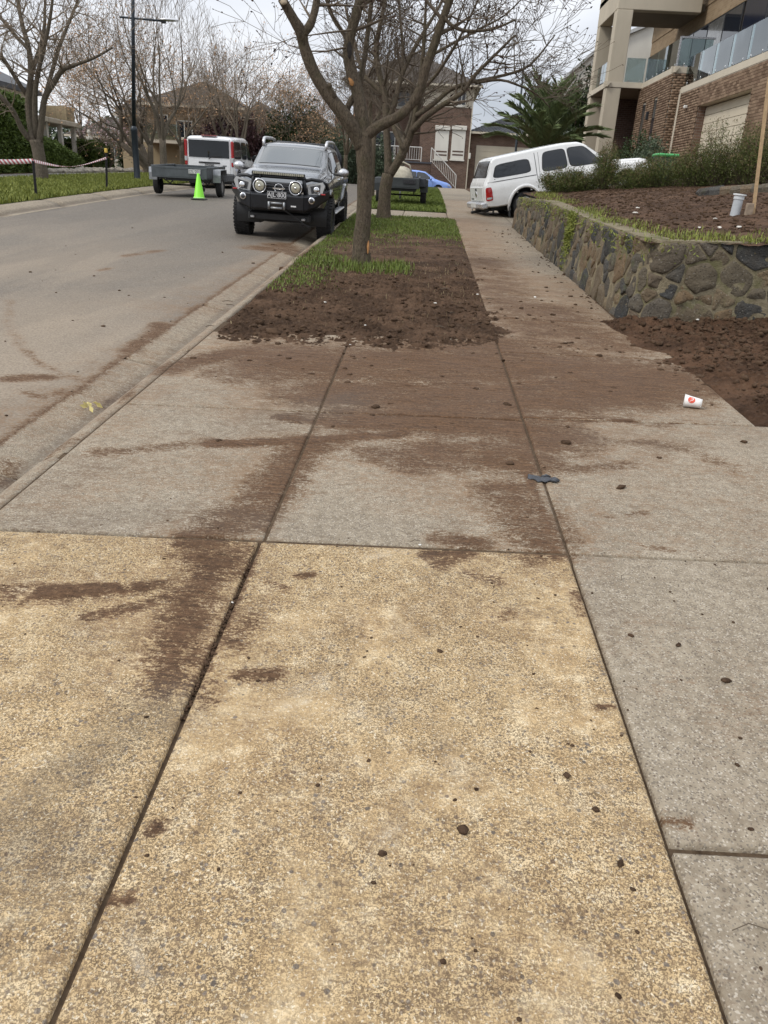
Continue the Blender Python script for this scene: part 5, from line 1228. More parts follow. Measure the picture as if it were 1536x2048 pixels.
# ---------------------------------------------------------------- white dual-cab ute with canopy on the steep drive
def white_ute():
    r = empty('parked_ute', (0, 0, 0), 'white dual cab ute with canopy parked nose up on the steep driveway', 'ute', 'parked vehicles')
    K = [(-2.66, .86, .80, 1.06, 1.0, .56), (-2.62, .93, .84, 1.17, 1.1, .5), (-2.56, .955, .83, 1.26, 1.12, .48), (-2.34, .965, .78, 1.74, 1.13, .46), (-2.2, .965, .755, 1.785, 1.13, .46), (-1.2, .97, .755, 1.83, 1.13, .46), (-.8, .97, .755, 1.85, 1.13, .46), (-.1, .97, .745, 1.86, 1.12, .46), (.3, .965, .73, 1.83, 1.11, .46), (.52, .965, .735, 1.74, 1.11, .46),
     (1.2, .96, .80, 1.22, 1.09, .47), (1.42, .955, .80, 1.19, 1.07, .48), (2.2, .94, .80, 1.12, 1.02, .5), (2.42, .9, .76, 1.06, .96, .5), (2.52, .82, .68, .96, .88, .5)]
    c = Car(K, R=.085); FA, RA, wr_ = 1.62, -1.48, .38
    c.body(M_WHITE, r, (FA, RA), .46, .42)
    for ax in (FA, RA): c.flare(r, M_WHITE, ax, .42, .49, .045); c.flare(r, M_BLACKP, ax, .42, .445, .018, 'arch_edge')
    c.pane(((-2.36, 1.24), (-1.24, 1.24), (-1.28, 1.60), (-2.22, 1.57)), M_GLASS, r, 'canopy_window', frame=M_BLACKP)
    c.seam([(-1.8, 1.26), (-1.8, 1.58)], r, .006, name='window_divider')
    c.pane(((-.88, 1.2), (-.12, 1.2), (-.16, 1.70), (-.8, 1.69)), M_GLASS, r, frame=M_BLACKP); c.pane(((-.02, 1.2), (.96, 1.18), (.46, 1.68), (-.06, 1.70)), M_GLASS, r, frame=M_BLACKP)
    c.screen(1.12, .56, .93, .99, M_GLASS, r)
    c.screen(-2.55, -2.35, .94, .98, M_GLASS, r, 'canopy_rear_glass')
    c.seam([(-2.55, 1.14), (-1.08, 1.14)], r, .010, name='canopy_seal'); c.seam([(-1.06, 1.72), (-1.06, 1.2), (-1.04, .95)], r, .009); c.seam([(-.95, 1.72), (-.97, 1.15), (-1.05, .8)], r, .005); c.seam([(-.08, 1.72), (-.08, 1.15), (-.08, .55)], r, .004); c.seam([(1.08, 1.14), (1.1, .55)], r, .004); c.seam([(-.8, .52), (1.1, .52)], r, .006)
    for s_ in (-1, 1):
        for hx in (-.62, .18): MB().box((hx-.12, s_*(c.side_y(hx, 1.02)-.005), 1.005), (hx+.1, s_*(c.side_y(hx, 1.02)+.04), 1.04), .012).build('door_handle', M_GREYP, r)
        c.pane(((-2.645, .66), (-2.44, .66), (-2.46, 1.02), (-2.63, 1.02)), M_RED, r, 'tail_light', .012, (s_,)); c.pane(((-2.62, .70), (-2.47, .70), (-2.47, .755), (-2.62, .755)), M_CLEAR, r, 'reversing_light', .016, (s_,), 4)
        mirror(r, .86, s_*.97, 1.2, M_BLACKP, s_); MB().box((-1.98, s_*.78, .14), (-1.965, s_*.95, .42)).build('mud_flap', M_GREYP, r)
        MB().lathe([(.02, 0), (.02, .008), (.001, .009)], 10, 'y', (-2.33, s_*(c.side_y(-2.33, 1.2)), 1.2)).build('canopy_latch', M_LAMPBACK, r)
        MB().prism([(2.1, .84), (2.42, .84), (2.4, .98), (2.2, 1.0)], s_*.84, s_*.905, 'xz').build('headlight', M_CLEAR, r)
    for x_, y_ in ((FA, 1), (FA, -1), (RA, 1), (RA, -1)): wheel(r, x_, y_*.82, wr_, .26, .235, M_RIM, False, 6)
    # tail: gate, handle, badge, bumper, tow bar
    tg = MB().box((-2.685, -.72, .66), (-2.645, .72, 1.06), .02).build('tailgate', M_WHITE, r)
    MB().box((-2.70, -.07, .94), (-2.68, .07, 1.01), .01).build('gate_handle', M_BLACKP, tg); MB().lathe([(.085, 0), (.085, -.012), (.07, -.016), (.001, -.016)], 20, 'x', (-2.685, 0, .84)).build('badge', M_CHROME, tg, smooth=True); MB().box((-2.69, .35, .70), (-2.684, .6, .735)).build('lettering', M_LAMPBACK, tg)
    bp = MB().box((-2.80, -.9, .46), (-2.58, .9, .64), .04).build('rear_bumper', M_SILV, r); MB().box((-2.815, -.3, .50), (-2.80, .3, .63), .006).build('number_plate', M_PLATE_W, bp)
    MB().box((-2.62, -.6, .34), (-2.5, .6, .44), .02).build('tow_bar', M_BLACKP, r); MB().box((-2.9, -.05, .34), (-2.55, .05, .41), .01).build('tow_tongue', M_BLACKP, r); MB().lathe([(.02, 0), (.02, .06), (.025, .08), (.001, .1)], 12, 'z', (-2.86, 0, .41)).build('tow_ball', M_CHROME, r)
    MB().box((-2.4, -.4, .34), (2.2, .4, .55)).build('chassis', M_BLACKP, r); MB().box((2.4, -.8, .48), (2.56, .8, .8), .05).build('front_bumper', M_WHITE, r)
    for ax in (FA, RA): MB().tube([(ax, -.75, .38), (ax, .75, .38)], .06, 8).build('axle', M_BLACKP, r, fixn=False)
    return r
wu = white_ute()
th = math.radians(11.8); hd = math.radians(11)
fw = Vector((math.cos(hd)*math.cos(th), math.sin(hd)*math.cos(th), math.sin(th)))
tail = Vector((1.52, 23.5, 0)); RAx = tail+Vector((math.cos(hd), math.sin(hd), 0))*1.06
cx_, cy_ = tail.x+math.cos(hd)*2.42, tail.y+math.sin(hd)*2.42
gz = lambda x_, y_: float(drive_z(np.array(max(x_, 2.16)), np.array(y_)))
axr = gz(RAx.x, RAx.y); place(wu, (cx_, cy_, axr+math.tan(th)*1.36-.06), fw, (0, 0, 1)); wu.scale = (.92, .94, .94)

# ---------------------------------------------------------------- white van on the far side
def van():
    r = empty('parked_van', (0, 0, 0), 'white passenger van seen from behind with dark rear window', 'van', 'parked vehicles')
    K = [(-2.36, .86, .80, 1.70, 1.02, .44), (-2.32, .92, .84, 1.82, 1.04, .40), (-2.2, .94, .85, 1.87, 1.05, .36), (-1, .95, .86, 1.90, 1.05, .34), (.6, .95, .85, 1.90, 1.04, .34), (1.1, .95, .83, 1.84, 1.03, .34), (1.85, .93, .80, 1.22, 1.0, .36), (2.3, .88, .74, 1.0, .9, .38), (2.4, .80, .68, .86, .8, .4)]
    c = Car(K, R=.14); FA, RA = 1.45, -1.55
    c.body(M_WHITE2, r, (FA, RA), .40, .36)
    for ax in (FA, RA): c.flare(r, M_GREYP, ax, .36, .40, .022)
    c.pane(((-2.18, 1.14), (-.8, 1.12), (-.8, 1.70), (-2.05, 1.70)), M_GLASS, r, frame=M_BLACKP); c.pane(((-.7, 1.12), (.35, 1.1), (.35, 1.70), (-.7, 1.70)), M_GLASS, r, frame=M_BLACKP); c.pane(((.45, 1.1), (1.5, 1.06), (1.05, 1.66), (.45, 1.70)), M_GLASS, r, frame=M_BLACKP)
    c.screen(1.78, 1.16, .93, .99, M_GLASS, r); c.seam([(-2.2, .86), (.4, .86)], r, .008); c.seam([(-.75, .4), (-.75, 1.1)], r)
    tg = MB().box((-2.39, -.80, .58), (-2.335, .80, 1.80), .03).build('tailgate', M_WHITE2, r)
    P = [[(-2.40-.006*math.cos(u*1.4), u*.76, z_) for u in np.linspace(-1, 1, 9)] for z_ in np.linspace(1.13, 1.72, 5)]; MB().grid(P).build('rear_window', M_GLASS, tg, smooth=True)
    MB().box((-2.42, -.40, .93), (-2.385, .40, .985), .012).build('gate_handle', M_BLACKP, tg); MB().tube([(-2.41, .02, 1.08), (-2.42, -.08, 1.16), (-2.415, -.45, 1.2)], .012, 6).build('wiper', M_BLACKP, tg, fixn=False)
    plate(tg, (-2.397, 0, .86), (math.radians(90), 0, math.radians(-90)), 'ANCKT\u00b75', .36, .115, M_PLATE_K, M_LETTER, .09); MB().box((-2.396, -.66, .855), (-2.389, -.50, .885)).build('lettering', M_LAMPBACK, tg)
    MB().box((-2.35, -.3, 1.86), (-2.2, .3, 1.9), .02).build('brake_light', simple('dark_red_lamp', (.16, .02, .02), .3), tg)
    for s_ in (-1, 1):
        tl = MB().box((-2.40, s_*.825, .84), (-2.26, s_*.925, 1.72), .03).build('tail_light', M_RED, r); MB().box((-2.405, s_*.83, .98), (-2.25, s_*.93, 1.16), .02).build('reversing_light', M_CLEAR, tl)
        mirror(r, 1.15, s_*.95, 1.18, M_BLACKP, s_)
    MB().box((-2.46, -.94, .30), (-2.2, .94, .60), .05).build('rear_bumper', M_GREYP, r); MB().box((-2.3, -.8, .22), (2.2, .8, .4)).build('underbody', M_BLACKP, r); MB().box((2.2, -.85, .3), (2.45, .85, .6), .05).build('front_bumper', M_GREYP, r)
    for x_, y_ in ((FA, 1), (FA, -1), (RA, 1), (RA, -1)): wheel(r, x_, y_*.83, .33, .22, .21, M_RIM, False, 7)
    return r
v = van(); VY = 31.6; vx = (at(370, 340, y=VY).x+at(463, 340, y=VY).x)/2
place(v, (vx, VY+2.36, float(zg(VY+2.3))-.13), (-.03, 1, .04))

# ---------------------------------------------------------------- light blue hatchback across the top
def hatch():
    r = empty('parked_hatchback', (0, 0, 0), 'light blue hatchback parked across the top of the street', 'car', 'parked vehicles')
    K = [(-2.12, .76, .70, 1.0, .88, .4), (-2.05, .84, .74, 1.1, .92, .34), (-1.75, .88, .66, 1.36, .95, .3), (-1.45, .895, .63, 1.43, .95, .28), (-.3, .9, .63, 1.47, .94, .28), (.3, .9, .62, 1.42, .93, .28), (1.1, .9, .70, 1.0, .9, .28), (1.25, .89, .72, .96, .88, .28), (1.9, .86, .70, .84, .78, .3), (2.12, .78, .62, .72, .66, .32), (2.18, .7, .55, .62, .56, .34)]
    c = Car(K, R=.12); FA, RA = 1.32, -1.3
    c.body(M_BLUE, r, (FA, RA), .36, .33)
    for ax in (FA, RA): c.flare(r, M_BLUE, ax, .33, .37, .02)
    c.pane(((-1.5, .98), (-.32, .97), (-.32, 1.34), (-1.2, 1.33)), M_GLASS, r, frame=M_BLACKP); c.pane(((-.24, .97), (.86, .95), (.28, 1.32), (-.24, 1.35)), M_GLASS, r, frame=M_BLACKP)
    c.screen(1.05, .36, .93, .98, M_GLASS, r); c.screen(-1.98, -1.62, .9, .96, M_GLASS, r, 'rear_window'); c.seam([(-.28, .3), (-.28, .95)], r); c.seam([(.88, .3), (.9, .93)], r)
    for s_ in (-1, 1):
        MB().prism([(1.75, .66), (2.12, .62), (2.0, .72), (1.8, .76)], s_*.74, s_*.835, 'xz').build('headlight', M_CLEAR, r); mirror(r, .72, s_*.9, .99, M_BLUE, s_); MB().box((-2.1, s_*.6, .78), (-1.95, s_*.83, .92), .02).build('tail_light', M_RED, r)
        for hx in (-.1, -1.1): MB().box((hx-.09, s_*.885, .84), (hx+.09, s_*.92, .87), .01).build('door_handle', M_BLUE, r)
    for x_, y_ in ((FA, 1), (FA, -1), (RA, 1), (RA, -1)): wheel(r, x_, y_*.79, .31, .2, .21, M_RIM, False, 5)
    MB().box((-1.9, -.7, .2), (1.9, .7, .35)).build('underbody', M_BLACKP, r)
    return r
hb = hatch(); BY = 58.5; bx = at(842, 365, y=BY).x
place(hb, (bx-.05, BY, at(842, 341, y=BY).z-1.47), (1, -.08, -.045))

# ---------------------------------------------------------------- box trailers
def trailer(label, wd, ln, z0, z1, mat, galv, txt, plate_px, dark=False):
    """local: +x towards the drawbar (away from the viewer), tailgate at x=0"""
    r = empty('box_trailer', (0, 0, 0), label, 'trailer', 'box trailers'); h = wd/2
    MB().box((0, -h, z0), (ln, h, z0+.04)).build('tray_floor', mat, r)
    for s_ in (-1, 1):
        MB().box((0, s_*h, z0), (ln, s_*(h-.03), z1), .006).build('side_panel', mat, r); MB().box((-.005, s_*(h+.01), z1-.03), (ln, s_*(h-.04), z1+.015), .006).build('side_rail', mat, r)
        gd = MB(); gx = ln*.42; gd.add([(gx-.44, s_*(h+.02), z0+.12), (gx-.40, s_*(h+.02), z0+.26), (gx+.40, s_*(h+.02), z0+.26), (gx+.44, s_*(h+.02), z0+.12), (gx-.44, s_*(h+.26), z0+.10), (gx-.40, s_*(h+.26), z0+.25), (gx+.40, s_*(h+.26), z0+.25), (gx+.44, s_*(h+.26), z0+.10), (gx-.44, s_*(h+.26), z0-.1), (gx+.44, s_*(h+.26), z0-.1), (gx-.44, s_*(h+.02), z0-.1), (gx+.44, s_*(h+.02), z0-.1)], [(0, 1, 5, 4), (1, 2, 6, 5), (2, 3, 7, 6), (0, 4, 8, 10), (3, 11, 9, 7)])
        gd.build('mudguard', M_STEELG if galv else mat, r); wheel(r, gx, s_*(h+.13), .29, .18, .16, M_STEELG, False, 8)
        tl = MB().box((-.02, s_*(h-.03), z0+.04), (.01, s_*(h-.13), z0+.16), .006).build('tail_light', M_RED, r)
    MB().box((-.025, -h+.01, z0), (0, h-.01, z1-.005), .006).build('tailgate', mat, r)
    for z_ in (z0+.05, z1-.05): MB().box((-.032, -h+.12, z_-.008), (-.024, h-.12, z_+.008)).build('tailgate_rib', mat, r)
    MB().box((ln-.03, -h+.01, z0), (ln, h-.01, z1), .006).build('front_panel', mat, r)
    MB().box((.1, -.45, z0-.08), (.16, .45, z0-.003)).build('cross_member', M_BLACKP, r); MB().tube([(ln*.42, -h-.1, .29), (ln*.42, h+.1, .29)], .025, 8).build('axle', M_BLACKP, r, fixn=False)
    for s_ in (-1, 1):
        MB().tube([(ln*.1, s_*h*.8, z0-.03), (ln, s_*h*.8, z0-.04), (ln+1.1, 0, z0-.06)], .03, 6).build('drawbar', mat, r, fixn=False)
        MB().tube([(ln*.1, s_*h*.7, z0-.02), (ln*.42, s_*h*.7, .32), (ln*.75, s_*h*.7, z0-.02)], .02, 6).build('leaf_spring', M_BLACKP, r, fixn=False)
    MB().tube([(ln+.8, .1, z0-.05), (ln+.8, .1, .12)], .025, 8).build('jockey_post', M_STEELG, r, fixn=False); MB().lathe([(.09, -.025), (.09, .025)], 14, 'y', (ln+.8, .1, .09)).build('jockey_wheel', M_TYRE, r, smooth=True)
    plate(r, (-.042, plate_px, (z0+z1)/2+.04), (math.radians(90), 0, math.radians(-90)), txt, .36, .12, M_PLATE_K if dark else M_PLATE_W, M_LAMPBACK if dark else M_LETTER_D, .1)
    return r
ty = 24.6; xl, xr = at(304, 345, y=ty).x, at(415, 345, y=ty).x
tr1 = trailer('dark grey box trailer parked behind the white van', xr-xl, 2.4, .52, .83, M_TRAILER, True, 'S7L\u00b7201', -.46)
place(tr1, ((xl+xr)/2, ty, float(zg(ty+1))-.1), (-.02, 1, .045))
t2y = 25.0; xl, xr = at(764, 385, y=t2y).x, at(838, 385, y=t2y).x
tr2 = trailer('small charcoal box trailer standing on the green lawn', xr-xl, 2.0, .50, .80, M_TRAILER2, False, 'R92\u00b7415', -.25, True)
place(tr2, ((xl+xr)/2, t2y, float(zg(t2y))+.0), (.0, 1, .045))
# load in the lawn trailer: a pale canvas sack and odds and ends
def sack(name, label, loc, sx, sy, sz, mat, seed, cat):
    P = []
    for i in range(13):
        th_ = math.pi*i/12; row = []
        for k in range(19):
            ph = 2*math.pi*k/18; d = np.array([math.sin(th_)*math.cos(ph), math.sin(th_)*math.sin(ph), math.cos(th_)]); f_ = 1+.5*(float(fbm(d*2.3+seed, 3, seed))-.5); row.append((d[0]*sx*f_, d[1]*sy*f_, max(-sz*.55, d[2]*sz*f_)))
        P.append(row)
    o = MB().grid(P).build(name, mat, None, smooth=True); o.location = loc; return tag(o, label, cat)
M_CANVAS = simple('pale_canvas', (.46, .42, .33), .9, 0, .2, 14, .6, 40)
c0 = at(803, 372, y=t2y+.7); zt2 = float(zg(t2y))+.58
sack('canvas_sack', 'pale canvas sack bulging out of the small trailer', (c0.x-.05, t2y+.75, zt2+.22), .36, .4, .36, M_CANVAS, 3, 'sack'); sack('cloth_bundle', 'folded cream cloth beside the sack in the small trailer', (c0.x-.38, t2y+.55, zt2+.13), .22, .3, .2, M_CANVAS, 9, 'cloth')
tag(MB().tube([(c0.x-.28, t2y+.6, zt2+.42), (c0.x-.2, t2y+.6, zt2+.6), (c0.x+.02, t2y+.6, zt2+.66), (c0.x+.22, t2y+.6, zt2+.58), (c0.x+.28, t2y+.6, zt2+.4)], .022, 6).build('coiled_hose', M_CANVAS, None, smooth=True, fixn=False), 'cream hose looped over the load in the small trailer', 'hose')
tag(MB().box((c0.x+.35, t2y+.2, zt2-.03), (c0.x+.75, t2y+.9, zt2+.24), .03).build('storage_tub', simple('dark_tub', (.03, .035, .045), .5), None), 'dark plastic tub in the small trailer', 'tub')
# ================================================================ HOUSES
def mat_brick_geo(name, stops, mortar=False):
    b = NB(name); p = b.pos(); t = b.attr('tint'); n = b.noise(p, 45, 5, .7)
    col = b.ramp(t, stops); col = b.mix(b.rng(n, .35, .7, 0, .4), col, (.09, .055, .035)); b.set(base=col, rough=.88, spec=.2, normal=b.bump(n, .5, .005)); return b.m
M_BRICK = mat_brick_geo('brown_face_brick', [(0, (.14, .09, .057)), (.35, (.22, .15, .10)), (.7, (.30, .21, .142)), (1, (.185, .12, .08))])
M_BMORT = simple('brick_mortar', (.42, .37, .30), .92, 0, .15, 20, .3, 60)
def mat_brick_tex(name, c1, c2, mort, sc=1.0):
    b = NB(name); v = b.obj(); s = b.sep(v); cb = b.n.new('ShaderNodeCombineXYZ'); b.put(cb.inputs[0], b.math('ADD', s[0], s[1])); b.put(cb.inputs[1], s[2]); q = b.n.new('ShaderNodeTexBrick'); b.put(q.inputs['Vector'], cb.outputs[0])
    q.inputs['Color1'].default_value = (*c1, 1); q.inputs['Color2'].default_value = (*c2, 1); q.inputs['Mortar'].default_value = (*mort, 1); q.inputs['Scale'].default_value = 1; q.inputs['Brick Width'].default_value = .24; q.inputs['Row Height'].default_value = .086; q.inputs['Mortar Size'].default_value = .007; q.inputs['Mortar Smooth'].default_value = .2
    n = b.noise(v, 1.2, 5, .6); b.set(base=b.mix(b.rng(n, .35, .7, 0, .3), q.outputs['Color'], tuple(x*.6 for x in c1)), rough=.9, spec=.2, normal=b.bump(b.math('SUBTRACT', 1, q.outputs['Fac']), .5, .006)); return b.m
M_BRICK_R = mat_brick_tex('red_brown_brick', (.12, .072, .052), (.18, .11, .08), (.23, .2, .17)); M_BRICK_T = mat_brick_tex('tan_brick', (.24, .165, .095), (.33, .24, .15), (.33, .28, .21)); M_BRICK_D = mat_brick_tex('dark_brick', (.09, .055, .045), (.14, .085, .065), (.19, .16, .14))
def mat_render(name, base, sc=1.5):
    b = NB(name); p = b.pos(); n = b.noise(b.scale(p, (1, 1, .4)), sc, 6, .6); b.set(base=b.ramp(n, [(.3, tuple(x*.86 for x in base)), (.7, base)]), rough=.85, spec=.25, normal=b.bump(b.noise(p, 60, 4), .3, .006)); return b.m
M_CREAM = mat_render('cream_render', (.50, .44, .345)); M_CREAM2 = mat_render('pale_cream_paint', (.56, .50, .40)); M_CREAMW = mat_render('white_render', (.70, .67, .60)); M_TANR = mat_render('tan_render', (.40, .32, .2)); M_SOFFIT = mat_render('taupe_soffit', (.24, .205, .165))
M_DOORP = mat_render('cream_garage_panel', (.62, .55, .43)); M_WFRAME = simple('dark_window_frame', (.02, .022, .026), .4); M_HGLASS = glass('house_window_glass', (.012, .016, .024), 1.6, .02); M_NAVY = glass('navy_glazing', (.010, .014, .028), 1.35, .12); M_CURT = simple('curtain_glass', (.12, .12, .115), .2, 0, .3, 3, coat=.5)
M_WHITEM = simple('white_metal', (.62, .60, .56), .5, 0, .06); M_STEEL = simple('stainless', (.6, .6, .6), .25, .9, .05)
def mat_glass_pane():
    b = NB('clear_balustrade_glass'); fr = b.n.new('ShaderNodeFresnel'); fr.inputs[0].default_value = 1.7; tr = b.n.new('ShaderNodeBsdfTransparent'); tr.inputs[0].default_value = (.62, .70, .69, 1); gl = b.n.new('ShaderNodeBsdfGlossy'); gl.inputs['Roughness'].default_value = .02; gl.inputs[0].default_value = (.9, .95, .97, 1)
    mx_ = b.n.new('ShaderNodeMixShader'); b.put(mx_.inputs[0], b.math('ADD', fr.outputs[0], b.rng(b.noise(b.pos(), .6, 2), .3, .7, .06, .14))); b.l.new(tr.outputs[0], mx_.inputs[1]); b.l.new(gl.outputs[0], mx_.inputs[2]); b.l.new(mx_.outputs[0], b.out.inputs[0]); return b.m
M_PANE = mat_glass_pane()
def mat_tiles():
    b = NB('dark_roof_tiles'); p = b.pos(); n = b.noise(p, 3, 5); b.set(base=b.ramp(n, [(.3, (.035, .037, .042)), (.7, (.075, .078, .085))]), rough=.55, spec=.4); return b.m
M_TILE = mat_tiles(); M_TILE_B = simple('brown_roof_tiles', (.115, .098, .085), .75, 0, .25, 6)

# shared brick meshes with a handful of tints
BL, BH, BD = .23, .076, .03
_bm = []
for i in range(8):
    V = [(x_, y_, z_) for x_ in (0, BL) for y_ in (0, BD) for z_ in (0, BH)]; F = [(0, 1, 3, 2), (4, 6, 7, 5), (0, 4, 5, 1), (2, 3, 7, 6), (0, 2, 6, 4), (1, 5, 7, 3)]
    me = bpy.data.meshes.new('brick'); me.from_pydata(V, [], F); a = me.attributes.new('tint', 'FLOAT', 'POINT'); a.data.foreach_set('value', np.full(8, i/7, np.float32)); me.materials.append(M_BRICK); _bm.append(me)
BRICK_SLOTS = []
def brick_face(O, ang, W, H, holes, parent, inv, back=.012):
    """a face of real bricks: O lower corner, ang direction of the run in plan, bricks stand proud of a mortar bed.
       outward normal is to the right of the run direction"""
    ux, uy = math.cos(ang), math.sin(ang); nx, ny = uy, -ux; rr = random.Random(int(O[0]*100+O[1]*10)); V = []; F = []; row = 0; z = 0
    while z+BH <= H+.001:
        u = -.12 if row % 2 else 0.0
        while u < W:
            a, b_ = max(0, u), min(W, u+BL); keep = [(a, b_)]
            for (h0, h1, za, zb) in holes:
                if z+BH > za and z < zb:
                    k2 = []
                    for (p, q) in keep:
                        if q <= h0 or p >= h1: k2.append((p, q))
                        else:
                            if p < h0: k2.append((p, h0))
                            if q > h1: k2.append((h1, q))
                    keep = k2
            for p, q in keep:
                if q-p > .03: BRICK_SLOTS.append(((O[0]+ux*p+nx*0, O[1]+uy*p+ny*0, O[2]+z), ang, q-p, rr.randrange(8), parent, (nx, ny)))
            u += BL+.01
        z += BH+.01; row += 1
hs = empty('brick_house', (9, 30, 2.7), 'two storey brown brick house with cream portico and glass balconies', 'house'); HI = Matrix.Translation((-9, -30, -2.7))
def hpart(mb, name, mat, par=None, **k):
    o = mb.build(name, mat, par or hs, **k)
    if par is None: o.matrix_parent_inverse = HI
    else: o.matrix_parent_inverse = Matrix.Identity(4)
    return o
GX = 9.0; GY0, GY1 = 20.0, 32.45; DY0, DY1 = 25.3, 30.05; DZ0, DZ1 = 2.68, 4.86; TZ = 5.5
MX = 8.7; MY0, MY1 = 32.75, 37.6; MZ = 6.2
# mortar backing walls (kept 12 mm behind the brick faces)
w_ = MB(); w_.box((GX+.012, GY0, 2.0), (GX+.3, DY0-.012, TZ)); w_.box((GX+.012, DY1+.012, 2.0), (GX+.3, GY1+.3, TZ)); w_.box((GX+.012, DY0-.012, DZ1+.01), (GX+.3, DY1+.012, TZ)); hpart(w_, 'garage_wall', M_BMORT)
brick_face((GX, GY0, 2.2), math.pi/2, GY1-GY0, TZ-2.2, [(DY0-GY0, DY1-GY0, -1, DZ1-2.2)], hs, HI)
hpart(MB().box((GX+.002, DY0-.1, DZ1), (GX+.31, DY1+.1, DZ1+.012)), 'lintel_soffit', M_CREAM)
for y_ in (DY0, DY1): hpart(MB().box((GX+.013, y_-.006, DZ0-.4), (GX+.30, y_+.006, DZ1)), 'door_reveal', M_BRICK_R)
gd = hpart(MB().box((GX+.29, DY0, DZ0-.3), (GX+.33, DY1, DZ1)), 'garage_door', M_SOFFIT)
for k in range(9): hpart(MB().box((GX+.265, DY0+.01, DZ0-.2+.262*k), (GX+.29, DY1-.01, DZ0-.2+.262*k+.25), .006), 'door_panel', M_DOORP, gd).matrix_parent_inverse = Matrix.Identity(4)
def trim(pts, z, name='balcony_trim', depth=.18, h=.2, mat=None):
    """stepped cornice band running along pts (x,y), outward side on the right of the run"""
    for (x0, y0), (x1, y1) in zip(pts[:-1], pts[1:]):
        d = math.hypot(x1-x0, y1-y0); ux, uy = (x1-x0)/d, (y1-y0)/d; nx, ny = uy, -ux
        prof = [(0, 0), (.05, .0), (.06, .05), (.10, .07), (.12, .12), (.15, .13), (.15, h), (0, h)]
        mb = MB(); A = [(x0+nx*p-ux*.10, y0+ny*p-uy*.10, z+q) for p, q in prof]; B = [(x1+nx*p+ux*.10, y1+ny*p+uy*.10, z+q) for p, q in prof]; n = len(prof)
        mb.add(A+B, [(i, (i+1) % n, n+(i+1) % n, n+i) for i in range(n)]+[tuple(range(n))[::-1], tuple(range(n, 2*n))]); hpart(mb, name, mat or M_CREAM2)
trim([(GX, GY0), (GX, GY1)], TZ)
# balcony deck over the garage, with glass balustrade
hpart(MB().box((GX+.02, GY0, TZ+.05), (11.4, GY1+.3, TZ+.17)), 'balcony_deck', M_CREAM)
def balustrade(p, q, z, h, n, lean=0):
    for k in range(n):
        a = [p[i]+(q[i]-p[i])*(k+.012)/n for i in (0, 1)]; b_ = [p[i]+(q[i]-p[i])*(k+.988)/n for i in (0, 1)]; d = math.hypot(b_[0]-a[0], b_[1]-a[1]); ux, uy = (b_[0]-a[0])/d, (b_[1]-a[1])/d; nx, ny = -uy*.006, ux*.006
        V = [(a[0]-nx, a[1]-ny, z+.04), (b_[0]-nx, b_[1]-ny, z+.04), (b_[0]+nx, b_[1]+ny, z+.04), (a[0]+nx, a[1]+ny, z+.04)]; V += [(x_, y_, z+h) for x_, y_, _ in V]
        g = hpart(MB().add(V, [(0, 1, 2, 3), (4, 5, 6, 7), (0, 1, 5, 4), (1, 2, 6, 5), (2, 3, 7, 6), (3, 0, 4, 7)]), 'glass_panel', M_PANE)
        for t in (.2, .8):
            c = (a[0]+(b_[0]-a[0])*t, a[1]+(b_[1]-a[1])*t); hpart(MB().lathe([(.02, 0), (.02, .12), (.015, .13), (.001, .13)], 8, 'z', (c[0], c[1], z)), 'spigot', M_STEEL, smooth=True)
balustrade((GX+.06, 22.0), (GX+.06, GY1-.05), TZ+.2, .92, 7)
balustrade((MX+.08, MY0+.03), (MX+1.25, MY0+.03), MZ+.2, .92, 1); balustrade((MX+.08, MY0+.03), (MX+.08, 37.35), MZ+.2, .92, 3)
hpart(MB().box((MX+.05, MY0, MZ+1.1), (MX+1.3, MY0+.06, MZ+1.16)), 'handrail', M_STEEL); hpart(MB().box((MX+.03, MY0-.01, MZ+.2), (MX+.09, MY0+.05, MZ+1.15)), 'rail_post', M_STEEL)
# main block
w_ = MB(); w_.box((MX+.012, MY0+.012, 2.0), (MX+.3, MY1, MZ)); w_.box((MX+.3, MY0+.012, 2.0), (11.5, MY0+.3, MZ)); hpart(w_, 'main_wall', M_BMORT)
WIN = [(34.35, 34.85, 3.3, 5.5), (36.05, 36.6, 3.3, 5.5)]
brick_face((MX, MY0, 2.4), math.pi/2, MY1-MY0, MZ-2.4, [(a-MY0, b_-MY0, c-2.4, d-2.4) for a, b_, c, d in WIN], hs, HI); brick_face((11.0, MY0, 2.4), math.pi, 11.0-MX, MZ-2.4, [], hs, HI)
for a, b_, c, d in WIN:
    f = hpart(MB().box((MX+.002, a, c), (MX+.04, b_, d)), 'window', M_WFRAME); hpart(MB().box((MX-.006, a+.04, c+.55), (MX+.0, b_-.04, d-.04)), 'pane', M_HGLASS, f); hpart(MB().box((MX-.006, a+.04, c+.04), (MX+.0, b_-.04, c+.5)), 'pane', M_HGLASS, f)
wl_ = hpart(MB().box((MX-.13, 35.3, 4.85), (MX-.01, 35.42, 5.15), .02), 'wall_light', M_WFRAME); fl = hpart(MB().box((GX-.15, 31.2, 4.9), (GX-.02, 31.32, 5.0), .02), 'flood_light', M_WHITEM)
trim([(11.0, MY0), (MX, MY0)], MZ); trim([(MX, MY0), (MX, 37.3)], MZ)
hpart(MB().box((MX+.02, MY0+.02, MZ+.05), (11.4, 41.6, MZ+.17)), 'balcony_deck', M_SOFFIT)
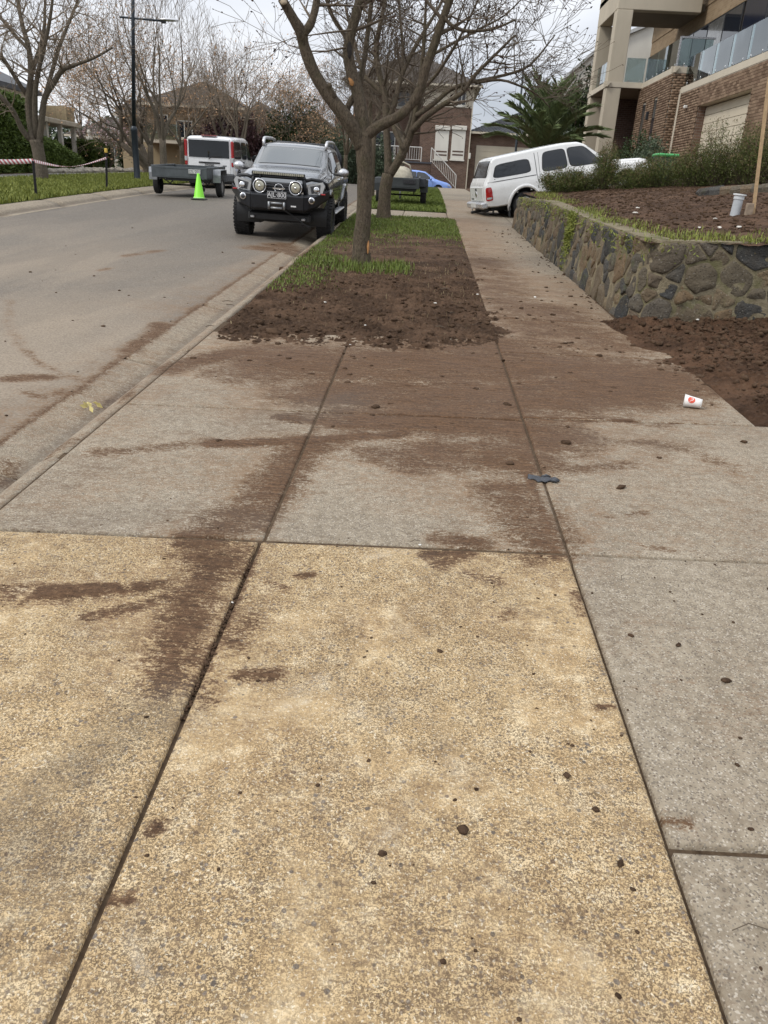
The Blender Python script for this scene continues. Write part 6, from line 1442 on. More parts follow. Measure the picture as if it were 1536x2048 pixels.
# portico
PX0, PX1, PY0, PY1 = 7.2, MX, 37.3, 41.4
hpart(MB().box((PX0+.02, PY0+.02, MZ-.02), (PX1+1.6, PY1-.02, MZ+.17)), 'portico_slab', M_SOFFIT); trim([(MX+.1, PY0), (PX0, PY0)], MZ); trim([(PX0, PY1), (PX0, PY0)][::-1], MZ)
for (a, b_) in ((PX0+.02, PY0+.02), (PX0+.02, PY1-.6)):
    hpart(MB().box((a, b_, 2.3), (a+.62, b_+.58, MZ-.02), .02), 'column', M_CREAM); hpart(MB().box((a, b_, MZ+.17), (a+.66, b_+.58, 9.0), .02), 'column', M_CREAM)
hpart(MB().box((PX0+.02, PY0+.02, 9.0), (10.6, PY0+.5, 10.4), .02), 'roof_beam', M_CREAM); hpart(MB().box((PX0+.02, PY0+.51, 9.0), (PX0+.55, PY1, 10.4), .02), 'roof_beam', M_CREAM); hpart(MB().box((PX0+.56, PY0+.51, 9.15), (11, PY1, 9.4)), 'portico_ceiling', M_SOFFIT); trim([(10.6, PY0+.02), (PX0, PY0+.02)], 9.75, 'roof_trim'); trim([(PX0+.02, PY0), (PX0+.02, PY1)], 9.75, 'roof_trim')
balustrade((PX0+.75, PY0+.2), (MX+.05, PY0+.2), MZ+.2, .92, 1); balustrade((PX0+.2, PY0+.65), (PX0+.2, PY1-.65), MZ+.2, .92, 2)
hpart(MB().box((9.6, 37.65, 2.4), (9.8, 45, MZ)), 'entry_wall', M_BRICK_D); hpart(MB().box((8.5, 41.0, 2.4), (9.6, 41.2, MZ)), 'porch_side_wall', M_BRICK_D); hpart(MB().box((8.2, 40.95, 2.6), (8.5, 41.25, 5.4)), 'porch_pier', M_BRICK_R)  # walls in darker brick paint the shade under the portico
ed = hpart(MB().box((9.55, 38.3, 2.7), (9.6, 39.5, 5.0)), 'front_door', simple('dark_timber_door', (.07, .03, .02), .4)); hpart(MB().box((9.53, 38.5, 3.0), (9.55, 39.3, 4.7)), 'pane', M_HGLASS, ed)
# upper storey: dark glazing behind the balconies, brick above
UX = 10.9
hpart(MB().box((UX, 22, TZ+.17), (UX+.3, 33.0, TZ+.3)), 'upper_sill', M_WFRAME)
for k in range(5):
    f = hpart(MB().box((UX, 22+2.2*k, TZ+.3), (UX+.06, 22+2.2*k+2.19, 10.5)), 'sliding_window', M_WFRAME); hpart(MB().box((UX-.008, 22+2.2*k+.06, TZ+.36), (UX-.001, 22+2.2*k+2.13, 10.44)), 'pane', M_NAVY, f)
hpart(MB().box((UX+.07, 22, TZ+.2), (UX+.3, 46, 10.6)), 'upper_wall', M_BRICK_T)
hpart(MB().box((UX-.05, 33.1, 9.3), (UX+.07, 46, 10.6)), 'upper_brick_band', M_BRICK_T)
for k in range(4):
    f = hpart(MB().box((UX, 33.2+1.9*k, MZ+.2), (UX+.06, 33.2+1.9*k+1.88, 8.6)), 'sliding_window', M_WFRAME); hpart(MB().box((UX-.008, 33.2+1.9*k+.06, MZ+.26), (UX-.001, 33.2+1.9*k+1.82, 8.54)), 'pane', M_CURT if k % 2 else M_HGLASS, f)
hpart(MB().box((UX-.02, 33.0, 8.6), (UX+.06, 46, 9.3)), 'window_head', M_BRICK_T)
hpart(MB().box((UX-1.0, 20, 10.6), (20, 48, 10.9)), 'roof', M_TILE); hpart(MB().box((11.5, 20.2, 2.0), (20, 46, 10.6)), 'house_body', M_BRICK_T)
hpart(MB().box((GX+.31, GY0+.0, 2.0), (11.49, GY0+.25, TZ+.04)), 'end_wall', M_BRICK_T)
dn = hpart(MB().tube([(GX-.04, GY1-.12, 2.6), (GX-.04, GY1-.12, TZ)], .035, 8), 'downpipe', M_CREAM2, fixn=False)
# lay the bricks: the 300 that show largest one by one, the rest as one mass
def dist_(s): return (Vector(s[0])-CP).length
vis = sorted([s for s in BRICK_SLOTS if inframe(s[0], 10) and s[0][2] > 3.35 and s[2] > .2], key=dist_)[:300]; vs_id = set(id(s) for s in vis)
for s in vis:
    o = bpy.data.objects.new('brick', _bm[s[3]]); COL.objects.link(o); o.parent = hs; o.matrix_parent_inverse = HI
    n = s[5]; ln = s[2]; o.matrix_basis = Matrix(((math.cos(s[1])*ln/BL, -n[0], 0, s[0][0]+n[0]*.0), (math.sin(s[1])*ln/BL, -n[1], 0, s[0][1]+n[1]*.0), (0, 0, 1, s[0][2]), (0, 0, 0, 1)))
V = []; F = []; Tn = []
for s in BRICK_SLOTS:
    if id(s) in vs_id: continue
    ux, uy = math.cos(s[1]), math.sin(s[1]); nx, ny = s[5]; b0 = len(V)
    for a in (0, s[2]):
        for d in (0, BD):
            for z_ in (0, BH): V.append((s[0][0]+ux*a-nx*d, s[0][1]+uy*a-ny*d, s[0][2]+z_))
    F += [[b0+q for q in f] for f in ((0, 1, 3, 2), (4, 6, 7, 5), (0, 4, 5, 1), (2, 3, 7, 6), (0, 2, 6, 4), (1, 5, 7, 3))]; Tn += [s[3]/7]*8
bo = mesh_np('bricks', np.array(V), np.array(F), M_BRICK, hs, False, {'tint': np.array(Tn)}); bo.matrix_parent_inverse = HI; bo['kind'] = 'stuff'
# green lidded bin by the garage
gb = at(1330, 318, y=24.6); bz = gb.z-.9
bn = empty('wheelie_bin', (gb.x, 24.6, bz), 'bin with a bright green lid behind the shrubs by the garage', 'bin')
MB().prism([(-.24, 0), (.24, 0), (.29, .95), (-.29, .95)], -.27, .27, 'xz').build('bin_body', simple('dark_green_plastic', (.03, .05, .035), .5), bn, bevel=.03); MB().box((-.31, -.33, .95), (.31, .3, 1.03), .03).build('lid', simple('bright_green_plastic', (.07, .38, .12), .45), bn)
for s_ in (-1, 1): MB().lathe([(.1, -.025), (.1, .025)], 14, 'x', (s_*.24, .27, .1)).build('wheel', M_TYRE, bn, smooth=True)

# ---------------------------------------------------------------- generic far house pieces
def window(par, x0, x1, z0, z1, y, frame, pane, blind=None, inv=None):
    f = MB().box((x0, y-.05, z0), (x1, y+.03, z1)).build('window', frame, par); f.matrix_parent_inverse = inv
    p = MB().box((x0+.07, y-.058, z0+.07), (x1-.07, y-.051, z1-.07)).build('pane', pane, f); MB().box(((x0+x1)/2-.025, y-.066, z0+.07), ((x0+x1)/2+.025, y-.0585, z1-.07)).build('mullion', frame, f); s = MB().box((x0-.06, y-.09, z0-.09), (x1+.06, y+.0, z0-.005)).build('sill', frame, f); return f
def hip_roof(par, x0, x1, y0, y1, z0, h, mat, inv, ov=.5, step=.34, name='roof'):
    """hip roof with real tile courses: stepped rows, rippled across"""
    x0 -= ov; x1 += ov; y0 -= ov; y1 += ov; d = min((x1-x0)/2, (y1-y0)/2); mb = MB()
    def face(A, B, C_, D_):  # A,B eave left/right; D_,C_ ridge left/right
        A, B, C_, D_ = map(Vector, (A, B, C_, D_)); n = max(3, int((D_-A).length/step)); m_ = max(4, int((B-A).length/.15))
        rows = []
        nrm = (B-A).cross(D_-A).normalized()
        for i in range(n):
            for e in (0, 1):
                t = (i+e)/n; L_, R_ = A.lerp(D_, t), B.lerp(C_, t); rows.append([L_.lerp(R_, k/m_)+nrm*((.03 if e == 0 else .0)+.018*math.cos(k*math.pi)) for k in range(m_+1)])
        mb.grid(rows)
    if (x1-x0) >= (y1-y0): R1, R2 = (x0+d, (y0+y1)/2, z0+h), (x1-d, (y0+y1)/2, z0+h)
    else: R1, R2 = ((x0+x1)/2, y0+d, z0+h), ((x0+x1)/2, y1-d, z0+h)
    a, b_, c, e = (x0, y0, z0), (x1, y0, z0), (x1, y1, z0), (x0, y1, z0)
    if (x1-x0) >= (y1-y0): face(a, b_, R2, R1); face(b_, c, R2, R2); face(c, e, R1, R2); face(e, a, R1, R1)
    else: face(a, b_, R1, R1); face(b_, c, R2, R1); face(c, e, R2, R2); face(e, a, R1, R2)
    o = mb.build(name, mat, par, fixn=False); o.matrix_parent_inverse = inv
    g = MB(); g.box((x0-.03, y0-.08, z0-.16), (x1+.03, y0+.02, z0-.01)); gg = g.build('gutter', M_CREAM2, o); MB().box((x0+.1, y0+.1, z0-.14), (x1-.1, y1-.1, z0-.02)).build('eave_lining', M_CREAM2, o); return o

# ---------------------------------------------------------------- red-brown brick house at the head of the street
FY = 66.0; bz = 2.0
fh = empty('brick_house', (-2, FY, bz), 'red brown brick house with cream roller shutters facing down the street', 'house'); FI = Matrix.Translation((2, -FY, -bz))
def fp(mb, name, mat, par=None, **k):
    o = mb.build(name, mat, par or fh, **k)
    if par is None: o.matrix_parent_inverse = FI
    return o
xr = at(941, 260, y=FY).x; xl = at(700, 260, y=FY).x; ze = at(945, 172, y=FY).z
zs = at(930, 216, y=FY).z
fp(MB().box((-.9, FY, bz), (xr, FY+9, zs)), 'wall', M_BRICK_R); fp(MB().box((-.9, FY+.02, zs), (xr-.04, FY+9, ze)), 'upper_wall', M_CREAM2); fp(MB().box((xl, FY+2.2, bz), (-.9, FY+9, ze)), 'wall', M_BRICK_R)
hip_roof(fh, xl, xr, FY, FY+9, ze, 2.6, M_TILE_B, FI, .6)
for a, b_ in ((868, 897), (901, 930)):
    x0, x1 = at(a+2, 285, y=FY).x, at(b_, 285, y=FY).x; z0, z1 = at((a+b_)/2, 319, y=FY).z, at((a+b_)/2, 252, y=FY).z
    sh = fp(MB().box((x0, FY-.07, z0), (x1, FY-.005, z1), .01), 'roller_shutter', M_CREAMW); MB().box((x0-.06, FY-.2, z1-.28), (x1+.06, FY-.005, z1+.02), .03).build('shutter_box', M_CREAMW, sh)
    for zz in (z0+.26, z0+.50): MB().box((x0+.12, FY-.075, zz), (x1-.08, FY-.069, zz+.11)).build('shutter_gap', M_BRICK_D, sh)
    MB().box((x0-.05, FY-.12, z0-.1), (x1+.05, FY-.004, z0-.005)).build('sill', M_CREAMW, sh)
window(fh, at(915, 190, y=FY).x, at(933, 190, y=FY).x, at(925, 212, y=FY).z, at(925, 183, y=FY).z, FY-.0, M_CREAMW, M_HGLASS, inv=FI); window(fh, at(795, 190, y=FY+2).x, at(830, 190, y=FY+2).x, at(812, 215, y=FY+2).z, at(812, 180, y=FY+2).z, FY+2.15, M_CREAMW, M_HGLASS, inv=FI); window(fh, at(745, 290, y=FY+2).x, at(790, 290, y=FY+2).x, at(768, 315, y=FY+2).z, at(768, 262, y=FY+2).z, FY+2.15, M_CREAMW, M_HGLASS, inv=FI)
# porch, steps and railings
zp = at(835, 326, y=FY-1).z; px0, px1 = at(805, 330, y=FY-.5).x, at(862, 330, y=FY-.5).x
fp(MB().box((px0-3, FY-.6, bz), (px1, FY+2.2, zp), .02), 'porch', M_BRICK_R); fp(MB().box((px0-3.05, FY-.66, zp), (px1+.05, FY+2.2, zp+.12)), 'porch_slab', simple('slate_slab', (.07, .07, .08), .7))
stx = at(912, 350, y=FY-1).x; ns = 8
for k in range(ns): fp(MB().box((px1+(stx-px1)*k/ns, FY-1.5, bz), (px1+(stx-px1)*(k+1)/ns, FY-.2, zp-(zp-bz)*(k+.0)/ns-.02), .01), 'step', M_BRICK_D)
def railing(P, Q, h, n):
    r_ = fp(MB().tube([(P[0], P[1], P[2]+h), (Q[0], Q[1], Q[2]+h)], .035, 6), 'railing', M_WHITEM, fixn=False); MB().tube([(P[0], P[1], P[2]+.12), (Q[0], Q[1], Q[2]+.12)], .02, 5).build('bottom_rail', M_WHITEM, r_, fixn=False)
    for k in range(n+1):
        t = k/n; c = [P[i]+(Q[i]-P[i])*t for i in range(3)]; MB().tube([(c[0], c[1], c[2]+(0 if k in (0, n) else .12)), (c[0], c[1], c[2]+h)], .038 if k in (0, n) else .016, 5).build('baluster', M_WHITEM, r_, fixn=False)
railing((px0-2.6, FY-.5, zp+.12), (px0+1.4, FY-.5, zp+.12), 1.0, 22); railing((px1-.05, FY-1.45, zp+.1), (stx, FY-1.45, bz+.1), 1.0, 14)
# attached garage to the right
gx1 = at(1150, 280, y=FY).x; zg_e = at(1010, 267, y=FY).z
fp(MB().box((xr+.02, FY+.6, bz), (gx1, FY+8, zg_e)), 'garage_wall', M_BRICK_R); hip_roof(fh, xr+.4, gx1, FY+.6, FY+7.6, zg_e+.05, 1.75, M_TILE, FI, .5, name='garage_roof')
dx0, dx1 = at(952, 310, y=FY).x, at(1080, 310, y=FY).x; dz1 = at(1000, 292, y=FY).z
gdo = fp(MB().box((dx0, FY+.55, bz), (dx1, FY+.595, dz1)), 'garage_door', M_CREAM)
for k in range(8): MB().box((dx0+.03, FY+.535, bz+.05+(dz1-bz-.05)*k/8), (dx1-.03, FY+.549, bz+.05+(dz1-bz-.05)*(k+.92)/8), .004).build('door_panel', M_CREAM, gdo)
fp(MB().box((xr-.03, FY-.08, bz), (xr+.05, FY-.005, ze-.1)), 'downpipe', M_CREAM2); fp(MB().box((at(937, 312, y=FY).x, FY-.14, at(937, 318, y=FY).z), (at(941, 312, y=FY).x, FY-.005, at(937, 306, y=FY).z), .02), 'meter_box', M_CREAMW)

# ---------------------------------------------------------------- cream gabled house behind the dark ute
GYY = 74; ch = empty('gabled_house', (-12, GYY, 2.4), 'pale yellow gabled house glimpsed behind the bare trees above the dark ute', 'house'); CI = Matrix.Translation((12, -GYY, -2.4))
x0, x1 = at(560, 280, y=GYY).x, at(692, 280, y=GYY).x; zt_ = at(690, 283, y=GYY).z; zp_ = at(640, 228, y=GYY).z
def cp(mb, n, m_, **k): o = mb.build(n, m_, ch, **k); o.matrix_parent_inverse = CI; return o
cp(MB().prism([(x0, 2.2), (x1, 2.2), (x1, zt_), ((x0+x1)/2, zp_), (x0, zt_)], GYY, GYY+8, 'xz'), 'wall', M_TANR)
for s_ in (0, 1):
    e = x0-.4 if s_ == 0 else x1+.4; cp(MB().prism([(e, zt_-.25), ((x0+x1)/2, zp_+.03), ((x0+x1)/2, zp_+.28), (e, zt_+.02)], GYY-.4, GYY+8.3, 'xz'), 'roof', M_TILE_B)
cp(MB().box((x1-.9, GYY-.9, 2.2), (x1+.3, GYY-.1, at(690, 215, y=GYY).z)), 'chimney', M_BRICK_R); window(ch, x0+1.5, x0+2.8, 4.2, 5.6, GYY, M_CREAMW, M_HGLASS, inv=CI); window(ch, x0+3.6, x0+4.9, 4.2, 5.6, GYY, M_CREAMW, M_HGLASS, inv=CI)

# ---------------------------------------------------------------- tan brick house behind the van
TY = 55.0; x0, x1 = at(243, 280, y=TY).x, at(535, 280, y=TY).x; zb = 2.0; ze_ = at(330, 208, y=TY).z
th_ = empty('tan_brick_house', ((x0+x1)/2, TY, zb), 'two storey tan brick house behind the white van and bare trees', 'house'); TI = Matrix.Translation((-(x0+x1)/2, -TY, -zb))
def tp(mb, n, m_, **k): o = mb.build(n, m_, th_, **k); o.matrix_parent_inverse = TI; return o
zf = at(330, 285, y=TY).z
u0, u1 = at(292, 240, y=TY).x, at(478, 240, y=TY).x
tp(MB().box((u0, TY, zf), (u1, TY+9, ze_)), 'upper_wall', M_BRICK_T); tp(MB().box((x0, TY+.05, zb), (x1, TY+9, zf)), 'lower_wall', M_TANR); tp(MB().box((x0, TY+.03, zf), (u0-.01, TY+9, zf+1.5)), 'side_wing', M_BRICK_R); tp(MB().box((u1+.01, TY+.03, zf), (x1, TY+9, zf+1.7)), 'side_wing', M_BRICK_T); hip_roof(th_, u0, u1, TY, TY+8.6, ze_, 1.7, M_TILE_B, TI, .5); hip_roof(th_, x0, u0-.5, TY+.03, TY+8.9, zf+1.55, 1.0, M_TILE_B, TI, .3, name='wing_roof'); hip_roof(th_, u1+.5, x1, TY+.03, TY+8.9, zf+1.75, 1.0, M_TILE_B, TI, .3, name='wing_roof')
for a, b_, c, d in ((310, 336, 228, 262), (352, 385, 240, 276), (432, 462, 236, 268), (500, 520, 262, 284)): window(th_, at(a, c, y=TY).x, at(b_, c, y=TY).x, at(a, d, y=TY).z, at(a, c, y=TY).z, TY, M_CREAMW, M_HGLASS, inv=TI)
bal = tp(MB().box((at(300, 285, y=TY).x, TY-1.6, zf-.1), (at(375, 285, y=TY).x, TY-.01, zf+.1)), 'balcony', M_CREAM2); MB().box((at(300, 285, y=TY).x, TY-1.62, zf+.11), (at(375, 285, y=TY).x, TY-1.58, zf+1.0)).build('balcony_glass', M_PANE, bal)
for a in (300, 374): MB().box((at(a, 300, y=TY-1.5).x-.12, TY-1.55, zb), (at(a, 300, y=TY-1.5).x+.12, TY-1.3, zf-.1)).build('post', M_CREAM2, bal)
gdo = tp(MB().box((at(335, 320, y=TY).x, TY+.0, zb), (at(365, 320, y=TY).x, TY+.045, at(350, 297, y=TY).z)), 'entry_door', M_TANR); tp(MB().box((at(395, 320, y=TY).x, TY+.0, zb), (at(500, 320, y=TY).x, TY+.045, at(440, 300, y=TY).z)), 'garage_door', M_SOFFIT); tp(MB().box((x1-1.3, TY-.6, zb), (x1, TY, ze_-.1)), 'pier', M_BRICK_R)

# ---------------------------------------------------------------- left house with white verandah
VX = -17.4; a, b_ = at(85, 226, x=VX), at(157, 252, x=VX)
vh = empty('verandah_house', (VX-4, a.y, float(zg(a.y))), 'house with white verandah posts and cream gutter above the hedges', 'house'); VI = Matrix.Translation((-(VX-4), -a.y, -float(zg(a.y))))
def vp(mb, n, m_, par=None, **k): o = mb.build(n, m_, vh, **k); o.matrix_parent_inverse = VI; return o
zr = (a.z+b_.z)/2
vp(MB().box((VX-3.2, a.y-6, zr-.22), (VX+.05, b_.y, zr)), 'verandah_roof', M_CREAMW); vp(MB().box((VX+.051, a.y-6, zr-.2), (VX+.12, b_.y+.05, zr-.04)), 'gutter', M_CREAM2)
for y_ in np.linspace(a.y-1, b_.y-.3, 4): vp(MB().box((VX-.25, y_-.09, float(zg(y_))), (VX-.07, y_+.09, zr-.22)), 'verandah_post', M_CREAMW)
vp(MB().box((VX-12, a.y-8, 1.2), (VX-3.2, b_.y-2, zr+.2)), 'wall', M_CREAM2); hip_roof(vh, VX-12, VX-3.0, a.y-8, b_.y-2, zr+.2, 2.4, M_TILE, VI, .4)
vp(MB().box((VX-2.2, b_.y+1, zr), (VX-1.0, b_.y+2, zr+.8)), 'roof_turret', M_TANR)
u = at(0, 158, x=-19.5); vp(MB().prism([(-30, u.z-.3), (-19.3, u.z-.3), (-19.3, u.z-.1), (-25, u.z+2.2), (-30, u.z+2.2)], u.y-8, u.y+3.6, 'xz'), 'tiled_roof', M_TILE); vp(MB().box((-29, u.y-7.8, 1.2), (-19.6, u.y+3.2, u.z-.3)), 'side_wall', M_CREAM2)

# ---------------------------------------------------------------- white house beyond the palm
WY = 50.0; x0, x1 = at(1118, 250, y=WY).x, at(1215, 250, y=WY).x+2; wz = at(1150, 300, y=WY).z-2
wh = empty('white_house', (x0+2, WY, wz), 'white rendered house with sloping roof line behind the palm', 'house'); WI = Matrix.Translation((-(x0+2), -WY, -wz))
pa, pb = at(1128, 160, y=WY), at(1208, 90, y=WY)
o = MB().prism([(x0, wz), (x1, wz), (x1, pb.z+1.2), (pb.x, pb.z), (pa.x, pa.z), (x0, pa.z-.4)], WY, WY+8, 'xz').build('wall', M_CREAMW, wh); o.matrix_parent_inverse = WI
o = MB().prism([(x0-.3, pa.z-.55), (pa.x, pa.z+.02), (pb.x, pb.z+.02), (x1, pb.z+1.22), (x1, pb.z+1.4), (pb.x, pb.z+.2), (pa.x, pa.z+.2), (x0-.3, pa.z-.35)], WY-.2, WY+8.2, 'xz').build('roof', simple('pale_metal_roof', (.45, .45, .44), .5), wh); o.matrix_parent_inverse = WI
window(wh, at(1136, 280, y=WY).x, at(1146, 280, y=WY).x, at(1140, 290, y=WY).z, at(1140, 266, y=WY).z, WY, M_WFRAME, M_HGLASS, inv=WI); window(wh, at(1112, 240, y=WY).x+.3, at(1124, 240, y=WY).x+.3, at(1120, 250, y=WY).z, at(1120, 210, y=WY).z, WY, M_WFRAME, M_HGLASS, inv=WI)

# ---------------------------------------------------------------- low timber wall and hedge across the top of the street
tw = empty('timber_wall', (-12, 63.6, 1.7), 'low brown timber retaining wall across the top of the street', 'wall')
for k in range(3):
    for j in range(6): MB().box((-24+4.2*j, 63.5+.02*((j+k) % 2), 1.68+.18*k), (-24+4.2*j+4.19, 63.6, 1.68+.18*k+.175), .01).build('sleeper', simple('brown_sleeper', (.11, .06, .035), .85, 0, .3, 6), tw).matrix_parent_inverse = Matrix.Translation((12, -63.6, -1.7))
for k, (xa, xb, lab) in enumerate(((-24, -14, 'dark hedge behind the timber wall, left stretch'), (-13.9, -4.5, 'dark hedge behind the timber wall, behind the dark ute'))):
    hr = empty('hedge', ((xa+xb)/2, 64.5, 2.1), lab, 'hedge', 'hedges across the top'); n = 9000; X = RNG.uniform(xa, xb, n); Z = 2.1+RNG.random(n)**.7*(2.2+.7*fbm(np.stack([X*.6, X*0], -1), 3, 91)); P = np.stack([X, 64.0+RNG.random(n)*.5, Z], 1)
    o = leaves('foliage', P, .3, M_OLIVE if k else M_DARKLEAF, hr, asp=.4); o.matrix_parent_inverse = Matrix.Translation(-hr.location); o['kind'] = 'stuff'; o = MB().box((xa+.2, 64.3, 1.9), (xb-.2, 65, 3.9)).build('shade_core', M_CORE, hr); o.matrix_parent_inverse = Matrix.Translation(-hr.location)

# far cream house beyond the magnolia
q0, q1 = at(150, 300, y=66), at(262, 300, y=66); zt_ = at(200, 272, y=66).z
fr_ = empty('cream_house', ((q0.x+q1.x)/2, 66, 2.0), 'far cream house glimpsed beyond the magnolia', 'house'); RI = Matrix.Translation((-(q0.x+q1.x)/2, -66, -2.0))
o = MB().box((q0.x, 66, 1.9), (q1.x, 73, zt_)).build('wall', M_CREAM2, fr_); o.matrix_parent_inverse = RI; hip_roof(fr_, q0.x, q1.x, 66, 73, zt_, 1.5, M_TILE_B, RI, .5)
window(fr_, q0.x+2.6, q0.x+3.8, 2.9, 4.0, 66, M_CREAMW, M_HGLASS, inv=RI)
# ================================================================ STREET FURNITURE AND SMALL THINGS
M_POLE = simple('dark_blue_grey_pole', (.022, .03, .038), .45, .3, .15, 3)
lp = at(275, 362, y=31.2); lz = float(zg(31.2))
lamp = empty('street_lamp', (lp.x, 31.2, lz), 'dark slim street lamp pole with single arm on the left verge', 'street lamp')
MB().lathe([(.13, -.1), (.13, .02), (.115, .05), (.112, 1.72), (.125, 1.74), (.125, 1.82), (.075, 1.9)], 16).build('pole_base', M_POLE, lamp, smooth=False, autosmooth=40)
tilt = -.0; top = at(272, -40, y=31.2); MB().tube([(0, 0, 1.85), (top.x+.0-lp.x, 0, 8.3)], [.072, .055], 14).build('pole', M_POLE, lamp, smooth=True, fixn=False)
arm0, arm1, tipp = at(240, 34, y=31.2), at(326, 42, y=31.2), at(343, 40, y=31.2); rel = lambda p: (p.x-lp.x, 0, p.z-lz)
arm = MB().tube([rel(arm0), rel(arm1)], .035, 8).build('arm', M_POLE, lamp, smooth=True, fixn=False); MB().tube([rel(at(285, -30, y=31.2)), rel(at(307, 38, y=31.2))], .009, 5).build('stay_rod', M_POLE, arm, fixn=False)
a1 = Vector(rel(arm1)); hd_ = MB(); P = []
for i in range(9):
    t = i/8; k = math.sin(math.pi*min(1, .12+t*.8))**.6; P.append([(a1.x-.12+.66*t, .15*k*math.cos(q), a1.z+.03+.075*k*math.sin(q)*(1 if math.sin(q) > 0 else .5)) for q in np.linspace(0, 2*math.pi, 15)])
hd_.grid(P); hd_.f.append(tuple(range(15))); hd_.f.append(tuple(range(8*15, 9*15))); lh = hd_.build('lamp_head', M_SILV, arm, smooth=True); MB().box((a1.x-.05, -.06, a1.z-.07), (a1.x+.1, .06, a1.z+.0), .01).build('photocell', M_BLACKP, lh)
# thin dark pole in front of the palm
p0, p1 = at(1033, 290, y=42), at(1048, 128, y=42); dp = empty('lamp_pole', (p0.x, 42, float(zg(42))), 'thin dark pole beside the palm in front of the brick garage', 'pole')
MB().tube([(0, 0, 0), (0, 0, 1.2), (p1.x-p0.x-.0, 0, p1.z-float(zg(42)))], [.07, .06, .045], 10).build('pole', M_POLE, dp, smooth=True, fixn=False); MB().lathe([(.06, 0), (.065, .04), (.02, .08)], 10, 'z', (p1.x-p0.x, 0, p1.z-float(zg(42)))).build('pole_cap', M_POLE, dp)

# ---- hazard tape on two posts
def mat_tape():
    b = NB('red_white_tape'); s = b.attr('tint'); sn = b.math('FRACT', b.math('MULTIPLY', s, 1.0)); k = b.math('GREATER_THAN', sn, .5); b.set(base=b.mix(k, (.76, .73, .71), (.45, .12, .13)), rough=.45); return b.m
M_TAPE = mat_tape(); M_POST = simple('black_star_post', (.02, .018, .018), .7)
pa, pb = hit(72, 391, .05), hit(213, 377, .05); ta, tb = at(66, 322, y=pa.y), at(213, 316, y=pb.y)
for p, t, lab, capc in ((pa, ta, 'black post holding the hazard tape, nearest the left edge', False), (pb, at(212, 304, y=pb.y), 'black post with yellow cap holding the far end of the hazard tape', True)):
    r_ = empty('tape_post', (p.x, p.y, p.z), lab, 'post', 'posts holding the hazard tape'); h = t.z-p.z; dx = t.x-p.x; V = MB()
    for a in (0, 2.09, 4.19): V.add([(0, 0, -.1), (.035*math.cos(a), .035*math.sin(a), -.1), (dx+.035*math.cos(a), .035*math.sin(a), h), (dx, 0, h), (.008*math.cos(a+1.5), .008*math.sin(a+1.5), -.1), (.035*math.cos(a)+.008*math.cos(a+1.5), .035*math.sin(a)+.008*math.sin(a+1.5), -.1), (dx+.035*math.cos(a)+.008*math.cos(a+1.5), .035*math.sin(a)+.008*math.sin(a+1.5), h), (dx+.008*math.cos(a+1.5), .008*math.sin(a+1.5), h)], [(0, 1, 2, 3), (4, 5, 6, 7), (1, 5, 6, 2), (3, 2, 6, 7)])
    V.build('post_shaft', M_POST, r_)
    if capc: MB().lathe([(.04, -.02), (.045, 0), (.045, .09), (.035, .1), (.001, .1)], 12, 'z', (dx, 0, h)).build('cap', simple('yellow_cap', (.62, .42, .08), .5), r_)
def tape(pts, wid, twist, label):
    P = [Vector(p) for p in pts]; n = 70; V = []; Tn = []; L_ = 0; prev = None
    for i in range(n+1):
        t = i/n*(len(P)-1); k = min(int(t), len(P)-2); f = t-k; p0_ = P[max(k-1, 0)]; p1_, p2_ = P[k], P[k+1]; p3_ = P[min(k+2, len(P)-1)]
        q = .5*((2*p1_)+(p2_-p0_)*f+(2*p0_-5*p1_+4*p2_-p3_)*f*f+(3*p1_-p0_-3*p2_+p3_)*f**3); L_ += (q-prev).length if prev else 0; prev = q.copy(); a = twist(i/n)
        up = Vector((0, math.sin(a), math.cos(a)))*wid/2; d = Vector((.0, .004, 0)); V += [q-up, q+up, q+up+d, q-up+d]; Tn += [L_/.11-.35, L_/.11+.35, L_/.11+.35, L_/.11-.35]
    F = [(i*4+k, i*4+(k+1) % 4, i*4+4+(k+1) % 4, i*4+4+k) for i in range(n) for k in range(4)]
    return tag(mesh_np('hazard_tape', np.array([list(v) for v in V]), np.array(F), M_TAPE, None, True, {'tint': np.array(Tn)}), label, 'tape', 'hazard tape')
lt = at(-40, 322, y=pa.y-1.2); tape([lt, lt.lerp(ta, .5)-Vector((0, 0, .02)), ta], .11, lambda t: .15*math.sin(t*9), 'red and white hazard tape stretch running off the left edge')
m1 = at(125, 333, y=(pa.y*.6+pb.y*.4)); m2 = at(165, 330, y=(pa.y*.3+pb.y*.7)); tape([ta, m1, m2, tb], .085, lambda t: .4+1.0*math.sin(t*3.1), 'sagging red and white hazard tape between the two posts')
# ---- white garden statue by the hedge and pale stones along the bed
sx_ = at(184, 338, y=42.5); sz_ = float(zg(42.5))+.1; st = empty('garden_statue', (sx_.x, 42.5, sz_), 'small white garden statue at the end of the low hedge', 'statue')
MB().lathe([(.22, 0), (.22, .1), (.13, .16), (.12, .5), (.17, .56), (.17, .62), (.10, .66), (.16, .85), (.19, 1.05), (.13, 1.22), (.17, 1.35), (.15, 1.5), (.07, 1.58), (.09, 1.66), (.1, 1.74), (.06, 1.83), (.001, 1.86)], 16).build('figure', M_CREAMW, st, smooth=True); MB().box((-.3, -.3, -.05), (.3, .3, .02), .02).build('plinth', M_CREAMW, st)

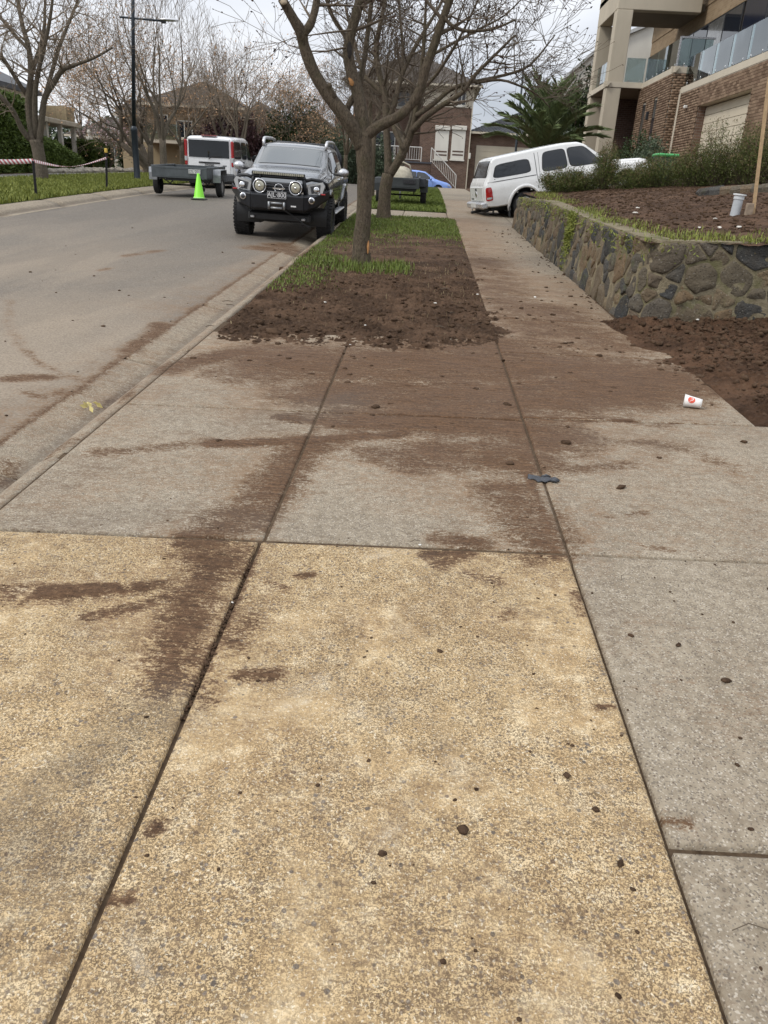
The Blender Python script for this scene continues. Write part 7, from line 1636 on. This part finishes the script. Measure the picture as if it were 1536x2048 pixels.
# ---- lime traffic cone
cq = at(398, 386, y=23.9); cz = float(road_z(np.array(cq.x), np.array(23.9)))
cn = empty('traffic_cone', (cq.x, 23.9, cz), 'bright lime green traffic cone standing behind the grey trailer', 'traffic cone')
MB().lathe([(.165, .05), (.15, .07), (.035, .70), (.028, .71), (.02, .71), (.02, .6)], 24).build('cone_body', simple('lime_plastic', (.25, .78, .04), .5, 0, .05), cn, smooth=True); MB().box((-.2, -.2, 0), (.2, .2, .035), .015).build('base', M_BLACKP, cn)
MB().lathe([(.167, .035), (.168, .07), (.15, .075)], 24).build('reflective_collar', simple('pale_lime_plastic', (.42, .8, .25), .5), cn, smooth=True)

# ---- capped pipe and timber stake in the bed
pq = at(1468, 432, y=11.3); pz = float(bed_z(np.array(pq.x), np.array(11.3))); pi_ = empty('drain_pipe', (pq.x, 11.3, pz), 'short pale grey capped pipe standing in the garden bed', 'pipe'); pt = at(1476, 388, y=11.3); hh = pt.z-pz
M_PVC = simple('grey_pvc', (.42, .44, .46), .5, 0, .1, 10); d_ = Vector((.02, 0, hh)); MB().tube([(0, 0, -.1), d_*.78], [.062, .06], 20).build('pipe', M_PVC, pi_, smooth=False, autosmooth=40, fixn=False)
MB().tube([d_*.74, d_*.93], .068, 20).build('collar', simple('pale_pvc', (.55, .57, .58), .5), pi_, autosmooth=40, fixn=False); MB().tube([d_*.93, d_], .084, 20).build('cap', simple('white_pvc', (.66, .67, .67), .45), pi_, autosmooth=40, fixn=False)
sq = at(1508, 430, y=11.2); s1 = at(1538, 190, y=11.2); szz = float(bed_z(np.array(sq.x), np.array(11.2))); M_TIMB = simple('raw_pine', (.42, .29, .16), .75, 0, .2, 20)
sk_ = empty('timber_stake', (sq.x, 11.2, szz), 'tall raw timber stake leaning at the right edge', 'stake'); dd = Vector((s1.x-sq.x, .05, s1.z-szz)); V = []
for p in (Vector((0, 0, -.15)), dd*1.15): V += [p+Vector((a, b_, 0)) for a, b_ in ((-.02, -.012), (.02, -.012), (.02, .012), (-.02, .012))]
MB().add(V, [(0, 1, 2, 3), (4, 5, 6, 7), (0, 1, 5, 4), (1, 2, 6, 5), (2, 3, 7, 6), (3, 0, 4, 7)]).build('shaft', M_TIMB, sk_)
bq = at(1497, 425, y=11.15); tag(MB().box((-.045, -.03, -.06), (.045, .03, .10), .006).build('timber_block', simple('weathered_timber', (.26, .2, .145), .85, 0, .25, 20), None), 'small weathered timber offcut at the foot of the stake', 'timber').location = (bq.x, 11.15, szz+.03)
# stone edging of the upper bed
for k in range(7):
    q = at(1425+22*k, 372-5.2*k, y=14.6-.05*k); o = MB().box((-.24, -.1, -.12), (.24, .1, .1), .05).build('edging_stone', M_STONE, None); zz = float(bed_z(np.array(q.x), np.array(q.y))); o.location = (q.x, q.y, zz+.02); o.rotation_euler = (random.uniform(-.1, .1), random.uniform(-.12, .05)-.1, random.uniform(-.1, .1)); tag(o, f'grey edging stone of the upper bed, {("first", "second", "third", "fourth", "fifth", "sixth", "seventh")[k]} from the left', 'stone', 'stones edging the upper bed')

# ---- crushed paper cup
cu = hit(1384, 815); cuz = float(zg(cu.y)); cup = empty('paper_cup', (cu.x, cu.y, cuz), 'white paper cup with a red round logo lying on the path', 'cup')
M_PAPER = simple('white_paper', (.74, .72, .69), .7, 0, .06, 30); M_CRED = simple('cup_red', (.62, .09, .05), .6, 0, .06)
r0, r1, hc = .05, .036, .12
ax_ = Vector((.92, -.34, 0)).normalized(); side = Vector((-ax_.y, ax_.x, 0)); upz = Vector((0, 0, 1))
def cpt(t, a, off=0):
    r_ = (r0+(r1-r0)*t+off)*(1+.05*math.sin(2*a+1+t*2)); sq_ = .93; return ax_*(t-.5)*hc+side*math.cos(a)*r_+upz*(r1*.97+(r0-r1)*(1-t)*.6+math.sin(a)*r_*sq_)
NA = 36; P = [[cpt(t, 2*math.pi*k/NA) for k in range(NA+1)] for t in np.linspace(0, 1, 6)]; g = MB().grid(P); g.f.append(tuple(range(5*(NA+1), 6*(NA+1)-1))); body = g.build('cup_wall', M_PAPER, cup, smooth=True)
sol = body.modifiers.new('thick', 'SOLIDIFY'); sol.thickness = .0008
MB().tube([cpt(0, 2*math.pi*k/NA) for k in range(NA+1)], .0022, 6).build('rim', M_PAPER, cup, smooth=True, fixn=False)
# the logo: a disc wrapped on the wall with a pale letter on it; the disc faces the viewer
av = math.atan2(.55, -.83)
def wrap(u, v, off): return cpt(.40+u/hc, av+v/.043, off)
D = [[wrap(.025*r_*math.cos(q), .025*r_*math.sin(q), .0007) for q in np.linspace(0, 2*math.pi, 25)] for r_ in (0.001, .25, .5, .75, 1)]; MB().grid(D).build('logo_disc', M_CRED, cup, smooth=True, fixn=False)
cu_t = bpy.data.curves.new('cup_letter', 'FONT'); cu_t.body = 'p'; cu_t.size = .05; cu_t.align_x = 'CENTER'; cu_t.align_y = 'CENTER'; cu_t.shear = .2; to = bpy.data.objects.new('cup_letter', cu_t); COL.objects.link(to)
me = bpy.data.meshes.new_from_object(to.evaluated_get(bpy.context.evaluated_depsgraph_get())); bpy.data.objects.remove(to)
xs_ = np.array([v.co.x for v in me.vertices]); ys_ = np.array([v.co.y for v in me.vertices]); xs_ -= (xs_.max()+xs_.min())/2; ys_ -= (ys_.max()+ys_.min())/2
for i, v in enumerate(me.vertices): v.co = wrap(float(xs_[i]), float(-ys_[i]), .0013)
me.materials.clear(); me.materials.append(M_PAPER); link(bpy.data.objects.new('cup_letter', me), cup)

# ---- torn dark glove / plastic scrap
gq = hit(1080, 959); gr = empty('dark_glove', (gq.x, gq.y, float(zg(gq.y))), 'flattened dark blue grey glove lying on the muddy slab joint', 'glove'); M_GLOVE = simple('dark_grey_rubber', (.04, .043, .05), .38, 0, .35, 40, .6, 120)
P = []; L0 = .135
for i in range(25):
    t = i/24; wd_ = .04*(math.sin(math.pi*min(1, t*.85+.12))**.5)*(1+.25*math.sin(t*19)); row = []
    for k in range(9):
        u_ = k/8*2-1; nz = float(fbm(np.array([t*9, u_*2.2, 3.]), 3, 66)); row.append(((t-.5)*L0, u_*wd_-.25*(t-.5)*L0*.5+.008*math.sin(t*9), .004+.02*nz*(1-u_*u_)))
    P.append(row)
g = MB().grid(P).build('palm', M_GLOVE, gr, smooth=True); g.modifiers.new('thick', 'SOLIDIFY').thickness = .003; g.rotation_euler = (0, 0, -.16)
for k, (a, l_) in enumerate(((.5, .035), (.15, .045), (-.2, .042), (-.5, .03))):
    f = MB().tube([(L0*.44, .012-.011*k, .008), (L0*.44+l_*.5, .012-.011*k+.3*a*l_, .012), (L0*.44+l_, .012-.011*k+.5*a*l_, .006)], [.008, .0075, .005], 8).build('finger', M_GLOVE, gr, smooth=True, fixn=False); f.rotation_euler = (0, 0, -.16)
f = MB().tube([(.01, .022, .008), (.03, .045, .012), (.055, .05, .006)], [.009, .008, .005], 8).build('thumb', M_GLOVE, gr, smooth=True, fixn=False); f.rotation_euler = (0, 0, -.16)

# ================================================================ CLODS, CRUMBS, CHIPS
def ico(sub):
    import bmesh
    bm = bmesh.new(); bmesh.ops.create_icosphere(bm, subdivisions=sub, radius=1); V = np.array([v.co[:] for v in bm.verts]); F = np.array([[v.index for v in f.verts] for f in bm.faces]); bm.free(); return V, F
IC1, IF1 = ico(1); IC2, IF2 = ico(2)
def lumps(name, P, S, mat, label, cat, big=True, flat=.65, seed=0, parent=None, kind='stuff'):
    """irregular lumps at P with sizes S joined into one mesh"""
    V0, F0 = (IC2, IF2) if big else (IC1, IF1); rng = np.random.default_rng(seed); n = len(P); P = np.asarray(P); out_ = []
    var = [V0*(1+1.3*(fbm(V0*1.5+i*7.1, 3, 70+i)-.5)+(.7*(fbm(V0*3.7+i*3.3, 3, 90+i)-.5) if big else 0))[:, None] for i in range(12)]
    k = rng.integers(0, 12, n); sc = np.stack([S*rng.uniform(.7, 1.3, n), S*rng.uniform(.7, 1.3, n), S*flat*rng.uniform(.7, 1.2, n)], 1); az = rng.uniform(0, 6.28, n); c, s = np.cos(az), np.sin(az)
    B = np.stack([var[i] for i in k])*sc[:, None, :]; X = B[..., 0]*c[:, None]-B[..., 1]*s[:, None]; Y = B[..., 0]*s[:, None]+B[..., 1]*c[:, None]; V = np.stack([X, Y, B[..., 2]], -1)+P[:, None, :]; V[..., 2] += (S*flat*.35)[:, None]
    F = (F0[None]+(np.arange(n)*len(V0))[:, None, None]).reshape(-1, 3); o = mesh_np(name, V.reshape(-1, 3), F, mat, parent, big, {'tint': np.repeat(rng.random(n), len(V0))}); return tag(o, label, cat, kind=kind)
def sz(n, a, b_, rng=RNG, p=2.5): return a+(b_-a)*rng.random(n)**p
# nature strip clods, thick towards the front
def clod_d(X, Y): return np.clip(sstep(12.5, 8.2, Y)*.9+.15, 0, 1)*sstep(.2, .55, fbm(np.stack([X*1.7, Y*1.7], -1), 3, 101))*sstep(-.12, .25, Y-strip_edge(X))
P = scatter(7000, -1.8, 1.0, 6.6, 14.3, strip_z, lambda X, Y: clod_d(X, Y)*strip_mask(X, Y)); lumps('soil_clods', P, sz(len(P), .003, .03, p=5), M_CLOD, 'dark crumbly clods of dug soil in the nature strip', 'soil', seed=1)
# heap clods
P = scatter(8000, 2.0, 4.6, 4.6, 8.5, heap_z, lambda X, Y: sstep(-.02, .16, heap_z(X, Y)-zg(Y)+.03)); lumps('soil_clods', P, sz(len(P), .004, .036, p=5), M_CLOD, 'red brown clods of heaped soil below the stone wall', 'soil', seed=2)
P = scatter(5000, 2.5, 5.4, 9.6, 19, bed_z); lumps('mulch_lumps', P, sz(len(P), .006, .03, p=4), M_CLOD, 'dark lumps of mulch in the raised garden bed', 'mulch', seed=3)
# crumbs spilt over the slabs, thickest where the mud is
gf = lambda X, Y: zg(Y)
def crumb_d(X, Y): return np.clip(.02+.9*sstep(6.0, 7.2, Y)*sstep(.4, 1.1, X)*sstep(11.5, 7.8, Y)*sstep(.35, .65, fbm(np.stack([X*2.2, Y*2.2], -1), 3, 111))+.55*sstep(-.5, .0, X-(2.35-.05*(Y-5)))*sstep(4.6, 5.4, Y)+.5*sstep(.3, 0, np.abs(X-2.1))*sstep(8, 9, Y)+.30*sstep(.5, .9, field(MUD_G, X, Y))+.4*sstep(.5, 0, np.abs(X+.4)/2.2-.1)*sstep(.35, 0, np.abs(Y-strip_edge(X)+.1)), 0, 1)
P = scatter(9000, -1.85, 2.3, 3.1, 19, gf, crumb_d); lumps('soil_crumbs', P, sz(len(P), .002, .026, p=6), M_CLOD, 'brown soil crumbs scattered over the slabs and footpath', 'soil', seed=4, flat=.5)
P = scatter(700, -1.85, 1.9, .9, 3.2, gf); lumps('soil_crumbs', P, sz(len(P), .001, .007, p=4), M_CLOD, 'tiny soil crumbs dotted over the yellow and grey slabs', 'soil', seed=5, flat=.5)
P = scatter(1500, -6, -2.45, 4, 16, lambda X, Y: road_z(X, Y), lambda X, Y: np.clip(.07+sstep(.3, .8, field(MUD_R, X, Y))+.5*sstep(.25, 0, np.abs(X+2.5)), 0, 1)); lumps('soil_crumbs', P, sz(len(P), .002, .022, p=5), M_CLOD, 'soil crumbs scattered along the road edge', 'soil', seed=6, flat=.5)
# dirt lying in the yellow slab joint
s0, s1_ = Vector((-.637, 1.0)), Vector((-.637, 3.0)); Yj = RNG.uniform(1.9, 2.9, 260); P = np.stack([-.637+RNG.normal(0, .006, 260), Yj, zg(Yj)-.012], 1); lumps('joint_crumbs', P, sz(260, .002, .009), M_CLOD, 'dirt crumbs caught in the joint of the yellow slabs', 'soil', seed=7)
# single clods big enough to point at
CL = [((1242,976),.026,'lone dark clod on the grey slab right of the glove'),((925,1662),.014,'reddish clod in the middle of the near yellow slab'),((765,1708),.009,'small round clod left of the reddish clod on yellow slab'),((1134,1552),.012,'crumbly clod near the right edge of the yellow slab'),((1192,1620),.009,'small dark clod below the crumbly clod on yellow slab'),((1240,1728),.010,'dark clod near the lower right corner of yellow slab'),((1357,1291),.010,'flat dark clod alone on the near grey slab'),((1452,1362),.013,'broken grey clod near the right edge of grey slab'),((1262,1272),.010,'dark clod beside the joint on the near grey slab'),((880,1303),.010,'brown clod in the upper middle of the yellow slab'),((1488,885),.018,'small clod on the path below the paper cup'),((900,600),.05,'large dark clod beside the tufts in the dug soil'),((520,652),.06,'rounded clod at the kerb end of the dug soil'),((548,668),.07,'largest dark clod at the front left of the dug soil'),((565,522),.05,'flat clod sitting in the gutter ahead of the ute'),((1410,770),.06,'large clod at the edge of the heaped soil near the cup')]
for i, ((a, b_), s_, lab) in enumerate(CL):
    q = hit(a, b_); zz = float(strip_z(np.array(q.x), np.array(q.y))) if (7 < q.y < 20 and -1.8 < q.x < .7) else float(heap_z(np.array(q.x), np.array(q.y)))+.0 if (q.x > 2.3 and q.y > 5) else float(zg(q.y))
    if i == 14: zz -= .12
    o = lumps('soil_clod', [(q.x, q.y, zz)], np.array([s_]), M_CLOD, lab, 'clod', True, .6, 200+i, kind=None); o['group'] = 'loose clods'
# pale stone chips and paper scraps
M_CHIP = simple('white_chips', (.66, .63, .57), .7, 0, .1, 30); pts = [(1390,662),(1300,640),(1255,628),(1262,640),(840,1090),(650,608),(700,690),(870,612),(730,660),(955,590),(1070,595),(470,430),(432,423),(465,1205)]
P = []
for a, b_ in pts:
    q = hit(a, b_); zz = float(strip_z(np.array(q.x), np.array(q.y)))+.02 if (7 < q.y < 20 and -1.8 < q.x < .7) else float(heap_z(np.array(q.x), np.array(q.y)))+.02 if (q.x > 2.1 and 5 < q.y < 8.5) else float(zg(q.y))-(.09 if q.x < -2.4 else 0); P.append((q.x, q.y, zz))
for i, (a, b_) in enumerate(((1278, 398), (1273, 412), (1440, 450), (1400, 449), (1480, 444), (1432, 430))):
    y_ = (12.6, 11.9, 9.9, 9.9, 10.0, 10.8)[i]; q = at(a, b_, y=y_); P.append((q.x, y_, float(bed_z(np.array(q.x), np.array(y_)))+.02))
lumps('pale_chips', P, np.array([.02]*5+[.016]*10+[.022]*6)[:len(P)]*np.clip(np.array([p[1] for p in P])/9, .25, 2), M_CHIP, 'white stone chips scattered over soil and path', 'stone chips', seed=9, flat=.5)
nL = 170; Y = RNG.uniform(32.5, 43, nL); P = np.stack([-15.15+RNG.normal(0, .14, nL), Y, zg(Y)+.12], 1); lumps('edging_rocks', P, sz(nL, .08, .2, p=1), simple('pale_rocks', (.3, .27, .22), .85, 0, .25, 5), 'pale loose rocks edging the foot of the low hedge', 'rocks', True, seed=10)
# twigs and leaf litter
tw_ = MB()
for a, b_, l_, t in ((1245,1160,.06,1.2),(1500,1868,.09,.1),(830,1088,.05,.3),(600,600,.12,.2),(880,660,.1,-.4),(740,640,.14,.5),(905,625,.1,1.0),(455,585,.12,.4),(460,592,.1,-.3),(980,600,.1,.1),(420,655,.08,.6),(890,580,.12,.2)):
    q = hit(a, b_); zz = (float(strip_z(np.array(q.x), np.array(q.y))) if (7 < q.y < 20 and -1.8 < q.x < .7) else float(zg(q.y))-(.11 if q.x < -2 else 0))+.012; dv = Vector((math.cos(t), math.sin(t), 0))*l_; c_ = Vector((q.x, q.y, zz)); r_ = .0012*max(1, q.y/2.5); tw_.tube([c_-dv/2, c_+Vector((-dv.y, dv.x, .0))*.15+Vector((0, 0, .006)), c_+dv/2], [r_, r_*1.2, r_*.6], 5)
tag(tw_.build('twigs', M_TWIG, None, smooth=True, fixn=False), 'thin fallen twigs lying on soil, gutter and slabs', 'twigs', kind='stuff')
yq = hit(185, 815, -.12); tag(leaves('fallen_leaves', np.array([(yq.x+RNG.normal(0, .03), yq.y+RNG.normal(0, .05), float(zg(yq.y))-.12+.006*k) for k in range(7)]), .05, simple('yellow_leaf', (.5, .42, .16), .7), asp=.5), 'pale yellow fallen leaves in the gutter joint', 'leaves', kind='stuff')
